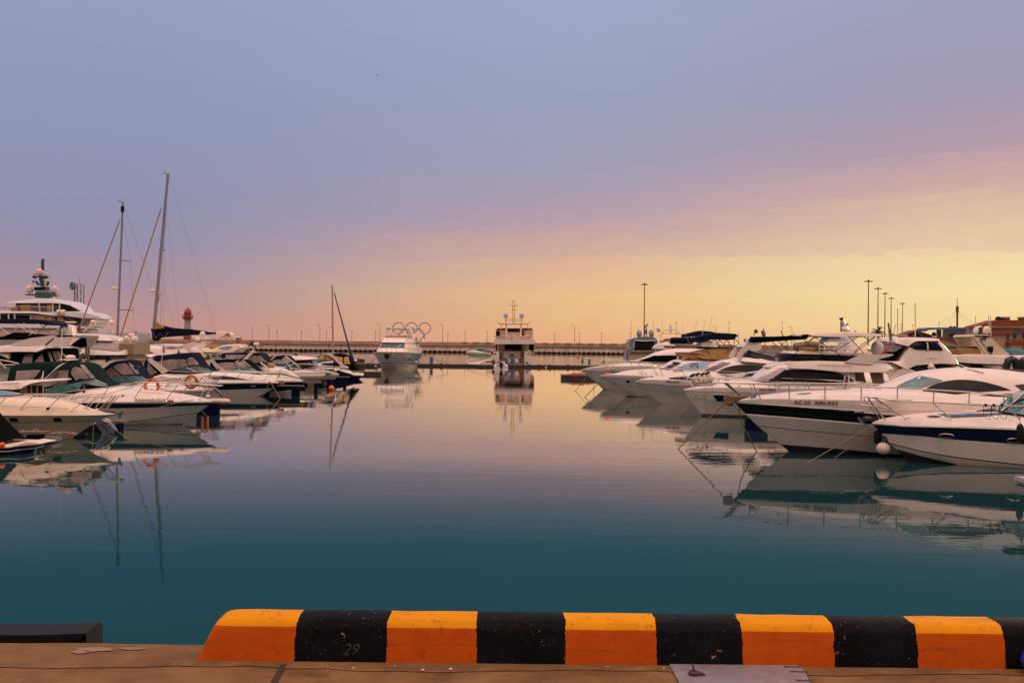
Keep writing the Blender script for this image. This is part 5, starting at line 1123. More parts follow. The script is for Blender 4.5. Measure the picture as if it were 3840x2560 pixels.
# ---- L5
b = Boat('motor_cruiser', 'white cruiser with black hull sides and teal windscreen, white slanted arch with round vent', 74.3, 'E 636,918', 'L', 1.7, 10.5, Le=6.2, group=GLF)
b.make_hull([('E -900,905 -400,900 160,898 400,900 636,900', 1.0), ('E -900,930 160,930 400,928 636,926', .99), ('E -900,1160 0,1160 300,1120 475,1092', .9), ('E -900,1165 0,1165 300,1126 470,1098', .895), ('E -900,1270 0,1262 200,1252 330,1246', .82)],
            'E 636,922 560,985 470,1092 330,1245 310,1262', [0, 1, 0, 0], [GEL, BLACKG, BOOT])
dk = b.deck('D 180,1040 700,1075 1300,1085 E -200,755 0,760 120,775 250,800 400,828 500,850 580,872 630,900', GEL, up=.75)
b.tube('trunk_line', 'E 0,800 150,815 350,832 500,850', lambda ss: dk.l_at(ss, dk.zt(ss)-.1), .012, GREYT)
sh = b.shell('canopy', 'D 290,700 360,690 550,678 700,680 1000,680 1130,688 1290,715 1380,830 1470,905 1680,1040', 'D 290,1060 700,1070 1680,1060', 1.4, C_BLK, up=.82, front=.45, wf=.55)
b.patch('clear_pane', sh, 'D 430,800 560,775 800,772 925,775 990,945', 'D 430,820 560,930 660,1015 820,985 990,955', VINYL, off=.03, n=22)
b.patch('clear_pane', sh, 'D 950,760 1040,710 1120,705 1350,905', 'D 950,790 1005,945 1200,925 1350,912', VINYL, off=.03)
b.patch('clear_pane', sh, 'D 1160,705 1260,708 1440,900', 'D 1160,715 1380,910 1440,906', VINYL, off=.035)
b.patch('windscreen', sh, 'D 720,1015 900,975 1060,945 1250,930 1460,922 1560,980 1640,1040', 'D 720,1040 1000,1060 1640,1050', TEAL, n=26, off=.035)
b.tube('windscreen_frame', 'D 700,1018 900,965 1060,938 1450,912', lambda ss: sh.w(ss)*.95, .04, BLACKG)
b.tube('screen_strut', 'D 1040,965 1100,1000 1165,1050', lambda ss: sh.w(ss), .03, GEL)
b.plate('arch', 'D 180,690 290,668 400,650 540,670 560,690 400,672 310,690 400,800 500,890 690,1050 480,1050 380,930 280,800', 1.5, .14, mat('grey_gelcoat', (.55, .52, .58), .3))
b.patch('arch_vent', sh, 'D 455,965 490,955 530,970', 'D 455,978 490,990 530,980', BLACKG, off=.2)
b.patch('arch_slot', sh, 'D 310,840 340,835 390,915', 'D 310,850 370,915 390,918', BLACKG, off=.2)
b.rail('D 690,1040 1600,1045 2352,1078 E 100,690 60,740', ['D 1380,1090 1320,1140', 'D 1740,1105 1690,1200', 'D 1600,1080 1560,1160', 'E 75,710 10,810', 'E 170,700 100,760'], lf=.9, r=.02)
l5 = b
# ---- L5b: behind, navy canopy top, white slanted arch, orange ring on top
b = Boat('motor_cruiser', 'white cruiser with open rear navy awning, thick white arch and small orange roof ring', 81.0, 'E 560,840', 'L', 1.8, 12.0, Le=6.5, group=GLF)
b.make_hull([('D -200,1080 1400,1080 2352,1100 E 560,830', 1.0), ('D -200,1180 2352,1180 E 500,880', .9)], 'E 565,840 480,900 350,1000 250,1080', [0, 0, 0], [GEL, BOOT])
dk = b.deck('D 600,1040 1500,1000 1480,905 1560,860 1740,845 1900,870 2000,905 2150,905 2352,930 E 200,620 400,730 545,820', GEL, up=.75)
sh = b.shell('canopy', 'D 620,500 700,492 1390,470 1480,480 1650,470 1720,500 1775,545 1830,640 1880,720 1920,765', 'D 620,690 1130,690 1300,700 1370,830 1920,790', 1.4, C_NAVY, up=.88, front=.2, wf=.7)
b.patch('clear_pane', sh, 'D 670,550 860,546 1260,545 1262,550', 'D 670,680 900,675 1110,668 1262,560', VINYL, off=.03)
b.patch('clear_pane', sh, 'D 1290,700 1400,580 1470,560 1580,575 1665,765', 'D 1290,710 1350,810 1500,790 1665,775', VINYL, off=.03, n=24)
b.patch('clear_pane', sh, 'D 1600,575 1780,572 1830,640 1900,755', 'D 1600,590 1680,762 1900,765', VINYL, off=.03)
b.plate('arch', 'D 1160,685 1250,610 1390,475 1520,470 1680,468 1560,490 1480,500 1400,580 1290,700', 1.45, .14, GEL)
b.shell('windscreen', 'D 1380,828 1500,790 1700,778 1740,820', 'D 1380,870 1740,850', 1.2, C_BRN, front=.3)
b.tube('wiper_bar', 'D 1690,772 1780,840 1915,945', 1.3, .07, GEL)
b.shell('radar', 'D 1400,440 1440,430 1500,432 1530,445', 'D 1400,450 1530,452', .4, GEL, front=0)
b.tube('radar_post', 'D 1490,440 1495,290', .2, .05, GEL); b.shell('radar_drum', 'D 1505,200 1540,182 1605,182 1612,240', 'D 1505,245 1560,262 1612,245', .4, GEL2, front=0)
b.tube('radar_post', 'D 1540,430 1545,260', -.2, .06, C_BRN); b.tube('lamp_cluster', 'D 1475,165 1478,285', .2, .17, RUB)
lifering('small orange ring on the roof of the navy-awning cruiser', 'D 1700,480', 9, 80)
b.shell('ochre_tarp', 'D 1830,830 1870,795 1960,790 2020,815 2100,880 2120,900', 'D 1830,850 1900,900 2120,905', .8, C_TAN, front=.1)
b.rail('D 1900,790 2352,800 E 300,620', ['D 1700,850 1590,960', 'D 2000,905 1890,1020', 'D 2340,960 2200,1060'], lf=.9, r=.02)
# ---- L6
b = Boat('motor_cruiser', 'pale cruiser with small navy canopy top, its grey bow reaching over dark blue floats', 89.5, 'E 1215,756', 'L', 1.8, 12.5, Le=6.5, group=GLF)
b.make_hull([('E -300,700 200,690 330,690 700,690 1165,700', 1.0), ('E -300,795 320,792 500,788 800,785 1210,767', .99), ('E -300,801 320,798 500,794 800,791 1205,773', .985), ('E -300,1010 600,1010 1000,940', .85)],
            'E 1170,692 1215,762 1160,800 1040,930 960,985 865,1045', [0, 1, 0, 0], [GEL, BLACKG, BOOT])
dk = b.deck('D 1900,900 2100,905 2352,930 E 0,580 300,600 500,620 640,640 900,670 1160,696', GEL, up=.8)
sh = b.shell('canopy', 'D 1825,632 1900,622 2000,600 2100,572 2200,552 2352,560 E 100,278 235,288 380,440 560,570', 'D 1825,640 1910,735 1960,760 2352,830 E 0,560 560,580', 1.5, C_NAVY, up=.82, front=.45, wf=.5)
b.patch('clear_pane', sh, 'D 1990,750 2100,690 2300,682 E -10,480 150,470', 'D 1990,765 2200,790 E 0,500 150,478', VINYL, off=.03) if False else None
b.patch('clear_pane', sh, 'D 2010,745 2110,695 2290,688 2352,765', 'D 2010,762 2200,800 2352,812', VINYL, off=.03)
b.patch('clear_pane', sh, 'E 95,380 160,330 205,300 330,435', 'E 95,385 155,465 330,445', VINYL, off=.03)
b.patch('windscreen', sh, 'E -60,520 100,500 330,485 400,500 480,555', 'E -60,540 480,562', TEAL, off=.035)
b.plate('arch', 'D 1910,745 2000,680 2100,590 2150,555 2352,550 2340,562 2160,578 2050,680 1950,765', 1.55, .12, GEL)
b.tube('roof_strut', 'E 205,298 540,565', 1.1, .06, GEL)
b.tube('deck_mushroom', 'E 627,680 627,630', 0, .03, STEEL); b.shell('deck_lamp', 'E 595,595 625,588 655,598', 'E 595,615 625,625 655,612', .12, BLACKG, front=0)
b.rail('E 0,490 500,490 900,500 1000,520 1360,548', ['E 160,550 90,640', 'E 440,560 350,665', 'E 540,690 480,780', 'E 410,615 290,760', 'E 820,560 760,610', 'E 1060,540 980,660', 'E 990,640 970,660'], lf=.9, r=.025)
b.tube('anchor', 'E 1180,715 1230,725 1290,735 1350,745', 0, [.08, .16, .08, .04], GALV); b.tube('anchor_fluke', 'E 1150,800 1230,725 1290,700', 0, .06, GALV)
l6 = b
# ---- L7
b = Boat('motor_cruiser', 'white cruiser with smooth rounded white hardtop, two people sitting up behind it', 95.2, 'E 1520,742', 'L', 1.8, 14.0, Le=6.5, group=GLF)
b.make_hull([('E -300,600 900,620 1300,690 1520,735', 1.0), ('E -300,760 1200,762 1400,758 1520,748', .98), ('E 0,880 1000,885 1320,870 1395,860', .86), ('E 0,940 1000,940 1200,925 1340,880', .8)],
            'E 1520,745 1400,860 1350,885 1250,960', [0, 0, 1, 0], [GEL, GREYT, BOOT])
dk = b.deck('E -300,560 700,560 860,580 1020,600 1200,640 1400,690 1510,735', GEL, up=.85)
sh = b.shell('wheelhouse', 'E 240,400 700,360 860,370 960,540', 'E 240,560 960,560', 1.4, BLACKG, up=.85, front=.2, wf=.5)
b.patch('clear_pane', sh, 'E 740,440 780,430 860,510', 'E 740,445 800,510 860,515', VINYL, off=.04)
b.patch('side_glass', sh, 'E 850,390 880,380 950,520', 'E 850,395 900,525 950,530', mat('lilac_glass', (.3, .28, .35), .1), off=.04)
b.shell('hardtop', 'E 230,282 300,285 500,292 700,310 860,332 900,340 912,352', 'E 230,300 360,396 500,388 700,380 880,372 912,362', 1.6, GEL, up=.88, front=.12, wf=.7)
b.rail('E 560,545 900,555 1300,548 1400,552 1740,580 1660,600 1480,640', ['E 905,600 880,640', 'E 1140,560 1060,630', 'E 1215,600 1190,640', 'E 1350,560 1370,660', 'E 1390,590 1400,665'], lf=.9, r=.03)
b.tube('bow_pole', 'E 1065,470 1200,455 1440,435', .2, .09, FWHITE); b.tube('pole_tip', 'E 1380,445 1440,450', .2, .14, RUB)
b.shell('blue_bundle', 'E 1075,500 1150,470 1300,465 1345,480 1360,530', 'E 1075,530 1360,535', .6, C_NAVY, front=.1)
l7 = b
# two people sitting behind the hardtop
def person(label, base, h, cloth, hair, legs=None, facing=(0, -1, 0), sit=False, bend=0.0, arm=None, skirt=False):
    """continuous skinned body standing or sitting at base, h = standing height"""
    base = Vector(base); rt = empty('person', base, label, 'person'); f = Vector(facing).normalized(); sd_ = Vector((-f.y, f.x, 0)); up = Vector((0, 0, 1)); s = h
    hipz = .50*s if not sit else .10*s
    hip = base+up*hipz; lean = (up*math.cos(bend)+f*math.sin(bend))
    J = {}; V = []; E = []; Rr = []
    def add(p, r, par=None):
        V.append(p); Rr.append(r*s); i = len(V)-1
        if par is not None: E.append((par, i))
        return i
    pel = add(hip, .085); w_ = add(hip+lean*.10*s, .07, pel); ch = add(hip+lean*.22*s, .085, w_); sh_ = add(hip+lean*.30*s, .06, ch); nk = add(hip+lean*.345*s+f*.01*s, .032, sh_)
    hd = add(hip+lean*.385*s+f*.018*s, .05, nk); hd2 = add(hip+lean*.43*s+f*.02*s, .058, hd); add(hip+lean*.475*s+f*.01*s, .04, hd2)
    for k in (-1, 1):
        a = add(hip+lean*.30*s+sd_*k*.10*s, .04, sh_)
        if arm and k in arm: e_, h_ = arm[k]
        else: e_, h_ = (sd_*k*.13-up*.0+lean*.13, sd_*k*.12+f*.05-up*.02)
        el_ = add(hip+e_*s, .03, a); ha = add(hip+h_*s, .02, el_)
        d = (h_-e_).normalized()
        for q_ in (-1, 0, 1): m1 = add(hip+h_*s+d*.03*s+sd_*q_*.010*s, .009, ha); add(hip+h_*s+d*.055*s+sd_*q_*.012*s, .006, m1)
        if sit: kn = add(hip+f*.24*s+sd_*k*.06*s+up*.01*s, .05, pel); an_ = add(hip+f*.26*s+sd_*k*.06*s-up*.10*s, .03, kn); add(hip+f*.32*s+sd_*k*.06*s-up*.12*s, .025, an_)
        else: th = add(hip+sd_*k*.055*s-up*.03*s, .072, pel); kn = add(hip+sd_*k*.06*s-up*.245*s+f*.01*s, .045, th); an_ = add(hip+sd_*k*.06*s-up*.46*s, .028, kn); add(hip+sd_*k*.065*s-up*.485*s+f*.08*s, .024, an_)
    me = bpy.data.meshes.new('body'); me.from_pydata([tuple(v-base) for v in V], E, []); o = bpy.data.objects.new('body', me); COL.objects.link(o)
    md = o.modifiers.new('skin', 'SKIN'); md.use_smooth_shade = True
    for i, sv in enumerate(me.skin_vertices[0].data): sv.radius = (Rr[i], Rr[i]*.85)
    me.skin_vertices[0].data[0].use_root = True
    o.modifiers.new('sub', 'SUBSURF').levels = 1; bpy.context.view_layer.update()
    m2 = bpy.data.meshes.new_from_object(o.evaluated_get(bpy.context.evaluated_depsgraph_get())); o.modifiers.clear(); o.data = m2; bpy.data.meshes.remove(me)
    m2.name = 'body'; m2.materials.clear(); m2.materials.append(SKIN); m2.materials.append(cloth); m2.materials.append(legs or cloth)
    hb = hipz
    for p in m2.polygons:
        c_ = p.center; up_ = (c_-up*hb).dot(lean)
        if up_ > .335*s: p.material_index = 0
        elif up_ > -.03*s and not (abs((c_).dot(sd_)) > .125*s and up_ < .2*s): p.material_index = 1
        elif abs(c_.dot(sd_)) > .125*s: p.material_index = 0
        else: p.material_index = 0 if skirt and c_.z < hb-.16*s else 2
        p.use_smooth = True
    o.parent = rt
    c_ = hip+lean*.44*s; mb = MB(); mb.ball(c_-f*.012*s+up*.012*s, .068*s, 1.05, 12)
    if skirt: mb.tube([c_-f*.03*s, c_-f*.06*s-lean*.08*s, c_-f*.05*s-lean*.2*s], [.06*s, .06*s, .03*s], 8)
    mb.build('hair', hair, rt); mb = MB()
    for k in (-1, 1): mb.ball(c_+f*.052*s+sd_*k*.02*s-lean*.005*s, .006*s, 1, 6)
    mb.ball(c_+f*.062*s-lean*.02*s, .010*s, 1.2, 6); mb.build('face_features', mat('face_dark', (.12, .07, .05), .7), rt)
    return rt
HAIR = mat('dark_hair', (.015, .012, .012), .7)
c = at(*q('E 405,292')[0], 99); person('person in a light blue top sitting beside a person in black beyond the boats', (c.x, 99, c.z-.5), 1.75, mat('light_blue_cloth', (.10, .25, .42), .9), HAIR, facing=(.3, -1, 0), sit=True)
c = at(*q('E 446,292')[0], 99); person('person in black sitting to the right of the one in light blue', (c.x, 99, c.z-.55), 1.75, mat('black_cloth', (.012, .012, .016), .9), HAIR, facing=(.1, -1, 0), sit=True)
c = at(*q('E 425,300')[0], 99); mb = MB(); mb.box((c.x, 99, (c.z-.55)/2), (3, 1.6, c.z-.55+.1)); tag(mb.build('mooring_block', PT, smooth=False), 'low dark mooring block the two seated people sit on', 'block')
# ---- L8 sport boat, stern to the channel
b = Boat('sport_boat', 'white sport boat with sweeping arch, amber-lit black canopy and stern towards the channel', 108, 'E 2110,745', 'L', 1.6, 17.5, Le=.9, group=GLF, qq=.35)
b.make_hull([('E 900,600 1360,600 1500,640 1700,700 1900,752 2100,752', 1.0), ('E 900,610 1360,620 1500,650 1650,705 1850,760 2100,770', 1.0), ('E 900,640 1200,800 1600,820 1980,800', .96)],
            'E 2110,715 2100,790 2030,800 2000,860', [0, 1, 1, 0], [GEL, NAVY, NAVY])
b.deck('E 900,585 1350,548 1500,560 1620,555 1750,570 1850,640 1900,690 1950,708 2100,712', GEL, up=.9)
sh = b.shell('canopy', 'E 960,345 1090,232 1200,240 1320,240 1380,232 1540,228 1740,275 1830,400 1880,470 1960,600', 'E 960,440 1400,560 1600,540 1880,645 1960,640', 1.35, C_BLK, up=.85, front=.1, wf=.8)
b.patch('windscreen_pane', sh, 'E 1000,350 1095,240 1165,262', 'E 1000,358 1080,378 1165,392', AMBER, off=.03)
b.patch('windscreen_pane', sh, 'E 1180,268 1280,310 1390,420', 'E 1180,385 1300,420 1390,432', AMBER, off=.03)
b.patch('clear_pane', sh, 'E 1360,285 1450,292 1600,325 1605,330', 'E 1360,295 1450,370 1595,480 1605,480', AMBER, off=.03)
b.patch('clear_pane', sh, 'E 1630,325 1740,300 1790,480', 'E 1630,480 1740,490 1790,488', AMBER, off=.03)
b.patch('windscreen', sh, 'E 965,370 1080,385 1380,440', 'E 965,425 1200,430 1380,445', TEAL, off=.035)
b.plate('arch', 'E 1090,222 1300,222 1360,260 1430,320 1520,420 1620,500 1750,560 1600,600 1520,500 1440,420 1340,330 1240,270 1110,240', 1.5, .16, GEL)
b.shell('blue_cushions', 'E 1080,490 1160,468 1330,468 1355,520', 'E 1080,530 1355,530', .8, C_NAVY, front=0) if False else None
b.tube('stern_line', 'E 1830,630 1832,760', 1.6, .02, BROPE)
b.plate('rub_strake', 'E 1500,640 1700,700 1900,755 2000,758 2000,770 1880,768 1690,716 1500,655', 1.6, .05, GEL, both=False)
l8 = b
# ---- fingers, floats, outboard
for lab, ys, p0, p1, xe in (('finger pier with dark blue float beside the nearest left bow', 36.2, 100, 176, -24), ('finger pier end with blue float under the bow lettered AA0446RUS59', 41.6, 430, 473, -26), ('finger pier end with blue float in front of the life ring bow', 51.5, 737, 835, -27),
                             ('finger pier end with blue float under the two navy-hulled bows', 73, 1092, 1133, -28), ('finger pier end with blue float under the pale grey bow', 80, 1177, 1199, -28), ('finger pier end with dark float left of the orange buoy', 89, 1225, 1250, -28), ('farthest left finger pier end with blue float, beside the sport boat', 94.5, 1286, 1305, -28)):
    xa = at(p1+4, 1500, ys).x; finger(lab, ys, xe, xa, p0, p1, 0, 0, z=.45 if ys < 50 else .72)
c = at(*q('M 620,1335')[0], 38); rt = empty('rope_heap', onz(*q('M 480,1310')[0], .7), 'heap of pale rope lying on the finger pier end at the lower left', 'rope')
mb = MB(); rnd = random.Random(4); base = at(*q('M 450,1310')[0], 36.8); pts = []
for i in range(60): pts.append(base+Vector((-1.2+i*.045+rnd.uniform(-.2, .2), rnd.uniform(-.25, .25), rnd.uniform(0, .22)*math.exp(-abs(i-25)/25))))
mb.tube(pts, .018, 5); mb.build('coils', mat('pale_rope', (.42, .28, .17), .8), rt)
mb = MB(); a0, a1 = at(*q('M 250,1330')[0], 36.8), at(*q('M 745,1325')[0], 36.8); mb.box(((a0.x+a1.x)/2, 36.8, a0.z-.12), (a1.x-a0.x, .8, .14)); tag(mb.build('pier_end_board', mat('end_board', (.15, .14, .17), .6)), 'flat grey-brown end board of the finger pier carrying the pale rope heap', 'board')
# grey outboard motor tilted up at a dinghy stern
rt = empty('outboard_motor', at(*q('M 1370,1220')[0], 40.5), 'blue-grey outboard motor tilted over the water beneath the nearest left bow', 'outboard motor')
OBM = mat('outboard_grey', (.09, .12, .18), .35, var=.1, coat=.3)
def P4(tr, Y=40.5): return [at(*p, Y) for p in q(tr)]
mb = MB(); mb.prism(P4('M 1240,1115 1280,1102 1330,1125 1450,1190 1470,1225 1500,1270 1480,1290 1400,1322 1330,1295 1290,1235 1255,1180', 40.35), (0, .32, 0)); o = mb.build('cowling', OBM, rt, angle=25)
mb = MB(); mb.tube(P4('M 1330,1140 1400,1170 1440,1225', 40.33), .012, 5); mb.tube(P4('M 1300,1180 1370,1215 1400,1270', 40.33), .012, 5); mb.build('seam', RUB, o)
mb = MB(); mb.prism(P4('M 1140,1220 1240,1180 1290,1240 1310,1320 1200,1330 1120,1290', 40.4), (0, .2, 0)); mb.build('leg', RUB, rt)
mb = MB(); mb.prism(P4('M 1160,1200 1200,1168 1265,1165 1270,1195 1220,1208', 40.6), (0, 1.2, 0)); tag(mb.build('dinghy_tube', GEL2), 'pale edge of the dinghy behind the tilted outboard motor', 'dinghy')
mb = MB(); pts = P4('M 1330,1125 1340,1110 1380,1112 1430,1130 1450,1150 1400,1155 1350,1140', 40.3); mb.tube(pts, .03, 6); mb.build('tiller', GEL2, rt)
BUOYO = mat('buoy_orange', (.75, .13, .015), .45, var=.1)
c = onz(1243, 1459, .1); rt = empty('orange_buoy', (c.x, c.y, -.1), 'small orange buoy floating by the dark blue finger floats on the left', 'buoy')
mb = MB(); mb.ball((c.x, c.y, .18), .22, 1.1, 14); mb.build('float', BUOYO, rt); mb = MB(); mb.lathe((c.x, c.y, .38), [(.06, 0), (.06, .1), (.02, .12)], 8); mb.build('eye', RUB, rt)
for i, (x, w_) in enumerate(((1075, 10), (1143, 9))):
    c = at(*q('N %d,1165' % x)[0], 48.5); mb = MB(); mb.torus((c.x, 48.5, c.z), .17, .05, (1, .1, 0)); 
rt = empty('orange_fender_ring', at(*q('N 1105,1165')[0], 46.2), 'pair of orange float loops hanging just above the water by the blue float', 'float')
for x in (1075, 1143):
    mb = MB(); mb.tube([at(*p, 46.2) for p in q('N %d,1080 %d,1150 %d,1215' % (x, x, x))], [.05, .055, .05], 8); mb.build('float', BUOYO, rt)
mb = MB(); mb.tube([at(*p, 46.1) for p in q('N 1080,1085 1105,1060 1140,1085')], .02, 6); mb.build('loop', BROPE, rt)
rope('yellow-brown line from the bow lettered AA0446RUS59 down right to the water', [l2.pts('N 940,880', .5)[0], W(*q('N 1150,1095')[0])], .02)
rope('long line running left from the bow lettered AA0446RUS59 along its own hull', l2.pts('N 960,868', .7)+l2.pts('N 800,895 500,965 300,1010 40,1060', lambda ss: l2.beam(ss)+.1), .016)
rope('line from the tilted outboard area down right to the water', [at(*q('M 1400,1180')[0], 40.2), W(*q('M 1700,1395')[0])], .016)
rope('line dropping from the nearest left bow past the outboard motor', [l1.pts('M 1225,1165', .4)[0], W(*q('M 1210,1480')[0])], .016, BROPE)
rope('line from the navy-hulled bow on the left slanting right to the water', [l4.pts('S 500,800', .4)[0], W(*q('S 680,1090')[0])], .022)
rope('line from the navy-hulled bow on the left slanting left down its hull', l4.pts('S 495,800', .5)+l4.pts('S 450,925 370,1060', lambda ss: l4.beam(ss)+.15), .02)
rope('dark line falling from the black-hulled cruiser bow to the water', [l5.pts('S 1060,870', 0)[0], W(*q('S 1190,1075')[0])], .022, BROPE)
# ---- bigger boats in the second row on the left
GB = 'yachts in the second row on the left'
def bgboat(name, label, Y, tip, side, B, L, group=GB, hull=None, stemx=None, m_=GEL):
    b = Boat(name, label, Y, tip, side, B, L, Le=L*.4, group=group)
    return b
# black-canvas flybridge at far left (A/M coordinates)
b = bgboat('flybridge_yacht', 'white flybridge yacht at the left edge, black canvas with clear panes under its wing', 58, 'M 880,420', 'L', 1.9, 14)
b.make_hull([('M -400,430 0,430 300,440 880,440', 1.0), ('M -400,520 880,520', .9)], 'M 880,420 800,520 700,620', [0, 0, 0], [GEL, BOOT])
sh = b.shell('cockpit_canvas', 'A -400,200 400,140 1080,140 1330,40 1900,40 1950,265', 'A -400,520 430,500 1950,500', 1.7, C_BLK, up=.86, front=.12, wf=.6)
b.patch('clear_pane', sh, 'A 650,470 720,260 790,205 990,200', 'A 650,480 900,480 990,470', VINYL, off=.03)
b.patch('clear_pane', sh, 'A 1030,440 1060,210 1240,190 1300,430', 'A 1030,455 1300,440', VINYL, off=.03)
for x0 in (1400, 1550, 1660, 1820):
    b.patch('clear_pane', sh, 'A %d,135 %d,135 %d,430' % (x0, x0+90, x0+180), 'A %d,145 %d,440 %d,440' % (x0, x0+110, x0+180), VINYL, off=.03, n=14)
b.shell('side_body', 'A -400,190 0,195 490,160 495,300', 'A -400,300 0,240 440,430 495,430', 1.85, GEL, up=.98, front=0)
b.shell('flybridge', 'M -300,180 0,172 130,152 580,158 720,185 850,188', 'M -300,250 0,245 220,238 480,240 590,188 850,192', 1.95, GEL, up=.93, front=.05, wf=.8)
b.plate('arch_wing', 'M 130,152 200,115 400,60 720,22 960,24 900,110 862,180 580,175 690,90 720,40 660,80 580,150 400,158 250,158', 1.8, .12, GEL)
b.cross('arch_top', 'M 690,24 960,22 940,44 760,50', 1.8, GEL)
b.plate('arch_dark_panel', 'M 582,158 640,108 740,48 790,60 800,175 720,188', 1.7, .1, C_BLK)  # black canvas panel filling the opening of the arch wing
for tr in ('M 0,345 130,365 250,395', 'M 0,370 80,460'): b.tube('grab_rail', tr, 1.95, .035, GEL)
# yacht with the long blue bimini, further back
b = bgboat('flybridge_yacht', 'yacht behind with long navy sun awning on crossed white poles and black cover', 75, 'U 1500,1400', 'L', 2.2, 16)
b.make_hull([('U -600,1450 700,1450 1500,1450', 1.0), ('U -600,1700 1500,1700', .9)], 'U 1500,1400 1400,1560 1300,1760', [0, 0, 0], [GEL, BOOT])
b.shell('awning', 'U -200,1135 0,1125 200,1105 400,1100 600,1105 800,1118 950,1165 1095,1200', 'U -200,1165 0,1165 200,1172 350,1160 600,1165 760,1205 850,1190 1000,1210 1095,1212', 1.6, C_NAVY, up=.9, front=.08, wf=.8)
for tr in ('U -20,1230 330,1465', 'U 390,1160 600,1360', 'U 330,1160 250,1300', 'U 650,1165 860,1360', 'U 780,1205 640,1320', 'U 220,1180 560,1340', 'U 940,1210 990,1270', 'U 330,1460 620,1300', 'U 990,1270 850,1340'): b.tube('awning_pole', tr, 1.55, .03, DSTEEL if 'U 6' in tr or 'U 7' in tr else FWHITE)
b.shell('black_cover', 'U -200,1410 0,1400 120,1390 200,1350 270,1322 400,1340 600,1362 900,1372', 'U -200,1540 150,1545 900,1420', 1.9, C_BLK, up=.85, front=.1, wf=.6)
b.dome('radome', 'U 1050,1310', 24, 22, .6); b.shell('radar_tower', 'U 990,1330 1080,1200 1140,1190 1230,1210 1235,1330', 'U 990,1400 1235,1400', .5, GEL, front=0, up=.6)
b.shell('radar_scanner', 'U 1110,1140 1255,1145', 'U 1110,1162 1255,1166', .2, GEL2, front=0)
# grey-tarped flybridge yacht with radomes
b = bgboat('flybridge_yacht', 'white yacht with grey tarpaulin over its flybridge and brown box under two domes', 84, 'O 1560,1500', 'L', 2.3, 17)
b.make_hull([('O 600,1500 1560,1480', 1.0), ('O 600,1560 1560,1560', .9)], 'O 1560,1480 1545,1540 1540,1700', [0, 0, 0], [GEL, BOOT])
b.shell('upper_deck', 'O 760,1265 800,1258 1000,1262 1240,1285 1440,1310 1560,1270', 'O 760,1330 900,1350 1400,1350 1560,1345', 2.2, GEL, up=.92, front=.05, wf=.8)
b.shell('saloon', 'O 900,1345 1560,1345', 'O 900,1460 1560,1460', 2.0, C_BRN, up=.96, front=0)
b.patch('dark_awning', b.shell('aft_cabin', 'O 940,1352 1300,1352', 'O 940,1460 1300,1460', 2.15, GEL2, up=.97, front=0), 'O 950,1358 1100,1355 1295,1375', 'O 950,1410 1100,1405 1295,1400', C_NAVY, off=.05)
b.shell('tarpaulin', 'O 790,1205 820,1175 900,1168 1000,1172 1150,1170 1280,1162 1380,1172 1480,1200', 'O 790,1245 1000,1265 1240,1290 1400,1312 1480,1240', 2.0, C_GREY, up=.72, front=.05, wf=.8)
b.shell('wing', 'O 810,1110 860,1100 1000,1098 1120,1100 1230,1115 1330,1140 1400,1160', 'O 810,1160 900,1165 1100,1180 1400,1185', 1.8, GEL, up=.85, front=.1, wf=.5)
sh = b.shell('tan_window', 'O 990,1155 1100,1145 1220,1160', 'O 990,1165 1220,1172', 1.9, C_TAN, front=.1)
b.shell('brown_box', 'O 1455,1195 1620,1200', 'O 1455,1340 1570,1345 1600,1240 1620,1205', 1.9, mat('box_brown', (.26, .18, .12), .8), up=1.0, front=0)
for x in (1486, 1585): b.dome('radome', 'O %d,1192' % x, 23, 22, 1.2 if x < 1500 else .4, GEL2 if x < 1500 else GEL)
b.shell('radar_scanner', 'O 1520,1098 1582,1098', 'O 1520,1118 1582,1120', .3, GEL, front=0); b.tube('radar_post', 'O 1550,1200 1552,1120', .4, .08, GEL)
b.tube('flag_staff', 'O 1565,1195 1605,1070', .5, .04, DSTEEL)
for x in (1014, 1043): b.tube('gangway_rail', 'O %d,1210 %d,1445' % (x, x+2), 2.6, .09, DSTEEL)
b.shell('life_raft', 'O 775,1370 890,1362 892,1395', 'O 775,1400 892,1402', .5, GEL, front=0)
b.plate('radar_arch', 'O 960,1070 1040,1015 1120,1000 1260,1000 1320,1060 1335,1110 1300,1110 1270,1040 1130,1015 1050,1030 990,1075', 1.7, .1, GEL, both=False)
for x in (1095, 1306): b.dome('radome', 'O %d,990' % x, 21, 17, 1.5 if x < 1200 else .5)
b.plate('ensign', 'O 905,1020 940,1000 945,1040 935,1090 920,1075', 2.0, .03, mat('flag_mixed', (.2, .06, .12), .8), both=False)
# low white sport yacht behind L4
b = bgboat('sport_yacht', 'white low yacht with raked white wing arch and dome, behind the navy canopy cruiser', 92, 'C 2300,700', 'L', 2.2, 17)
b.make_hull([('C -300,720 1700,720 2300,700', 1.0), ('C -300,900 2200,900', .9)], 'C 2300,700 2200,850 2100,1100', [0, 0, 0], [GEL, BOOT])
sh = b.shell('cabin', 'C -300,300 0,265 120,248 500,278 850,330 1040,362 1250,310 1400,260 1700,480', 'C -300,620 200,600 1700,560', 2.0, GEL, up=.85, front=.1, wf=.6)
b.patch('side_window', sh, 'C -280,455 0,452 330,452 440,490', 'C -280,520 0,520 440,498', GLASS, off=.04)
b.patch('lower_window', sh, 'C -300,580 0,575 250,560', 'C -300,640 250,600', GLASS, off=.04)
b.patch('slit_window', sh, 'C -100,355 0,362 190,388', 'C -100,385 190,392', BLACKG, off=.04)
b.plate('wing_arch', 'C 1040,362 1150,330 1300,265 1430,215 1600,165 1700,150 1840,150 1700,250 1560,340 1400,430 1600,440 1690,480 1300,470', 1.8, .2, GEL)
b.cross('wing_arch_top', 'C 1640,160 1700,150 1860,150 1850,175 1700,178', 1.8, GEL2)
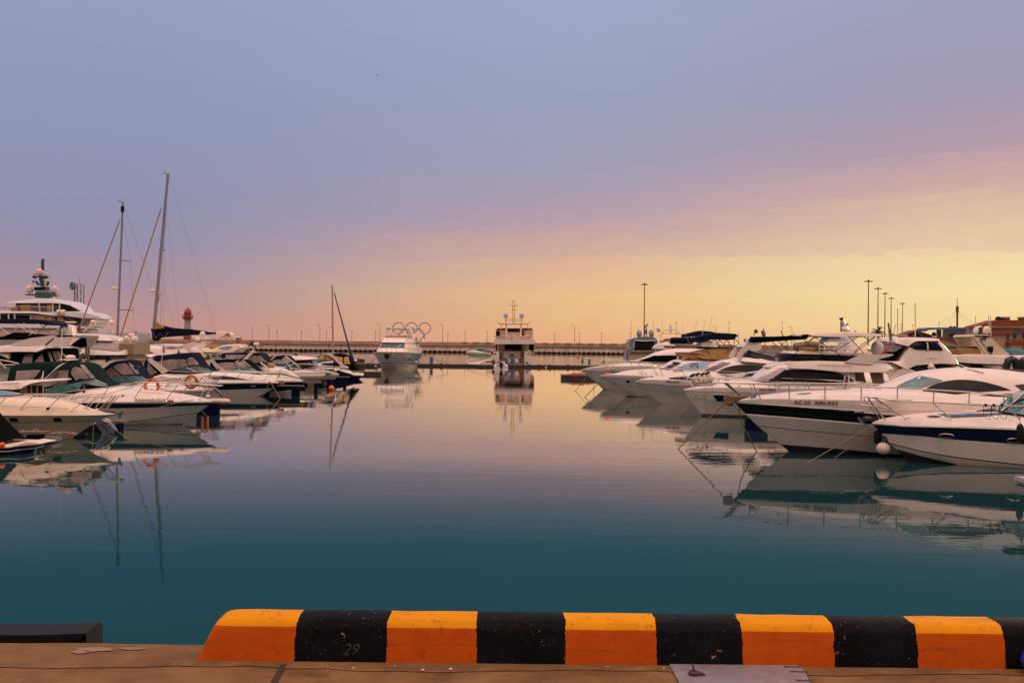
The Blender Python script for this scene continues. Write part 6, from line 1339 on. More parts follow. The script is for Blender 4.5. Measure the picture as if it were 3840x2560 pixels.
b.shell('deck_band', 'C 780,235 1000,232 1390,235', 'C 780,262 1200,295 1390,250', 1.9, GEL, up=.95, front=0)
b.dome('radome', 'C 1725,140', 17, 17, .8)
b.tube('dinghy_davit', 'C 100,730 180,560 260,530', 1.9, .12, GEL)
# blue-window flybridge
b = bgboat('flybridge_yacht', 'cream yacht with blue oval window in its flybridge fin, before the breakwater', 100, 'D 1300,600', 'L', 2.2, 17)
b.make_hull([('D -400,620 1300,600', 1.0), ('D -400,760 1250,760', .9)], 'D 1300,600 1200,760 1100,980', [0, 0, 0], [GEL, BOOT])
sh = b.shell('flybridge', 'D -130,410 0,398 200,400 380,380 450,335 600,275 750,250 900,238 1000,230 1110,238 1145,255', 'D -130,420 0,470 200,470 500,465 760,465 930,440 1020,380 1145,262', 2.0, GEL2, up=.93, front=.1, wf=.7)
b.patch('blue_window', sh, 'D 485,350 560,325 700,300 880,292', 'D 485,360 600,388 750,390 820,360 880,296', SKYGL, off=.05)
b.shell('deckhouse', 'D -100,475 300,475 320,480', 'D -100,620 320,620', 1.9, GEL, up=.97, front=0)
b.shell('stowed_dinghy', 'D 95,245 130,228 330,230 390,260', 'D 95,320 390,320', .8, C_TAN, front=.1)
b.shell('pointed_cover', 'D -40,250 20,180 60,215 120,330', 'D -40,340 120,340', .6, mat('brown_cover', (.25, .15, .08), .8), front=0)
b.shell('hatch', 'D 0,350 180,308 210,315 240,370', 'D 0,385 240,385', .9, GEL, front=.1)
b.tube('radar_post', 'D 1000,230 1000,40', .3, .09, C_BRN); b.tube('radar_post', 'D 1060,230 1055,40', -.3, .09, C_BRN)
b.shell('radar_scanner', 'D 965,15 1095,15', 'D 965,40 1095,40', .3, GEL2, front=0)
b.plate('orange_ensign', 'D 1090,140 1100,50 1118,0 1150,110 1145,190', .2, .04, mat('flag_orange', (.45, .07, .03)), both=False)
b.shell('aft_gear', 'D 490,540 640,510 640,600', 'D 490,610 640,640', .8, GEL2, front=0)
b.tube('crossed_boards', 'D 60,840 180,540', 1.9, .18, mat('olive_board', (.07, .07, .04))); b.tube('crossed_boards', 'D -60,700 90,880', 1.9, .1, mat('olive_board', (.07, .07, .04)))
lifering('orange life ring leaning by the crossed boards behind the navy canopy', 'C 1860,720', 22, 97)
# ================================================================== CENTRE
def hexa(b, P, m_, name, parent=None):
    """eight corners (s, l, z): four of the bottom ring, four of the top ring"""
    vs = [b.W(*p) for p in P]; mb = MB(); mb.add(vs, [(0, 1, 2, 3), (7, 6, 5, 4), (0, 4, 5, 1), (1, 5, 6, 2), (2, 6, 7, 3), (3, 7, 4, 0)]); return mb.build(name, m_, parent or b.root, angle=20)
CREAM = GEL2
YP = 157
o_ = at(*q('P 700,1000')[0], YP)
b = Boat('motor_yacht', 'white flybridge yacht seen bow-on at the cross pontoon, in front of the ring sculpture', YP, None, 'R', 3.15, 17, yaw=-85, Le=6.5, o=(o_.x, YP, 0), p=2.6, qq=.52)
b.make_hull([([(0, 2.68), (3, 2.66), (10, 2.5), (20, 2.3)], 1.0), ([(0, 2.58), (3, 2.56), (10, 2.4), (20, 2.2)], 1.0), ([(1, .95), (5, .85), (10, .7), (20, .6)], .82), ([(1, .88), (5, .78), (10, .63), (20, .53)], .815)],
            [(0, 2.75), (.35, 2.0), (.9, 1.0), (1.4, .3), (1.7, 0)], [0, 0, 2, 0], [mat('yacht_hull_grey', (.50, .44, .40), .3, var=.08, coat=.3), BOOT, GREYT])
b.deck([(0, 2.72), (20, 2.4)], GEL)
hexa(b, [(3.2, -2.35, 2.6), (3.2, 2.35, 2.6), (16.5, 2.75, 2.5), (16.5, -2.75, 2.5), (4.4, -2.2, 3.38), (4.4, 2.2, 3.38), (16.5, 2.6, 3.38), (16.5, -2.6, 3.38)], GEL, 'deckhouse')
hexa(b, [(4.4, -2.18, 3.38), (4.4, 2.18, 3.38), (16, 2.5, 3.38), (16, -2.5, 3.38), (5.7, -1.9, 4.22), (5.7, 1.9, 4.22), (16, 2.3, 4.22), (16, -2.3, 4.22)], CREAM, 'wheelhouse')
hexa(b, [(4.36, -2.05, 3.42), (4.36, 2.05, 3.42), (4.5, 2.05, 3.42), (4.5, -2.05, 3.42), (5.58, -1.82, 4.18), (5.58, 1.82, 4.18), (5.75, 1.82, 4.18), (5.75, -1.82, 4.18)], mat('screen_teal', (.03, .07, .085), .08, var=.25), 'windscreen')
for k in (-1, 1):
    mb = MB(); mb.tube([b.W(4.35, k*.9, 3.45), b.W(4.9, k*1.45, 3.85)], .05, 5); mb.build('wiper', STEEL, b.root)
hexa(b, [(5.3, -1.98, 4.2), (5.3, 1.98, 4.2), (17, 2.5, 4.2), (17, -2.5, 4.2), (6.6, -1.7, 4.95), (6.6, 1.7, 4.95), (16.5, 2.2, 4.7), (16.5, -2.2, 4.7)], GEL, 'flybridge')
hexa(b, [(13, 2.0, 4.25), (13, 3.6, 4.3), (17, 3.3, 4.3), (17, 2.0, 4.25), (13, 2.0, 4.75), (13, 3.2, 4.7), (17, 3.1, 4.75), (17, 2.0, 4.75)], CREAM, 'overhang')
hexa(b, [(6.6, -1.6, 4.95), (6.6, 1.6, 4.95), (9, 1.9, 4.9), (9, -1.9, 4.9), (6.9, -1.4, 5.38), (6.9, 1.4, 5.38), (9, 1.75, 5.38), (9, -1.75, 5.38)], mat('bronze_screen', (.22, .10, .05), .2, var=.2), 'wind_deflector')
mb = MB(); mb.tube([b.W(6.7, -1.6, 5.0), b.W(7, -1.5, 6.45), b.W(7, 1.6, 6.5), b.W(8.5, 2.1, 5.0)], .05, 6); mb.tube([b.W(9, -1.2, 5.2), b.W(9, -.9, 6.3), b.W(9, 1.6, 6.3)], .04, 6); mb.build('targa_frame', C_BRN, b.root)
mb = MB(); mb.prism([b.W(12, 1.7, 4.9), b.W(14, 1.7, 4.9), b.W(12.5, 1.3, 6.4), b.W(11.2, 1.2, 6.6)], b.nn*.35); mb.build('radar_arch', GEL, b.root)
hexa(b, [(11.5, -1.6, 6.35), (11.5, 1.6, 6.35), (12.6, 1.6, 6.35), (12.6, -1.6, 6.35), (11.5, -1.5, 6.5), (11.5, 1.5, 6.5), (12.6, 1.5, 6.5), (12.6, -1.5, 6.5)], GEL, 'arch_top')
for px in ('P 762,262', 'P 1410,262'):
    c = at(*q(px)[0], 168); mb = MB(); r = .33; mb.lathe(c, [(r*.7, 0), (r, .12), (r, .38), (r*.85, .56), (r*.4, .68), (.02, .70)], 14); d_ = mb.build('radome', mat('dome_lilac', (.62, .58, .68), .4), b.root)
    mb = MB(); mb.tube([c, c-Vector((0, 0, .5))], .06, 6); mb.box(c-Vector((0, 0, .5)), (.7, .5, .08)); mb.build('radome_stalk', GEL, d_)
mb = MB(); P = [b.W(s_, l_, z_) for s_, l_, z_ in [(12, -2.9, 3.1), (6, -2.75, 3.25), (3, -2.2, 3.3), (1, -1.2, 3.32), (.1, 0, 3.35), (1, 1.2, 3.32), (3, 2.2, 3.3), (6, 2.75, 3.25), (12, 2.9, 3.1)]]; mb.tube(P, .035, 5); mb.build('guard_rail', C_BRN, b.root)
for s_, l_ in ((.1, 0), (.5, .8), (.5, -.8), (1.3, 1.4), (1.3, -1.4), (3, 2.2), (3, -2.2), (5, 2.65), (5, -2.65), (7, 2.8), (9, 2.85), (11, 2.88)):
    mb = MB(); mb.tube([b.W(s_, l_, 2.6), b.W(s_, l_, 3.3)], .025, 5); mb.build('stanchion', C_BRN, b.root)
def pxq(tr, Y, d, m_, name, parent, ang=20):
    mb = MB(); mb.prism([at(x, y, Y) for x, y in q(tr)], (0, d, 0)); return mb.build(name, m_, parent, angle=ang)
pxq('P 632,910 782,910 770,1000 715,1050 660,1010', 156.4, .5, RUB, 'anchor_pocket', b.root)
pxq('P 717,1050 724,1050 724,1200 718,1200', 156.9, .3, GREYT, 'stem_line', b.root)
mb = MB(); mb.tube([b.W(.6, -.2, .95), b.W(5, -2.6, .35)], .03, 5); mb.build('chine_line', RUB, b.root); mb = MB(); mb.tube([b.W(.6, .2, .95), b.W(5, 2.6, .35)], .03, 5); mb.build('chine_line', RUB, b.root)
c = at(*q('P 883,922')[0], 156); mb = MB(); mb.ball(c, .09); mb.build('bow_light', FWHITE, b.root)
for x in (1195, 1283, 1330):
    c = at(*q('P %d,1050' % x)[0], 159.5); mb = MB(); mb.lathe(c, [(.12, 0), (.12, .25)], 10, axis=Vector((.4, -1, 0))); mb.build('porthole', GLASS, b.root)
pxq('P 1470,465 1512,458 1530,560 1480,555', 172, .3, mat('flag_rust', (.28, .06, .02), .8), 'ensign', b.root); pxq('P 1512,480 1525,480 1535,595 1522,595', 172.4, .1, RUB, 'ensign_staff', b.root)
for cpx, w_, lab in (('P 1503,1118', 12, 'round cream fender hanging at the right side of the bow-on yacht, nearer one'), ('P 1588,1085', 10, 'smaller round cream fender just right of the nearer one at the bow-on yacht'), ('P 422,1235', 9, 'round pale fender low at the left side of the bow-on yacht')):
    fender(lab, cpx, w_, w_*1.05, 160 if w_ != 10 else 163, GEL2, cpx.replace('1118', '950').replace('1085', '900').replace('1235', '1200'), RUB if w_ != 9 else None, ball=True)
rope('line from the bow-on yacht up to the blue pillar and along the pontoon', [at(*p, 164) for p in q('P 1600,920 1780,975 1960,1035 2138,1090 Z 980,768')], .035)
rope('line from the bow-on yacht left down to the low pontoon', [at(*p, 156) for p in q('P 395,1030 300,1130 40,1215')], .04, BROPE)
# ---- stern-on yacht (Q coordinates)
YS = 186; c = at(*q('Q 560,1290')[0], YS)
ST = empty('superyacht', (c.x, YS+12, 0), 'tall white three-deck yacht seen stern-on, with ladder mast and two domes', 'motor yacht')
def sq(tr, Y, d, m_, name, parent=None): return pxq(tr, Y, d, m_, name, parent or ST)
SB = mat('stern_cream', (.66, .54, .46), .4, var=.08); SBR = mat('stern_brown', (.55, .36, .22), .6, var=.2)
sq('Q 165,1060 885,1060 885,1285 165,1285', YS+3.4, 20, SB, 'hull')
sq('Q 895,1030 968,1030 962,1110 900,1125', YS+5, 18, mat('side_sunlit', (.6, .42, .22), .4), 'hull_side')  # sunlit yellow of the right flank put into its colour
sq('Q 152,1035 272,1030 272,1280 165,1285', YS+.8, 2.8, GEL, 'stern_wing'); sq('Q 766,1028 890,1030 888,1285 766,1280', YS+.8, 2.8, GEL, 'stern_wing')
sq('Q 360,1030 690,1030 690,1170 360,1170', YS+2.4, 1, SB, 'transom'); sq('Q 475,1080 565,1080 565,1165 475,1165', YS+2.2, .3, mat('door_grey', (.18, .15, .13), .5), 'transom_door')
for x in (195, 845): sq('Q %d,1062 %d,1062 %d,1082 %d,1082' % (x-14, x+14, x+14, x-14), YS+.7, .2, RUB, 'fairlead')
for i in range(8): sq('Q 702,%d 762,%d 762,%d 702,%d' % (1128+i*19, 1128+i*19, 1139+i*19, 1139+i*19), YS+1.0+.25*(8-i)*.3, .5, TEAK, 'stair_tread')
sq('Q 692,1020 766,1020 766,1290 692,1290', YS+3.2, .3, SBR, 'stair_back')
sq('Q 205,888 965,888 965,1030 205,1030', YS+6, 16, SBR, 'saloon'); sq('Q 385,892 712,892 712,1010 385,1000', YS+5.8, .25, GLASS, 'saloon_window'); sq('Q 862,892 958,892 958,1005 862,1005', YS+5.7, .25, GLASS, 'side_window')
sq('Q 205,890 232,890 232,1010 205,1010', YS+5.7, .25, GLASS, 'side_window')
for a_, b2_ in ((232, 258), (805, 852), (955, 968)): sq('Q %d,885 %d,885 %d,1030 %d,1030' % (a_, b2_, b2_, a_), YS+2.5, .6, SB, 'pillar')
sq('Q 740,895 802,895 802,1010 740,1010', YS+5.6, .1, SB, 'stair_side')
sq('Q 180,800 955,795 970,825 965,888 165,888', YS+.5, 20, GEL, 'upper_deck_slab')
sq('Q 205,612 240,578 915,575 930,612 925,800 205,800', YS+5, 14, SB, 'upper_house')
sq('Q 215,608 240,580 915,578 925,608', YS+4.8, .3, GLASS, 'window_band'); sq('Q 432,608 680,608 680,648 432,648', YS+4.8, .3, GLASS, 'rear_window')
sq('Q 290,628 392,625 392,735 290,735', YS+4.7, .2, SBR, 'locker'); sq('Q 770,625 912,612 905,735 770,735', YS+4.7, .2, SBR, 'locker'); sq('Q 210,640 288,640 288,740 210,740', YS+4.7, .2, RUB, 'barbecue'); sq('Q 718,620 750,620 750,718 718,718', YS+4.6, .2, GLASS, 'door_glass')
sq('Q 782,708 850,708 850,732 782,732', YS+3, .8, GEL, 'table')
for a_ in (395, 680): sq('Q %d,485 %d,485 %d,740 %d,740' % (a_, a_+36, a_+36, a_), YS+3.5, .8, SB, 'arch_leg')
mb = MB(); mb.tube([at(x, y, YS+3.5) for x, y in q('Q 222,445 240,470 300,492 560,496 820,495 860,472 880,445')], [.06, .09, .12, .13, .12, .09, .06], 8); mb.build('arch_beam', SBR, ST)
for tr in ('Q 320,500 305,580 308,640', 'Q 820,500 838,580 838,660', 'Q 918,600 935,640 925,720'): mb = MB(); mb.tube([at(x, y, YS+3.8) for x, y in q(tr)], .06, 6); mb.build('awning_strut', SBR, ST)
MST = mat('mast_ochre', (.42, .27, .17), .5)
mb = MB()
for tr in ('Q 533,480 530,50 552,28 578,50 574,480', 'Q 470,135 635,135', 'Q 470,135 472,105', 'Q 515,42 590,42', 'Q 410,398 700,398', 'Q 410,435 700,435', 'Q 590,135 600,118', 'Q 515,215 592,215'): mb.tube([at(x, y, YS+4) for x, y in q(tr)], .045, 6)
for y in range(160, 480, 38): mb.tube([at(x_, y_, YS+4) for x_, y_ in q('Q 532,%d 576,%d' % (y, y))], .03, 5)
mb.build('ladder_mast', MST, ST)
for x in (402, 712):
    c = at(*q('Q %d,368' % x)[0], YS+4); r = .46; mb = MB(); mb.lathe(c, [(r*.75, 0), (r*.97, .12), (r, .5), (r*.98, .72), (r*.82, .9), (r*.45, 1.0), (.03, 1.02)], 16); d_ = mb.build('radome', mat('dome_lilac', (.62, .58, .68), .4), ST, angle=50)
    mb = MB(); mb.tube([c, at(*q('Q %d,485' % x)[0], YS+4)], .13, 8); mb.build('radome_post', SB, d_); mb = MB(); P = c+Vector((0, -r-.02, .28)); mb.box(P, (.2, .05, .08)); mb.build('radome_hatch', RUB, d_)
mb = MB(); mb.tube([at(x, y, YS+1) for x, y in q('Q 185,800 185,738 250,732 880,732 935,740 955,770')], .04, 5); mb.build('guard_rail', SBR, ST)
for x in range(200, 920, 48): mb = MB(); mb.tube([at(x_, y_, YS+1) for x_, y_ in q('Q %d,800 %d,735' % (x, x))], .025, 4); mb.build('stanchion', SBR, ST)
mb = MB(); mb.tube([at(x, y, YS+.3) for x, y in q('Q 520,820 524,665')], .025, 5); mb.build('flag_staff', RED, ST); sq('Q 510,800 514,740 523,670 524,810', YS+.3, .04, mat('flag_mixed', (.2, .06, .12)), 'ensign')
for tr in ('Q 855,1002 862,1030', ): mb = MB(); mb.tube([at(x, y, YS+.6) for x, y in q(tr)], .08, 5); mb.build('stern_light', GEL, ST)
rope('line from the stern-on yacht down right to its own transom', [at(*p, YS) for p in q('Q 840,1070 780,1080 575,1140')], .03, BROPE)
rope('double line fanning from the stern-on yacht left down to the landing stage', [at(*p, YS-1) for p in q('Q 195,1075 0,1165 Z 1175,765')], .04, BROPE)
# woman, dinghy and clutter in front of it
c = at(*q('Q 305,1225')[0], 181.6)
WP = person('dark-haired woman in a black dress bending forward beside the blue pillars, hands before her', (c.x, 166.6, c.z-.1), 1.72, mat('black_cloth', (.012, .012, .016)), HAIR, legs=mat('black_cloth', (.012, .012, .016)), facing=(.95, -.3, 0), bend=.42, arm={-1: (Vector((.12, -.02, .16)), Vector((.20, -.03, .05))), 1: (Vector((.13, .02, .17)), Vector((.21, .02, .08)))}, skirt=True)
mb = MB(); mb.box((c.x, 167.0, (c.z-.1+.75)/2), (1.3, 1.2, max(c.z-.1-.75, .2))); tag(mb.build('dock_step', SBR, smooth=False), 'low brown dock step under the dark-haired woman', 'step')
BP = mat('pillar_blue', (.02, .10, .24), .5, var=.2)
def pillar(label, tr, Y, m_=BP, cap=True):
    (x0, y0), (x1, y1) = q(tr); A = at((x0+x1)/2, y1, Y); T = at((x0+x1)/2, y0, Y); w_ = (x1-x0)*Y/FPX/2
    rt = empty('service_pillar', A, label, 'service pillar', 'blue service pillars on the cross pontoon'); h = T.z-A.z
    mb = MB(); mb.lathe(A, [(w_*.95, 0), (w_*.95, h*.86), (w_*.9, h*.88)], 12); mb.build('post', m_, rt); mb = MB(); mb.lathe(A+Vector((0, 0, h*.87)), [(w_*1.08, 0), (w_*1.08, h*.08), (w_*.8, h*.13)], 12); mb.build('cap', mat('pillar_cap', (.05, .16, .28), .5), rt)
    mb = MB(); mb.box(A+Vector((w_*.3, -w_, h*.8)), (w_*.9, .06, h*.09)); mb.build('socket_panel', DSTEEL, rt)
pillar('blue service pillar standing alone right of the bow-on yacht', 'Z 768,695 805,775', 181)
pillar('blue service pillar right of the woman, left one of two', 'Q 362,1148 432,1288', 181); pillar('blue service pillar, right one of the two before the stern-on yacht', 'Q 506,1160 565,1290', 181)
pillar('blue service pillar nearest the life ring stand', 'K 366,160 401,236', 181.5); pillar('blue service pillar close to the farthest right bow rail', 'K 556,163 586,230', 181.5)
rt = empty('inflatable_dinghy', (at(*q('Q 300,1390')[0], 177.5).x, 162.5, 0), 'small pale inflatable dinghy with black outboard, stern to the camera by the pontoon', 'dinghy')
TUBEM = mat('dinghy_grey', (.50, .42, .42), .6, var=.2)
def AP(tr, Y): return [at(x, y, Y) for x, y in q(tr)]
P = [at(*q('Q 185,1350')[0], 176.5), at(*q('Q 195,1320')[0], 177.5), at(*q('Q 230,1300')[0], 179), at(*q('Q 305,1290')[0], 179.6), at(*q('Q 380,1300')[0], 179), at(*q('Q 415,1320')[0], 177.5), at(*q('Q 425,1350')[0], 176.5)]
mb = MB(); mb.tube(P, [.2, .27, .28, .28, .28, .27, .2], 10); mb.build('tube', TUBEM, rt); mb = MB(); mb.box((at(*q('Q 305,1360')[0], 177).x, 162.2, .25), (1.7, .12, .55)); mb.build('transom', GEL, rt, smooth=False)
mb = MB(); cc = at(*q('Q 330,1395')[0], 176.6); mb.lathe((cc.x, 161.6, .1), [(.14, 0), (.2, .3), (.26, .55), (.27, .85), (.2, 1.0), (.05, 1.05)], 10); mb.build('outboard_motor', RUB, rt)
mb = MB(); mb.prism(AP('Q 232,1225 302,1225 302,1265 232,1265', 180.6), (0, .5, 0)); tag(mb.build('orange_crate', mat('crate_orange', (.42, .10, .03), .7), smooth=False), 'orange crate on the pontoon just below the woman', 'crate')
mb = MB(); mb.prism(AP('Q 310,1228 385,1222 392,1285 320,1285', 180.4), (0, .5, 0)); tag(mb.build('white_crate', GEL, smooth=False), 'white box on the pontoon right of the orange crate', 'box')
mb = MB(); mb.prism(AP('Q 430,1175 500,1172 505,1240 432,1240', 181.2), (0, .5, 0)); tag(mb.build('info_board', mat('board_pale', (.5, .45, .5), .6, var=.5, scale=3), smooth=False), 'pale printed board between the two blue pillars', 'board')
mb = MB(); mb.prism(AP('Q 575,1180 650,1172 662,1250 580,1255', 181.6), (0, .6, 0)); tag(mb.build('cool_box', SB, smooth=False), 'cream box between the right blue pillar and the stair', 'box')
mb = MB(); mb.tube(AP('Q 808,1280 808,1190 850,1186 885,1190 885,1280', 181), .04, 6); tag(mb.build('pontoon_gate', DSTEEL), 'small hoop railing on the pontoon under the right stern wing', 'railing')
mb = MB(); mb.tube(AP('Q 820,1275 818,1240', 180.7), .18, 8); tag(mb.build('dark_bin', RUB), 'small dark bin beside the hoop railing', 'bin')
rt = empty('potted_yucca', at(*q('Q 165,1275')[0], 181), 'spiky potted plant left of the woman on the pontoon', 'plant'); c = at(*q('Q 160,1240')[0], 181)
mb = MB(); mb.lathe(c-Vector((0, 0, .35)), [(.2, 0), (.28, .4)], 10); mb.build('pot', RUB, rt); mb = MB(); rnd = random.Random(2)
for i in range(34):
    a_ = rnd.uniform(0, 6.28); e_ = rnd.uniform(.1, 1.3); l_ = rnd.uniform(.5, .85); d = Vector((math.cos(a_)*math.cos(e_), math.sin(a_)*math.cos(e_), math.sin(e_))); s_ = d.cross(Vector((0, 0, 1))).normalized()*.05
    mb.add([c+s_, c-s_, c+d*l_*.6-s_*.8+Vector((0, 0, .05)), c+d*l_-Vector((0, 0, .08)), c+d*l_*.6+s_*.8+Vector((0, 0, .05))], [(0, 1, 2, 3, 4)])
mb.build('leaves', mat('yucca_leaf', (.03, .05, .02), .7, var=.3), rt)
mb = MB(); rnd = random.Random(9); P = [at(*q('Q 20,1245')[0], 180.5)+Vector((i*.06, rnd.uniform(-.4, .4), rnd.uniform(-.05, .25))) for i in range(28)]; mb.tube(P, .08, 6); tag(mb.build('rope_heap', mat('heap_brown', (.12, .06, .04), .9)), 'brown heap of line on the landing stage left of the plant', 'rope')
c = at(*q('Q 1188,1350')[0], 179.8); mb = MB(); mb.ball(c, .14, 1.5); tag(mb.build('pale_float', GEL2), 'small pale float hanging on the right part of the cross pontoon', 'float')
# life ring stand, closed umbrella
rt = empty('life_ring_stand', at(2167, 1368, 181.5), 'orange life ring on a thin white post at the right end of the cross pontoon', 'life ring stand')
mb = MB(); mb.tube([at(2167, 1368, 181.5), at(2167, 1326, 181.5)], .05, 6); mb.build('post', GEL, rt); c = at(*q('K 235,131')[0], 181.3); mb = MB(); mb.torus(c, .28, .085, (0, -1, 0)); mb.build('ring', RING, rt)
rt = empty('closed_umbrella', at(2184, 1366, 181.5), 'closed slate blue umbrella standing between the life ring stand and a pillar', 'umbrella'); A, T = at(2184, 1366, 181.5), at(2184, 1332, 181.5); h = T.z-A.z
mb = MB(); mb.lathe(A, [(.05, 0), (.05, h*.1), (.22, h*.13), (.2, h*.4), (.1, h*.8), (.02, h)], 10); mb.build('canopy', mat('umbrella_blue', (.04, .08, .13), .8), rt); mb = MB(); mb.lathe(A-Vector((0, 0, .05)), [(.2, 0), (.2, .06), (.05, .08)], 10); mb.build('base', RUB, rt)
for x in (2195, 2240, 2290, 2310, 2330): pass
mb = MB(); mb.tube([at(x, y, 182.5) for x, y in q('K 640,235 640,185 700,182 740,185 740,235')], .05, 5); tag(mb.build('pontoon_gate', MST), 'thin ochre hoop railing behind the farthest right bow', 'railing')
# ring sculpture on the breakwater
YR = 556; kr = YR/FPX/7.127; RS = empty('ring_sculpture', at(*q('P 1380,580')[0], YR), 'sculpture of five white interlaced rings standing on the breakwater behind the bow-on yacht', 'sculpture')
RGM = mat('ring_white', (.44, .37, .38), .5, var=.06)
for i, (x, y) in enumerate(((1027, 212), (1380, 212), (1732, 212), (1203, 385), (1555, 385))):
    c = at(*q('P %d,%d' % (x, y))[0], YR+(.25 if i > 2 else 0)); mb = MB(); mb.torus(c, 150*kr, 16*kr, (0, -1, 0), 40, 8); mb.build('ring', RGM, RS)
for x in (1722, 1203, 1555):
    A, T = at(*q('P %d,590' % x)[0], YR+.3), at(*q('P %d,%d' % (x, 390 if x == 1722 else 530))[0], YR+.3); mb = MB(); mb.tube([A, T], 9*kr, 8); mb.build('post', DSTEEL, RS)
# person on the breakwater and the gull
c = at(1319, 1279, YB+2.2); person('tiny dark figure standing on top of the breakwater near the small mast', (c.x, YB+2.6, 5.92), 1.8, mat('black_cloth', (.012, .012, .016)), HAIR, facing=(1, 0, 0), arm={1: (Vector((.12, 0, .25)), Vector((.28, 0, .28)))})
c = at(1415, 283, 260); rt = empty('gull', c, 'dark gull flying alone high in the left half of the sky', 'bird'); mb = MB(); mb.lathe(c-Vector((.25, 0, 0)), [(.01, 0), (.06, .1), (.09, .25), (.06, .42), (.01, .5)], 8, axis=Vector((1, 0, -.3))); mb.build('body', DSTEEL, rt)
for k in (-1, 1):
    w = Vector((-.3*k-.08, .35*k, .16 if k > 0 else -.02)); mb = MB(); mb.prism([c+Vector((.08, 0, .03)), c+w*.7+Vector((.08, 0, .08)), c+w*1.5+Vector((-.02, 0, .0)), c+w*.7+Vector((-.1, 0, .03)), c+Vector((-.1, 0, .03))], (0, 0, .015)); mb.build('wing', DSTEEL, rt)
# small speedboat beyond the pontoon
b = Boat('speedboat', 'small white speedboat moving beyond the cross pontoon, between the two central yachts', 392, 'Z 1165,650', 'R', 1.6, 10, Le=6)
b.make_hull([('Z 1165,648 1250,640 1350,650 1450,660', 1.0), ('Z 1170,655 1250,658 1450,668', .99), ('Z 1180,662 1250,668 1450,676', .95), ('Z 1190,668 1250,675 1450,682', .9)], 'Z 1165,650 1180,665 1195,685 1200,690', [0, 0, 1, 0], [GEL, BLACKG, BOOT])
b.deck('Z 1168,645 1230,630 1300,632 1380,650 1450,655', GEL); sh = b.shell('windscreen', 'Z 1265,632 1310,598 1345,596 1380,640', 'Z 1265,640 1380,646', 1.1, TEAL, up=.8, front=.3)
b.shell('canopy_top', 'Z 1310,598 1345,596 1400,602 1440,625', 'Z 1310,606 1400,640 1440,645', 1.0, VINYL, up=.8, front=0)
# rowing skiff and white ball on the pontoon behind the sport boat
b = Boat('rowing_skiff', 'green-brown skiff lying on the pontoon left of the bow-on yacht', 182, 'E 2165,380', 'L', .6, 2.2, Le=.8)
b.make_hull([('E 1900,355 2165,372', 1.0), ('E 1900,400 2150,400', .9)], [(0, 1.3), (.1, 1.0), (.2, .7), (.3, 0)], [0, 0, 0], [mat('skiff_olive', (.10, .08, .035), .7, var=.3)]*2)
c = at(*q('E 1913,408')[0], 151.5); rt = empty('white_buoy', c-Vector((0, 0, .28)), 'round white buoy on the pontoon edge by the sport boat stern', 'buoy'); mb = MB(); mb.ball(c, .28); mb.build('ball', GEL, rt); mb = MB(); mb.lathe(c-Vector((0, .27, .12)), [(.1, -.03), (.1, .03)], 10, axis=Vector((0, -1, -.3))); mb.build('eye', RUB, rt)

# ================================================================== SAILING BOATS
def sailboat(label, Y, hull_tip, L, mast, r, stay, stayr, staym, spreaders, wires, radar=None, side='R', mm=None, hz=1.1):
    b = Boat('sailing_boat', label, Y, hull_tip, side, 1.7, L, Le=L*.6, cat='sailing boat', group='sailing boats')
    b.make_hull([([(0, hz), (L, hz-.15)], 1.0), ([(0, hz-.35), (L, hz-.5)], .95)], [(0, hz+.1), (.6, .5), (1.2, 0)], [0, 1, 0], [GEL, NAVY, BOOT]); b.deck([(0, hz), (L*.35, hz+.35), (L*.6, hz+.4), (L, hz)], GEL)
    P = [at(x, y, Y) for x, y in q(mast)]; top, foot = P[0], P[-1]; d = (foot-top).normalized(); foot = foot+d*((foot.z-hz)/-d.z if d.z else 0)
    mb = MB(); mb.tube([foot, top], [r, r*.75], 8); m_ = mb.build('mast', mm or mat('mast_grey', (.30, .30, .36), .35, metal=.4, var=.1), b.root)
    if stay: A, B_ = [at(x, y, Y) for x, y in q(stay)]; mb = MB(); mb.tube([A, A.lerp(B_, .03), B_], [stayr*.4, stayr, stayr*1.15], 6); mb.build('furled_headsail', staym, b.root)
    for s_ in spreaders: A, B_ = [at(x, y, Y) for x, y in q(s_)]; mb = MB(); mb.tube([A, B_], .045, 5); mb.build('spreader', DSTEEL, m_)
    for s_ in wires: mb = MB(); mb.tube([at(x, y, Y) for x, y in q(s_)], .012, 4); mb.build('rigging_wire', DSTEEL, b.root)
    if radar: (x, y), = q(radar); c = at(x, y, Y-.25); mb = MB(); mb.lathe(c, [(.12, -.1), (.30, -.05), (.32, .08), (.25, .16)], 12); mb.build('radar', GEL2, m_)
    return b, top, foot
b, top, foot = sailboat('sailing boat with the shorter left mast and ochre furled sail, left side', 90.5, 'O 880,1260', 12, 'X 138,310 90,1470', .13, 'X 112,455 -260,1460', .055, mat('furled_ochre', (.36, .20, .10), .8), ['X 100,797 204,806', 'X 85,1212 222,1214', 'X 128,308 96,290'], ['X 130,460 205,806 222,1214 240,1460', 'X 150,350 380,1020', 'X 150,1345 330,1450', 'X 96,290 98,305'], 'X 68,1038')
mb = MB(); mb.tube([at(x, y, 90.4) for x, y in q('X 133,392 134,345')], .16, 6); mb.build('mast_band', RUB, b.root)
b, top, foot = sailboat('sailing boat with the tallest, slightly leaning mast and navy boom cover', 106, 'O 1420,1240', 15, 'X 517,72 398,1370', .20, 'X 462,350 115,1440', .065, mat('furled_ochre', (.36, .20, .10)), ['X 440,708 497,716', 'X 405,1080 465,1085', 'X 505,72 480,62'], ['X 530,90 915,1390', 'X 505,345 545,800 612,1370', 'X 500,350 485,720 478,1340', 'X 490,400 470,760 455,1340', 'X 440,860 565,1355', 'X 440,860 455,1340', 'X 520,100 478,700'], 'X 383,1058')
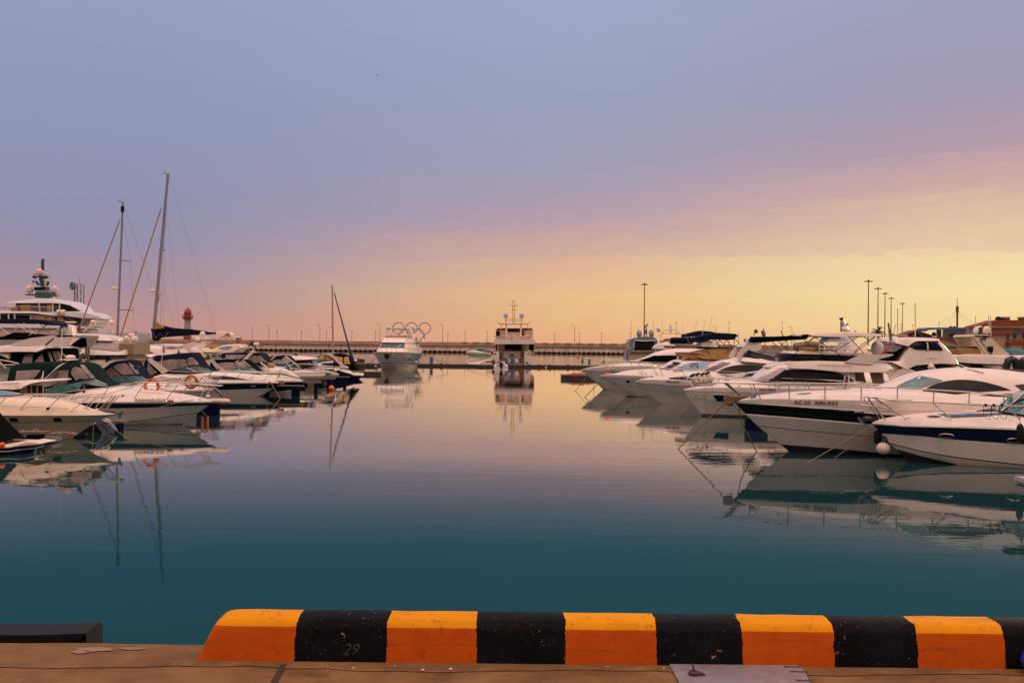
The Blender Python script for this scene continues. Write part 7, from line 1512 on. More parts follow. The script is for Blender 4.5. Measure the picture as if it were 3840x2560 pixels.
mb = MB(); P = q('X 366,1368 400,1378 470,1345 540,1362 620,1370 700,1374 790,1388 860,1400 920,1402 925,1415 860,1420 700,1425 640,1432 560,1436 450,1446 425,1470 402,1476 385,1460 380,1420'); P = [at(x, y, 105.7) for x, y in P]; mb.prism(P, (0, .6, 0)); o = mb.build('boom_cover', C_NAVY, b.root, angle=20)
bv = o.modifiers.new('b', 'BEVEL'); bv.width = .22; bv.segments = 3; bv.limit_method = 'NONE'
mb = MB(); mb.prism([at(x, y, 105.4) for x, y in q('X 408,1312 430,1325 482,1366 440,1372 408,1362')], (0, .4, 0)); mb.build('sail_bundle', C_TAN, b.root, angle=20)
mb = MB(); mb.tube([at(x, y, 105.2) for x, y in q('X 380,1385 410,1455 450,1405 480,1450 520,1400')], .035, 5); mb.build('cover_lashing', DSTEEL, b.root)
mb = MB(); mb.prism([at(x, y, 105.2) for x, y in q('X 432,1145 430,1105 440,1090 438,1150')], (0, .05, 0)); mb.build('pennant', RED, b.root)
CW = mat('white_canopy', (.68, .62, .66), .7, var=.05)
bc = Boat('moored_cruiser', 'boat with a round white canvas hood on hoops, before the breakwater on the left', 104, 'Y 1300,640', 'L', 1.6, 9, Le=5, group=GB); bc.make_hull([('Y 400,640 1300,640', 1.0), ('Y 400,700 1250,700', .9)], 'Y 1300,640 1250,700 1150,860', [0, 0, 0], [GEL, BOOT])
mb = MB(); A = q('Y 655,360 760,365 870,382 920,388 965,430 955,470 930,485 820,480 720,490 655,455 640,430'); mb.prism([at(x, y, 103.5) for x, y in A], (0, 1.6, 0)); o = mb.build('hood', CW, bc.root, angle=25); bv = o.modifiers.new('b', 'BEVEL'); bv.width = .3; bv.segments = 3; bv.limit_method = 'NONE'
mb = MB(); mb.prism([at(x, y, 103.45) for x, y in q('Y 820,475 870,400 920,390 962,430 950,472 925,484')], (0, .04, 0)); mb.build('hood_lining', C_TAN, bc.root, angle=25)
for tr in ('Y 820,480 740,530 710,640', 'Y 800,485 870,530 900,640', 'Y 945,485 870,530', 'Y 940,485 1060,610', 'Y 560,500 650,560'): mb = MB(); mb.tube([at(x, y, 104) for x, y in q(tr)], .035, 5); mb.build('hood_strut', DSTEEL, bc.root)
mb = MB(); c = at(*q('Y 350,425')[0], 103); mb.ball(c, .28); mb.tube([c, c+Vector((.4, 0, -.5))], .12, 6); mb.build('searchlight', GEL, bc.root)
b, top, foot = sailboat('sailing boat with small thin mast and long blue furled sail behind the amber sport boat', 120, 'E 1900,470', 9, '@ 1246,1072 @ 1249,1335', .12, None, 0, None, ['@ 1236,1225 @ 1249,1228', '@ 1243,1068 @ 1240,1072'], ['@ 1249,1075 @ 1256,1100'], side='L', mm=mat('mast_ochre', (.42, .27, .17)))
A, M_, B_ = at(1254, 1100, 120), at(1308, 1300, 120), at(1328, 1362, 120); mb = MB(); mb.tube([A, M_, M_.lerp(B_, .3), B_], [.06, .11, .16, .12], 6); mb.build('furled_headsail', mat('furled_blue', (.012, .04, .13), .8, var=.2), b.root)

# ================================================================== MEGAYACHT, LATTICE TOWER (left background)
b = Boat('superyacht', 'very large pale superyacht at the far left with dark mast, three domes and arched windows', 190, 'U 2500,1280', 'L', 5.0, 62, Le=20, cat='superyacht')
BW2 = mat('superyacht_white', (.55, .56, .64), .35, var=.05)
b.make_hull([('U -800,1380 2400,1330', 1.0), ('U -800,1470 2400,1450', .95)], [(0, 3), (2, 1.5), (4, 0)], [0, 0, 0], [BW2, BOOT])
b.shell('lower_house', 'U -400,1250 990,1250 1500,1260', 'U -400,1385 990,1380 1500,1370', 4.6, mat('superyacht_cream', (.45, .36, .30), .5), up=.98, front=.1)
sl = b.shell('lower_slab', 'U -400,1185 0,1190 990,1195 1440,1215 1600,1250', 'U -400,1245 990,1255 1600,1262', 4.9, BW2, up=.97, front=.1, wf=.4)
gl1 = b.shell('middle_house', 'U -400,1005 600,1010 900,1040 1100,1055 1250,1100 1340,1190', 'U -400,1190 1340,1198', 4.3, BW2, up=.95, front=.12, wf=.5)
AMW = mat('amber_interior', (.42, .24, .08), .3, var=.45, scale=.8, stretch=(3, 1, .5))
b.patch('dark_window', gl1, 'U -300,1015 520,1015', 'U -300,1120 520,1120', GLASS, off=.1)
b.patch('amber_window', gl1, 'U 530,1015 740,1020 820,1060', 'U 530,1115 820,1165', AMW, off=.1)
b.patch('amber_window', gl1, 'U 860,1060 930,1068', 'U 860,1140 930,1160', AMW, off=.1); b.patch('amber_window', gl1, 'U 965,1072 1120,1090', 'U 965,1170 1120,1178', AMW, off=.1)
b.patch('arched_window', gl1, 'U 1060,1062 1170,1075 1260,1120 1325,1188', 'U 1060,1090 1170,1170 1325,1194', GLASS, off=.12)
b.patch('dark_window', gl1, 'U 930,1068 962,1070', 'U 930,1165 962,1168', GLASS, off=.1)
b.shell('middle_slab', 'U -400,962 0,968 600,972 700,985 880,990 1110,978 1400,975 1520,985 1620,1020 1720,1085', 'U -400,1008 600,1003 700,1022 880,1045 1110,1052 1300,1075 1440,1088 1720,1092', 4.8, BW2, up=.96, front=.12, wf=.5)
gl2 = b.shell('upper_house', 'U 340,832 890,835 1020,845 1150,870 1250,915 1330,975', 'U 320,978 1330,985', 3.6, mat('superyacht_glasshouse', (.12, .10, .10), .3, var=.4, scale=.5), up=.96, front=.15, wf=.5)  # dark tone of the glass house under the upper roof
b.patch('arched_window', gl2, 'U 1015,850 1100,860 1190,895 1300,968', 'U 1015,965 1300,973', GLASS, off=.1)
b.patch('dark_window', gl2, 'U 900,850 985,850', 'U 900,985 985,985', TEALM, off=.1)
b.patch('amber_window', gl2, 'U 360,845 520,850', 'U 350,960 520,960', AMW, off=.1); b.patch('amber_window', gl2, 'U 800,850 880,850', 'U 790,975 870,975', AMW, off=.1)
b.shell('upper_roof', 'U 195,827 370,800 560,774 800,764 1000,776 1150,802 1280,866 1380,930 1440,975', 'U 195,831 370,833 890,834 1020,840 1170,868 1290,940 1330,982 1440,986', 4.0, BW2, up=.9, front=.12, wf=.5)
for x in (0, 148, 248): b.tube('deck_post', 'U %d,1008 %d,1100' % (x, x), 4.5, .16, BW2)
for tr in ('U 655,835 675,980', 'U 888,835 888,1000', 'U 1003,845 1003,985'): b.tube('deck_post', tr, 3.8, .16, BW2)
b.tube('guard_rail', 'U 150,910 340,890 880,905', 4.2, .06, STEEL); b.tube('guard_rail', 'U -100,905 150,915', 4.2, .05, DSTEEL)
for x in range(360, 880, 40): b.tube('stanchion', 'U %d,975 %d,898' % (x, x), 4.2, .035, STEEL)
for x in (0, 50, 90, 150): b.tube('stanchion', 'U %d,960 %d,895' % (x, x), 4.2, .05, DSTEEL)
b.tube('life_raft_pod', 'U 965,992 1095,995', 4.6, .55, GEL2); b.tube('pod_strap', 'U 1010,992 1020,993', 4.6, .6, C_BRN); b.tube('rolled_cushion', 'U 190,935 300,938', 4.0, .4, C_TAN)
b.shell('forward_house', 'U 1440,1085 1680,1090', 'U 1440,1180 1680,1180', 3.5, mat('forward_tan', (.42, .30, .24), .5), up=.98, front=0)
b.shell('mast_base', 'U 612,632 640,632 780,632 880,650 905,690', 'U 612,742 800,750 905,742', 1.1, TEALM, up=.85, front=0); b.shell('mast_wings', 'U 440,690 470,680 930,680 968,692', 'U 440,702 968,708', 1.0, TEALM, up=.95, front=0)
b.shell('mast_bridge', 'U 590,565 780,560', 'U 605,622 790,622', .9, GLASS, up=.95, front=0); b.shell('mast_tower', 'U 650,375 690,372 740,372 748,375', 'U 650,400 680,555 755,555', .6, TEALM, up=.9, front=0)
b.shell('mast_platform', 'U 550,378 810,378', 'U 550,394 810,394', .7, TEALM, up=.98, front=0); b.tube('pole_aerial', 'U 722,280 718,180 722,95', 0, [.35, .3, .3], TEALM)
DOM = mat('dome_peach', (.62, .48, .44), .45)
for c_, w_, h_ in (('U 675,362', 30, 25), ('U 497,655', 27, 28), ('U 915,660', 26, 27)): b.dome('radome', c_, w_, h_, 0, DOM)
for c_ in ('U 577,372', 'U 775,372'): b.dome('small_radome', c_, 9, 12, 0, DOM, stalk=False)
for tr in ('U 655,530 600,468', 'U 790,540 825,490', 'U 800,520 815,470'): b.tube('mast_strut', tr, 0, .22, TEALM)
b.shell('roof_blister', 'U 810,765 870,735 930,732 965,768', 'U 810,772 965,775', 1.2, DOM, front=0)
b.tube('hanging_lamp', 'U 560,450 560,500', 0, .12, RUB)
for x in (568, 600, 768, 795): b.tube('mast_lamp', 'U %d,400 %d,420' % (x, x), 0, .2, RUB)
YT = 262; c = at(*q('U 1305,1100')[0], YT); rt = empty('lattice_tower', (c.x, YT, 1.6), 'dark steel lattice tower with dish and thin aerial behind the superyacht', 'tower')
TM = mat('tower_steel', (.03, .028, .03), .7); ax0, ax1 = at(*q('U 1250,600')[0], YT).x, at(*q('U 1362,600')[0], YT).x; zt_, zb_ = at(*q('U 1300,510')[0], YT).z, 1.6; d_ = ax1-ax0; mb = MB()
for x in (ax0, ax1):
    for y in (YT, YT+d_): mb.tube([(x, y, zb_), (x, y, zt_)], .11, 5)
mb.build('legs', TM, rt); mb = MB(); nb = 8
for i in range(nb):
    z0, z1 = zb_+(zt_-zb_)*i/nb, zb_+(zt_-zb_)*(i+1)/nb
    for (A, B_) in (((ax0, YT), (ax1, YT)), ((ax0, YT), (ax0, YT+d_))):
        mb.tube([(*A, z0), (*B_, z1)], .04, 4); mb.tube([(*B_, z0), (*A, z1)], .04, 4); mb.tube([(*A, z1), (*B_, z1)], .04, 4)
mb.build('bracing', TM, rt); mb = MB(); mb.tube([at(*q('U 1340,520')[0], YT), at(*q('U 1342,390')[0], YT)], .06, 4); mb.build('aerial', TM, rt)
mb = MB(); mb.lathe(at(*q('U 1222,545')[0], YT), [(.3, -.6), (1.0, -.3), (1.15, .1), (1.0, .3)], 12, axis=Vector((-.6, -1, 0))); mb.build('dish', mat('dish_grey', (.12, .15, .17), .6), rt)
gq = MB(); gq.box((-95, 200, .3), (60, 90, 2.6)); struct('left_quay', gq, mat('far_quay_concrete', (.2, .15, .12)), smooth=False)
mb = MB(); mb.prism([at(x, y, 250) for x, y in q('O 1330,1090 1560,1090 1555,1190 1330,1190')], (0, 12, 0)); tag(mb.build('harbour_shed', mat('shed_blue', (.16, .19, .25), .8, var=.1), smooth=False), 'plain grey-blue shed behind the masts on the left', 'shed')

# ================================================================== RIGHT BACKGROUND
GRB = 'yachts in the second row on the right'
# silver yacht, stern to the camera (L coordinates)
YV = 138; c = at(*q('L 290,700')[0], YV); SV = empty('silver_yacht', (c.x, YV+6, 0), 'silver-grey yacht seen stern-on under two blue-grey domes, below the lone floodlight mast', 'motor yacht')
def vq(tr, d0, d, m_, name, parent=None): return pxq(tr, YV+d0, d, m_, name, parent or SV)
vq('L 60,640 490,640 490,760 60,760', 3, 8, GEL, 'hull'); vq('L 130,640 330,650 420,640 420,745 130,745', 2.6, .5, mat('silver_white', (.6, .6, .68), .3), 'transom')
vq('L 130,405 455,405 450,575 125,575', 3.5, 5, GLASS, 'saloon_glass')
vq('L 35,440 60,395 100,380 130,400 105,470 108,560 112,640 60,640 50,560', 1.5, 4, SILVER, 'side_fin'); vq('L 440,395 470,385 495,420 490,500 440,520', 2.5, 4, SILVER, 'side_fin')
vq('L 0,560 40,560 50,650 60,740 0,745', 1.5, 4, SILVER, 'bathing_wing'); vq('L 62,625 125,625 132,745 66,745', 1.2, 1.5, TEAK, 'stair')
vq('L 100,385 140,375 450,372 480,385 470,408 130,412', 2, 5, SILVER, 'roof'); vq('L 155,372 200,352 430,350 455,372', 3, 5, SILVER, 'roof_top')
b = Boat('tender', 'beige covered tender stowed across the stern of the silver yacht', YV+.5, 'L 520,590', 'L', .9, 4.2, Le=2.0, cat='tender'); b.make_hull([('L 110,588 300,580 515,580', 1.0), ('L 125,640 480,650', .75)], 'L 520,585 500,620 470,655 440,680', [0, 0, 0], [mat('tender_beige', (.48, .34, .26), .7, var=.1)]*2)
b.hull.name = 'cover_body'
vq('L 118,575 500,572 505,592 115,592', .2, .8, mat('tender_cover', (.38, .30, .26), .8, var=.3, scale=6), 'rolled_tarp')
for x in (202, 397):
    c = at(*q('L %d,342' % x)[0], YV+5); k = YV/FPX/4.276; r = 46*k; mb = MB(); mb.lathe(c, [(r*.7, 0), (r*.98, 15*k), (r, 50*k), (r*.93, 75*k), (r*.7, 95*k), (r*.3, 105*k), (.02, 107*k)], 16); d_ = mb.build('radome', mat('dome_slate', (.27, .32, .40), .4), SV, angle=50); mb = MB(); mb.tube([c, c-Vector((0, 0, .35))], .2, 8); mb.build('radome_stalk', SILVER, d_)
mb = MB()
for tr in ('L 300,350 292,220 305,160', 'L 325,350 322,250 312,175', 'L 300,190 330,160', 'L 285,260 325,255', 'L 285,300 325,300', 'L 333,180 334,140'): mb.tube([at(x, y, YV+5) for x, y in q(tr)], .07, 5)
mb.tube([at(x, y, YV+5) for x, y in q('L 300,300 302,240')], .25, 6); mb.build('signal_mast', DSTEEL, SV)
for y in range(440, 560, 22): vq('L 398,%d 406,%d 406,%d 398,%d' % (y, y, y+8, y+8), 3.3, .2, GEL2, 'courtesy_light')
mb = MB(); mb.tube([at(x, y, YV+1) for x, y in q('L 130,412 300,420 470,410')], .06, 6); mb.build('roof_trim', GEL, SV)
# white flybridge behind, with rectangular arch and dome
b = Boat('flybridge_yacht', 'white flybridge yacht with thin square arch frame, tall dome and rolled navy awning', 122, 'L 430,540', 'R', 2.3, 17, Le=8, group=GRB)
b.make_hull([('L 430,535 1400,545', 1.0), ('L 440,700 1400,700', .9)], 'L 430,540 480,600 560,760', [0, 0, 0], [GEL, BOOT])
sh = b.shell('cabin', 'L 440,520 470,490 500,470 560,445 640,432 700,430 1000,445 1400,460', 'L 440,545 800,550 1400,560', 2.0, GEL, up=.85, front=.2, wf=.4)
b.patch('side_window', sh, 'L 590,500 620,495 800,505 830,515', 'L 590,515 680,530 830,532', GLASS, off=.05)
b.shell('small_window', 'L 545,425 570,408 610,412 612,432', 'L 545,434 612,436', 1.2, C_BRN, front=0); b.shell('wind_deflector', 'L 610,405 640,378 760,375 920,380 940,400', 'L 610,425 940,425', 1.5, C_BRN, up=.9, front=.1)
for tr in ('L 540,430 562,300 612,245 792,245 852,300 905,385', 'L 575,300 850,300', 'L 690,262 730,262', 'L 500,330 560,330', 'L 690,295 690,165 700,150 712,165 715,295', 'L 690,205 730,205', 'L 605,245 602,232', 'L 848,300 850,285'): b.tube('arch_frame', tr, .6, .05, GEL)
b.dome('radome', 'L 513,262', 17, 18, .6); b.shell('white_box', 'L 893,292 935,290', 'L 893,318 935,320', .4, GEL, front=0)
b.tube('rolled_awning', 'L 700,412 720,418 1050,415', 1.6, .42, C_NAVY)
for tr in ('L 75,90 75,370', 'L 428,95 425,370', 'L 570,60 570,300', 'L 900,160 900,280'): b.tube('whip_aerial', tr, .2, .025, GEL2)
b.shell('tender_cover', 'L 460,545 480,538 560,540 620,560', 'L 475,600 520,612 620,605', .7, GEL, front=.1)
# yacht between R4/R5 carrying the second navy awning
b = Boat('flybridge_yacht', 'yacht with a peaked navy awning behind the tan flybridge cover', 98, 'L 800,560', 'R', 2.2, 16, Le=8, group=GRB)
b.make_hull([('L 800,560 2200,570', 1.0), ('L 820,700 2200,700', .9)], 'L 800,560 860,640 960,760', [0, 0, 0], [GEL, BOOT])
b.shell('awning', 'L 932,312 1000,298 1100,272 1185,253 1350,268 1410,288 1430,300', 'L 932,325 965,358 1060,352 1200,330 1430,312', 1.8, C_NAVY, up=.92, front=.1, wf=.6)
for tr in ('L 990,345 1070,400 1060,480', 'L 1060,340 1060,480', 'L 940,320 1000,450'): b.tube('awning_strut', tr, 1.6, .045, DSTEEL)
b.shell('wind_deflector', 'L 815,475 1000,482 1100,490', 'L 830,535 1100,540', 1.8, C_BRN, up=.97, front=.2, rnd=0); b.shell('navy_sunpad', 'L 1100,505 1300,512 1600,520 1690,530 1700,552', 'L 1100,540 1700,556', 1.7, C_BLK, up=.9, front=0)
b.shell('flybridge', 'L 1100,500 1180,440 1230,420 1330,410 1400,440 1440,500', 'L 1100,520 1440,520', 1.2, GEL, up=.8, front=.1)
# P 7796
b = Boat('flybridge_yacht', 'tall white yacht facing right with enclosed upper bridge and dark almond windows, lettered in cyrillic', 66, 'G 2250,560', 'L', 2.4, 13, Le=7, group=GRB)
b.make_hull([('G 600,566 1000,590 2250,560', 1.0), ('G -300,700 2250,700', .9)], 'G 2250,555 2150,640 2050,760', [1, 0, 0], [GEL, BLACKG, BOOT])
b.shell('aft_deck', 'G 330,560 2200,560', 'G 330,640 2200,640', 2.3, GEL, up=.98, front=.1)
s8 = b.shell('lower_cabin', 'G 560,560 650,545 760,420 860,380 1000,350 1300,345 1530,352 1560,375 1650,400 1900,480 2100,550', 'G 560,570 2100,570', 2.1, GEL, up=.88, front=.25, wf=.4)
s8b = b.shell('saloon_back', 'G 580,330 650,320 740,400 760,560', 'G 580,560 760,562', 1.9, GEL2, up=.97, front=0)
s9 = b.shell('upper_cabin', 'G 575,312 720,310 760,235 850,110 905,50 1000,45 1235,50 1350,180 1400,250 1460,310 1530,345', 'G 575,322 700,330 780,370 880,425 930,392 1000,365 1300,345 1530,356', 2.15, GEL, up=.90, front=.15, wf=.5)
b.shell('bridge_roof', 'G 665,62 700,22 860,14 1100,22 1220,33 1245,52', 'G 665,70 840,115 895,128 940,90 1000,62 1245,58', 2.0, GEL, up=.92, front=.1, wf=.7)
b.patch('bridge_window', s9, 'G 912,130 950,95 1000,70 1080,57 1232,60 1290,120 1328,172', 'G 912,136 960,158 1000,168 1120,174 1328,178', GLASS, n=24, off=.05)
b.patch('window_pillar', s9, 'G 1118,58 1128,58', 'G 1118,172 1128,172', GEL, off=.08, n=3)
b.patch('side_window', s8, 'G 890,425 910,400 960,378 1010,362 1200,360 1400,362 1435,380 1470,404', 'G 890,436 930,450 1000,456 1100,452 1250,436 1470,410', GLASS, n=24, off=.06)
b.patch('front_window', s8, 'G 1490,360 1530,358 1600,390', 'G 1490,364 1560,388 1600,396', GLASS, off=.05)
b.shell('clear_curtain', 'G 640,75 672,58 838,112', 'G 640,200 730,195 838,118', 1.9, VINYL, up=.92, front=0); b.shell('black_curtain', 'G 585,280 640,200 755,185', 'G 585,310 725,306 755,192', 1.9, C_BLK, up=.95, front=0)
b.plate('aft_fin', 'G 655,550 770,430 850,395 1050,460 850,540', 2.12, .1, GEL)
b.tslope = 0; flattext(b, '\u0420 7796 \u041f\u0420', 'G 1125,292 1255,272', 2.2, TEXTM, b.root, 'registration_lettering')
for tr in ('G 1250,62 1345,182', ): b.tube('bridge_window_frame', tr, 1.9, .04, mat('frame_gilt', (.22, .16, .08), .4))
(px, py), = q('G 1180,392'); mb = MB(); mb.ball(b.pts('G 1180,392', 2.2)[0], .22); mb.tube([b.pts('G 1180,392', 2.25)[0], b.pts('G 1225,420', 2.25)[0]], .12, 6); mb.build('searchlight', GEL2, b.root)
for tr in ('R 728,110 728,520', 'R 520,180 522,480', 'R 495,370 475,480'): b.tube('whip_aerial', tr, .6, .035, GEL2)
for tr in ('R 435,560 425,430 410,350', 'R 400,600 470,560 440,520', 'R 430,560 460,470'): b.tube('signal_mast', tr, 1.2, .06, DSTEEL)
b.shell('radar_scanner', 'R 310,520 405,520 410,545', 'R 310,560 410,565', .5, GEL, front=0); b.dome('searchlight_dome', 'R 765,510', 19, 18, .6, RUB)
b.dome('searchlight_dome', 'R 948,500', 16, 15, .6, RUB)
# flybridge at the far right with arch and dome
b = Boat('flybridge_yacht', 'cream flybridge yacht at the right edge with leaning arch, white dome and teal cover', 84, 'G 1350,325', 'R', 2.4, 18, Le=8, group=GRB)
b.make_hull([('G 1300,420 2900,440', 1.0), ('G 1320,700 2900,700', .9)], 'G 1300,420 1380,520 1500,800', [0, 0, 0], [GEL, BOOT])
b.shell('flybridge', 'G 1362,318 1400,270 1460,232 1560,222 1800,228 2200,240 2352,240 2700,250', 'G 1362,322 1440,318 1520,326 1750,345 2000,352 2352,356 2700,360', 2.3, GEL, up=.93, front=.2, wf=.35)
b.shell('hull_side', 'G 1760,352 1900,350 2700,355', 'G 1760,356 1900,395 2080,412 2700,480', 2.2, GEL2, up=.98, front=.2, wf=.8)
b.shell('deckhouse', 'G 1450,325 1760,345 2200,350', 'G 1450,420 2200,430', 1.8, C_BRN, up=.97, front=.1); b.shell('dark_saloon', 'G 1640,330 1760,345', 'G 1640,400 1760,405', 2.0, GLASS, up=.98, front=0)
b.shell('tan_cushion_wall', 'G 1465,165 1500,155 1745,158 1752,200', 'G 1465,215 1752,225', 1.7, C_TAN, up=.97, front=.05); b.shell('dark_helm', 'G 1460,130 1470,120 1740,128', 'G 1460,160 1740,165', 1.2, mat('olive_cover', (.08, .06, .03), .8), front=0)
b.plate('radar_arch', 'G 1712,5 1740,-5 1900,-5 1960,40 2050,130 2175,232 2110,242 2030,240 1950,235 1880,150 1820,60 1790,20 1790,60 1850,140 1930,235 1880,240 1790,120 1735,40', 1.9, .3, GEL2)
b.cross('arch_top', 'G 1712,5 1730,-22 1900,-20 1955,30 1900,20 1740,12', 1.9, GEL2)
sq2 = b.plate('arch_panel', 'G 1800,15 1880,18 1960,110 2010,235 1950,235 1870,130', 1.85, .08, GEL2, both=False); b.plate('arch_window', 'G 1805,22 1875,18 1878,42 1830,46', 1.96, .05, TEALM, both=False); b.plate('black_speaker', 'G 1895,130 1965,130 1962,185 1950,215 1900,190', 2.0, .1, RUB, both=False)
b.dome('radome', 'R 1568,465', 27, 26, .4); b.dome('radome', 'R 1440,465', 20, 22, -1.2); b.shell('radar_scanner', 'R 1440,400 1500,382', 'R 1440,408 1500,395', .3, GEL, front=0)
for tr in ('R 1435,270 1440,400', 'R 1590,260 1600,470', 'R 1612,260 1618,500'): b.tube('whip_aerial', tr, .9, .03, GEL2)
b.shell('teal_cover', 'G 2145,205 2165,165 2200,155 2300,172 2352,170 2450,180', 'G 2145,215 2240,232 2352,228 2450,232', 1.2, mat('teal_cloth', (.03, .15, .20), .8, var=.3, scale=3), up=.8, front=.05)
b.plate('ensign', 'G 1382,270 1395,200 1403,145 1412,200 1408,278', 1.0, .03, mat('flag_dark', (.16, .05, .05)), both=False)
(px, py), = q('G 2070,382'); b.plate('hull_logo', 'G 2070,375 2090,372 2088,392 2072,392', 2.25, .02, RUB, both=False)
b.plate('cabin_front_glass', 'G 1515,372 1540,368 1600,398 1560,398', 1.9, .1, GLASS, both=False)
# small round cuddy and rails in the gap between R3 roof and the back row
b = Boat('motor_yacht', 'cream yacht with rails and rounded bridge seen under the beige sun roof', 92, 'H 1380,440', 'R', 2.2, 14, Le=7, group=GRB)
b.make_hull([('H 1380,430 2300,440', 1.0), ('H 1400,640 2300,640', .9)], 'H 1380,430 1420,500 1500,640', [0, 0, 0], [GEL, BOOT])
b.shell('bridge_fairing', 'H 1835,405 1870,360 1920,330 2000,318 2110,318', 'H 1835,412 2110,412', 1.6, GEL2, up=.8, front=.3); b.shell('vent', 'H 2020,355 2060,338 2105,340', 'H 2020,365 2105,366', 1.75, GEL, front=.1)
b.shell('lower_deck', 'H 1450,400 1830,402 2300,410', 'H 1450,440 2300,445', 2.0, GEL, up=.97, front=.1); b.shell('grey_wheelhouse', 'H 1535,235 1560,205 1750,200 1785,225', 'H 1535,275 1785,280', 1.2, mat('grey_blue_paint', (.38, .42, .52), .5), up=.9, front=0)
b.shell('blue_awning', 'H 1452,215 1550,196 1700,194', 'H 1452,222 1700,214', 1.3, BLUEP, up=.95, front=0); b.dome('radome', 'H 1595,262', 13, 14, .4)
for tr in ('H 1448,318 1940,318', 'H 1448,360 1830,362', 'H 1450,318 1450,400', 'H 1515,318 1515,400', 'H 1580,318 1580,400', 'H 1640,318 1640,400', 'H 1740,318 1740,400', 'H 1830,318 1830,400', 'H 1545,300 1560,275 1790,280 1810,310', 'H 1690,400 1710,270'): b.tube('deck_rail', tr, 1.7, .045, GEL)
b.tube('rolled_cover', 'H 1140,345 1300,322 1500,332', 1.3, .42, C_BRN); b.tube('rolled_tan_cover', 'H 1190,370 1400,378', 1.5, .3, C_TAN)
b.shell('radar_tower', 'H 1770,400 1840,260 1880,240 1930,290 1945,310', 'H 1770,405 1945,405', .5, GEL, up=.6, front=0)
mb = MB()
bx = Boat('workboat', 'vessel with slanting white mast, twin white domes behind the beige sun roof', 118, 'H 1600,400', 'R', 2.4, 14, Le=7, group=GRB)
bx.make_hull([('H 1600,400 2200,400', 1.0), ('H 1620,560 2200,560', .9)], 'H 1600,400 1650,460 1700,560', [0, 0, 0], [GEL, BOOT]); bx.shell('mast_house', 'H 1760,200 1830,150 1880,150', 'H 1760,400 1880,400', 1.5, GEL, front=0)
bx.dome('radome', 'H 1770,142', 20, 17, .7); bx.dome('radome', 'H 1815,140', 20, 17, -.7); bx.tube('slanting_mast', 'H 1730,-20 1800,130', 0, [.2, .35], GEL); bx.tube('signal_mast', 'H 1727,20 1727,150', 0, .09, DSTEEL); bx.tube('lamp', 'H 1795,45 1800,70', 0, .22, RUB); bx.tube('mast_head_lamp', 'H 1728,-30 1732,-5', 0, .25, RUB); bx.dome('camera_dome', 'H 1905,150', 11, 9, .5)

# palm beside the second floodlight mast
YPM = 300; c = at(*q('H 2195,135')[0], YPM); PMR = empty('palm_tree', (c.x, YPM, 1.6), 'small palm tree at the foot of the second floodlight mast', 'palm tree'); mb = MB(); mb.tube([(c.x, YPM, 1.6), (c.x+.1, YPM, c.z*.6), (c.x, YPM, c.z)], [.45, .36, .4], 8); mb.build('trunk', mat('palm_bark', (.08, .05, .03), .9, var=.3), PMR); mb = MB(); rnd = random.Random(8)
for i in range(30):
    a_ = i*2.4; e_ = rnd.uniform(-.5, 1.2); Lf = rnd.uniform(2.0, 2.9); d = Vector((math.cos(a_)*math.cos(e_), math.sin(a_)*math.cos(e_), math.sin(e_))); P = [c+d*Lf*t_-Vector((0, 0, 1.6*t_*t_*math.cos(e_))) for t_ in (0, .25, .5, .75, 1)]
    sd_ = d.cross(Vector((0, 0, 1))); sd_ = sd_.normalized() if sd_.length > .01 else Vector((1, 0, 0))
    for k in range(4):
        for j in range(5):
            p0 = P[k].lerp(P[k+1], j/5)
            for sg in (-1, 1): mb.add([p0, p0+(P[k+1]-P[k])*.25, p0+sd_*sg*.55*(1-k/5)+(P[k+1]-P[k])*.5-Vector((0, 0, .22))], [(0, 1, 2)])
mb.build('fronds', mat('palm_leaf', (.035, .045, .015), .7, var=.3), PMR)
# buildings at the right
def bq(tr, Y, d, m_, name, parent): return pxq(tr, Y, d, m_, name, parent)
BG = mat('stucco_beige', (.38, .27, .17), .85, var=.08, scale=.6); ROOFM = mat('red_roof', (.21, .052, .024), .8, var=.2, scale=.5, stretch=(8, 1, 1)); WHB = mat('stucco_white', (.42, .37, .36), .8, var=.06, scale=.6)
rt = empty('port_building', at(*q('R 1750,700')[0], 270), 'beige port building with red roofs and brick chimneys at the right edge', 'building')
Yb = 270; bq('R 1620,475 1870,475 1870,800 1620,800', Yb, 4, BG, 'wing_wall', rt); bq('R 1450,390 2400,395 2400,800 1450,800', Yb+10, 6, WHB, 'wall', rt)
def roof(tr, Y0, d, name, parent, ov=2): 
    mb = MB(); P = [at(x, y, Y0) for x, y in q(tr)]; mb.prism(P, (0, d, 0)); return mb.build(name, ROOFM, parent, smooth=False)
rf = roof('R 1435,388 1560,350 1700,312 2400,312 2400,395 1435,395', Yb+8, 7, 'roof', rt); bq('R 1435,388 2400,392 2400,402 1435,398', Yb+7.5, .8, BG, 'eaves', rt)
roof('R 1612,437 1868,432 1880,475 1605,478', Yb-.6, 5, 'lower_roof', rt); bq('R 1855,585 2400,590 2400,800 1855,800', Yb-2, 4, BG, 'annex_wall', rt); roof('R 1855,540 2400,545 2400,588 1838,588', Yb-2.6, 5, 'annex_roof', rt)
for x0, x1 in ((1780, 1842), (1998, 2060)): bq('R %d,285 %d,285 %d,345 %d,345' % (x0, x1, x1, x0), Yb+9, 3, mat('chimney_brick', (.22, .07, .04), .9), 'chimney', rf); bq('R %d,274 %d,274 %d,286 %d,286' % (x0-6, x1+6, x1+6, x0-6), Yb+8.7, 3.6, WHB, 'chimney_cap', rf)
bq('R 1705,312 1708,285 1722,270 1738,285 1742,312', Yb+9, 2, RUB, 'roof_vent', rf)
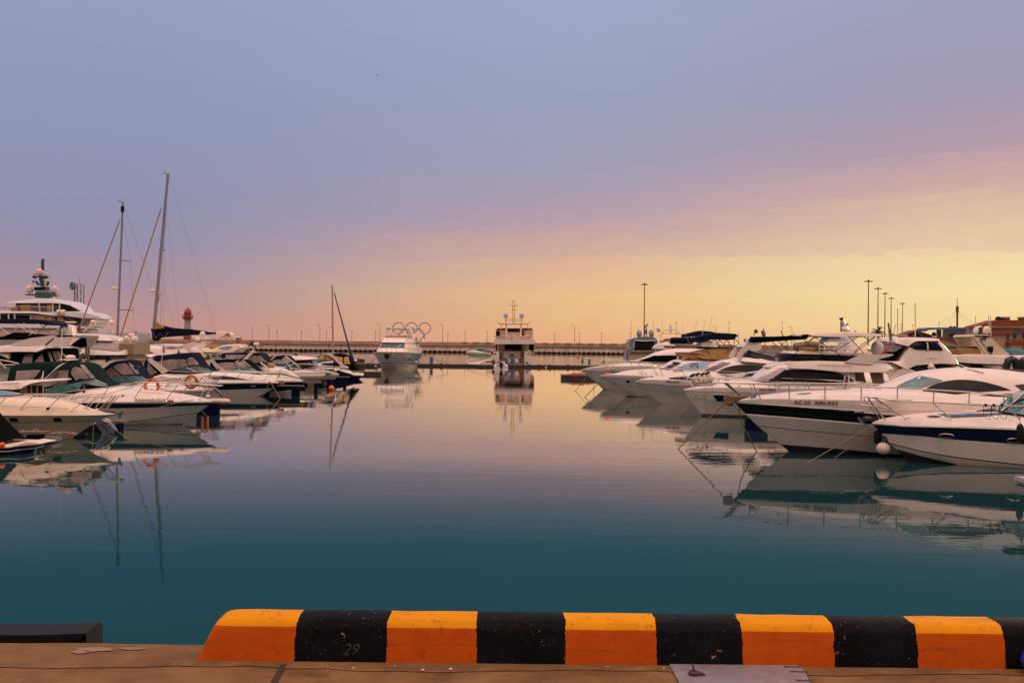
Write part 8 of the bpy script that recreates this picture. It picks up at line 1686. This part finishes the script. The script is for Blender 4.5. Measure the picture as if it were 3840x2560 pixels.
for x0, y0, x1, y1, Yw in ((1800, 485, 1838, 540, Yb), (1802, 625, 1835, 665, Yb-2.1), (1992, 470, 2040, 530, Yb+10), (1875, 475, 1915, 528, Yb+10), (1995, 625, 2040, 665, Yb-2), (1450+0, 430, 1480, 470, Yb+10)):
    w = bq('R %d,%d %d,%d %d,%d %d,%d' % (x0, y0, x1, y0, x1, y1, x0, y1), Yw-.12, .1, mat('window_frame_brown', (.10, .06, .04), .7), 'window', rt)
    bq('R %d,%d %d,%d %d,%d %d,%d' % (x0+4, y0+4, x1-4, y0+4, x1-4, y1-4, x0+4, y1-4), Yw-.2, .08, mat('pane_blue', (.06, .11, .14), .1), 'pane', w)
rt = empty('canopy_building', at(*q('R 1200,700')[0], 300), 'low blue and pale building with flat oversailing blue roof', 'building'); Yc = 300
BLB = mat('panel_blue', (.045, .14, .27), .5, var=.1); PAL = mat('panel_pale', (.36, .38, .42), .6, var=.08)
bq('R 850,420 870,402 1100,400 1400,402 1418,410 1400,420 1130,418 880,430 858,445', Yc-4, 7, BLB, 'roof', rt); bq('R 1112,420 1360,420 1360,530 1112,530', Yc, 4, PAL, 'wall', rt); bq('R 1112,530 1360,528 1360,640 1112,640', Yc-.2, 4, BLB, 'blue_base', rt)
bq('R 1325,500 1420,498 1420,560 1325,560', Yc-3, 6, WHB, 'balcony', rt); bq('R 1360,420 1440,418 1440,640 1360,640', Yc+1, 4, WHB, 'side_wall', rt); bq('R 1000,425 1035,425 1035,640 1000,640', Yc+2, 1.5, C_BRN, 'column', rt)
for y0 in (478, 500): bq('R 1130,%d 1210,%d 1210,%d 1130,%d' % (y0, y0, y0+12, y0+12), Yc-.15, .1, GLASS, 'slot_window', rt)
bq('R 1360,560 1440,560 1440,610 1360,610', Yc+.8, .1, GLASS, 'window', rt)
for x in (1155, 1197): bq('R %d,385 %d,385 %d,402 %d,402' % (x-8, x+8, x+8, x-8), Yc+4, 1.2, RUB, 'roof_vent', rt)
rt = empty('gabled_hall', at(*q('R 750,700')[0], 285), 'low hall with shallow brown gable roof and glazed front, left of the blue building', 'building')
bq('R 600,487 745,440 925,500 925,640 600,640', 285, 5, mat('gable_glass', (.05, .09, .12), .2, var=.3), 'glazed_front', rt); bq('R 590,485 745,430 940,495 945,505 745,442 595,497', 284.4, 6, ROOFM, 'roof', rt); bq('R 520,480 640,488 640,510 515,500', 283, 4, WHB, 'canopy_end', rt)
for x in (640, 690, 745, 800, 850): bq('R %d,475 %d,475 %d,600 %d,600' % (x, x+6, x+6, x), 284.7, .2, C_BRN, 'mullion', rt)
rt = empty('brown_roof_house', at(*q('R 1100,700')[0], 260), 'small tan house with sloping brown roof in front of the blue building', 'building')
bq('R 1000,520 1100,530 1245,585 1245,680 1000,680', 260, 4, BG, 'wall', rt); bq('R 985,510 1060,508 1262,580 1258,592 1080,530 985,528', 259.5, 5, ROOFM, 'roof', rt)
YM = 420; rt = empty('guyed_mast', at(*q('R 1222,600')[0], YM), 'tall aerial mast with guy wires above the blue building', 'aerial mast'); zt_ = at(*q('R 1221,50')[0], YM); zm = at(*q('R 1222,215')[0], YM); zb_ = Vector((zt_.x+.1, YM, 1.6))
mb = MB(); mb.tube([zb_, zm, at(*q('R 1222,150')[0], YM)], .4, 6); mb.tube([at(*q('R 1222,150')[0], YM), zt_], .12, 5); mb.build('mast', mat('mast_rust', (.12, .05, .03), .8), rt); mb = MB()
for y in (165, 185, 210): c = at(*q('R 1222,%d' % y)[0], YM); mb.lathe(c, [(.4, -.5), (.62, -.4), (.62, .3), (.4, .5)], 8)
mb.build('aerial_drums', mat('mast_rust', (.12, .05, .03)), rt)
for tr in ('R 1222,200 960,400', 'R 1222,215 1060,400', 'R 1222,240 1120,400', 'R 1225,210 1440,370', 'R 1225,215 1400,395', 'R 1225,240 1350,395'): mb = MB(); mb.tube([at(x, y, YM) for x, y in q(tr)], .035, 4); mb.build('guy_wire', mat('mast_rust', (.12, .05, .03)), rt)
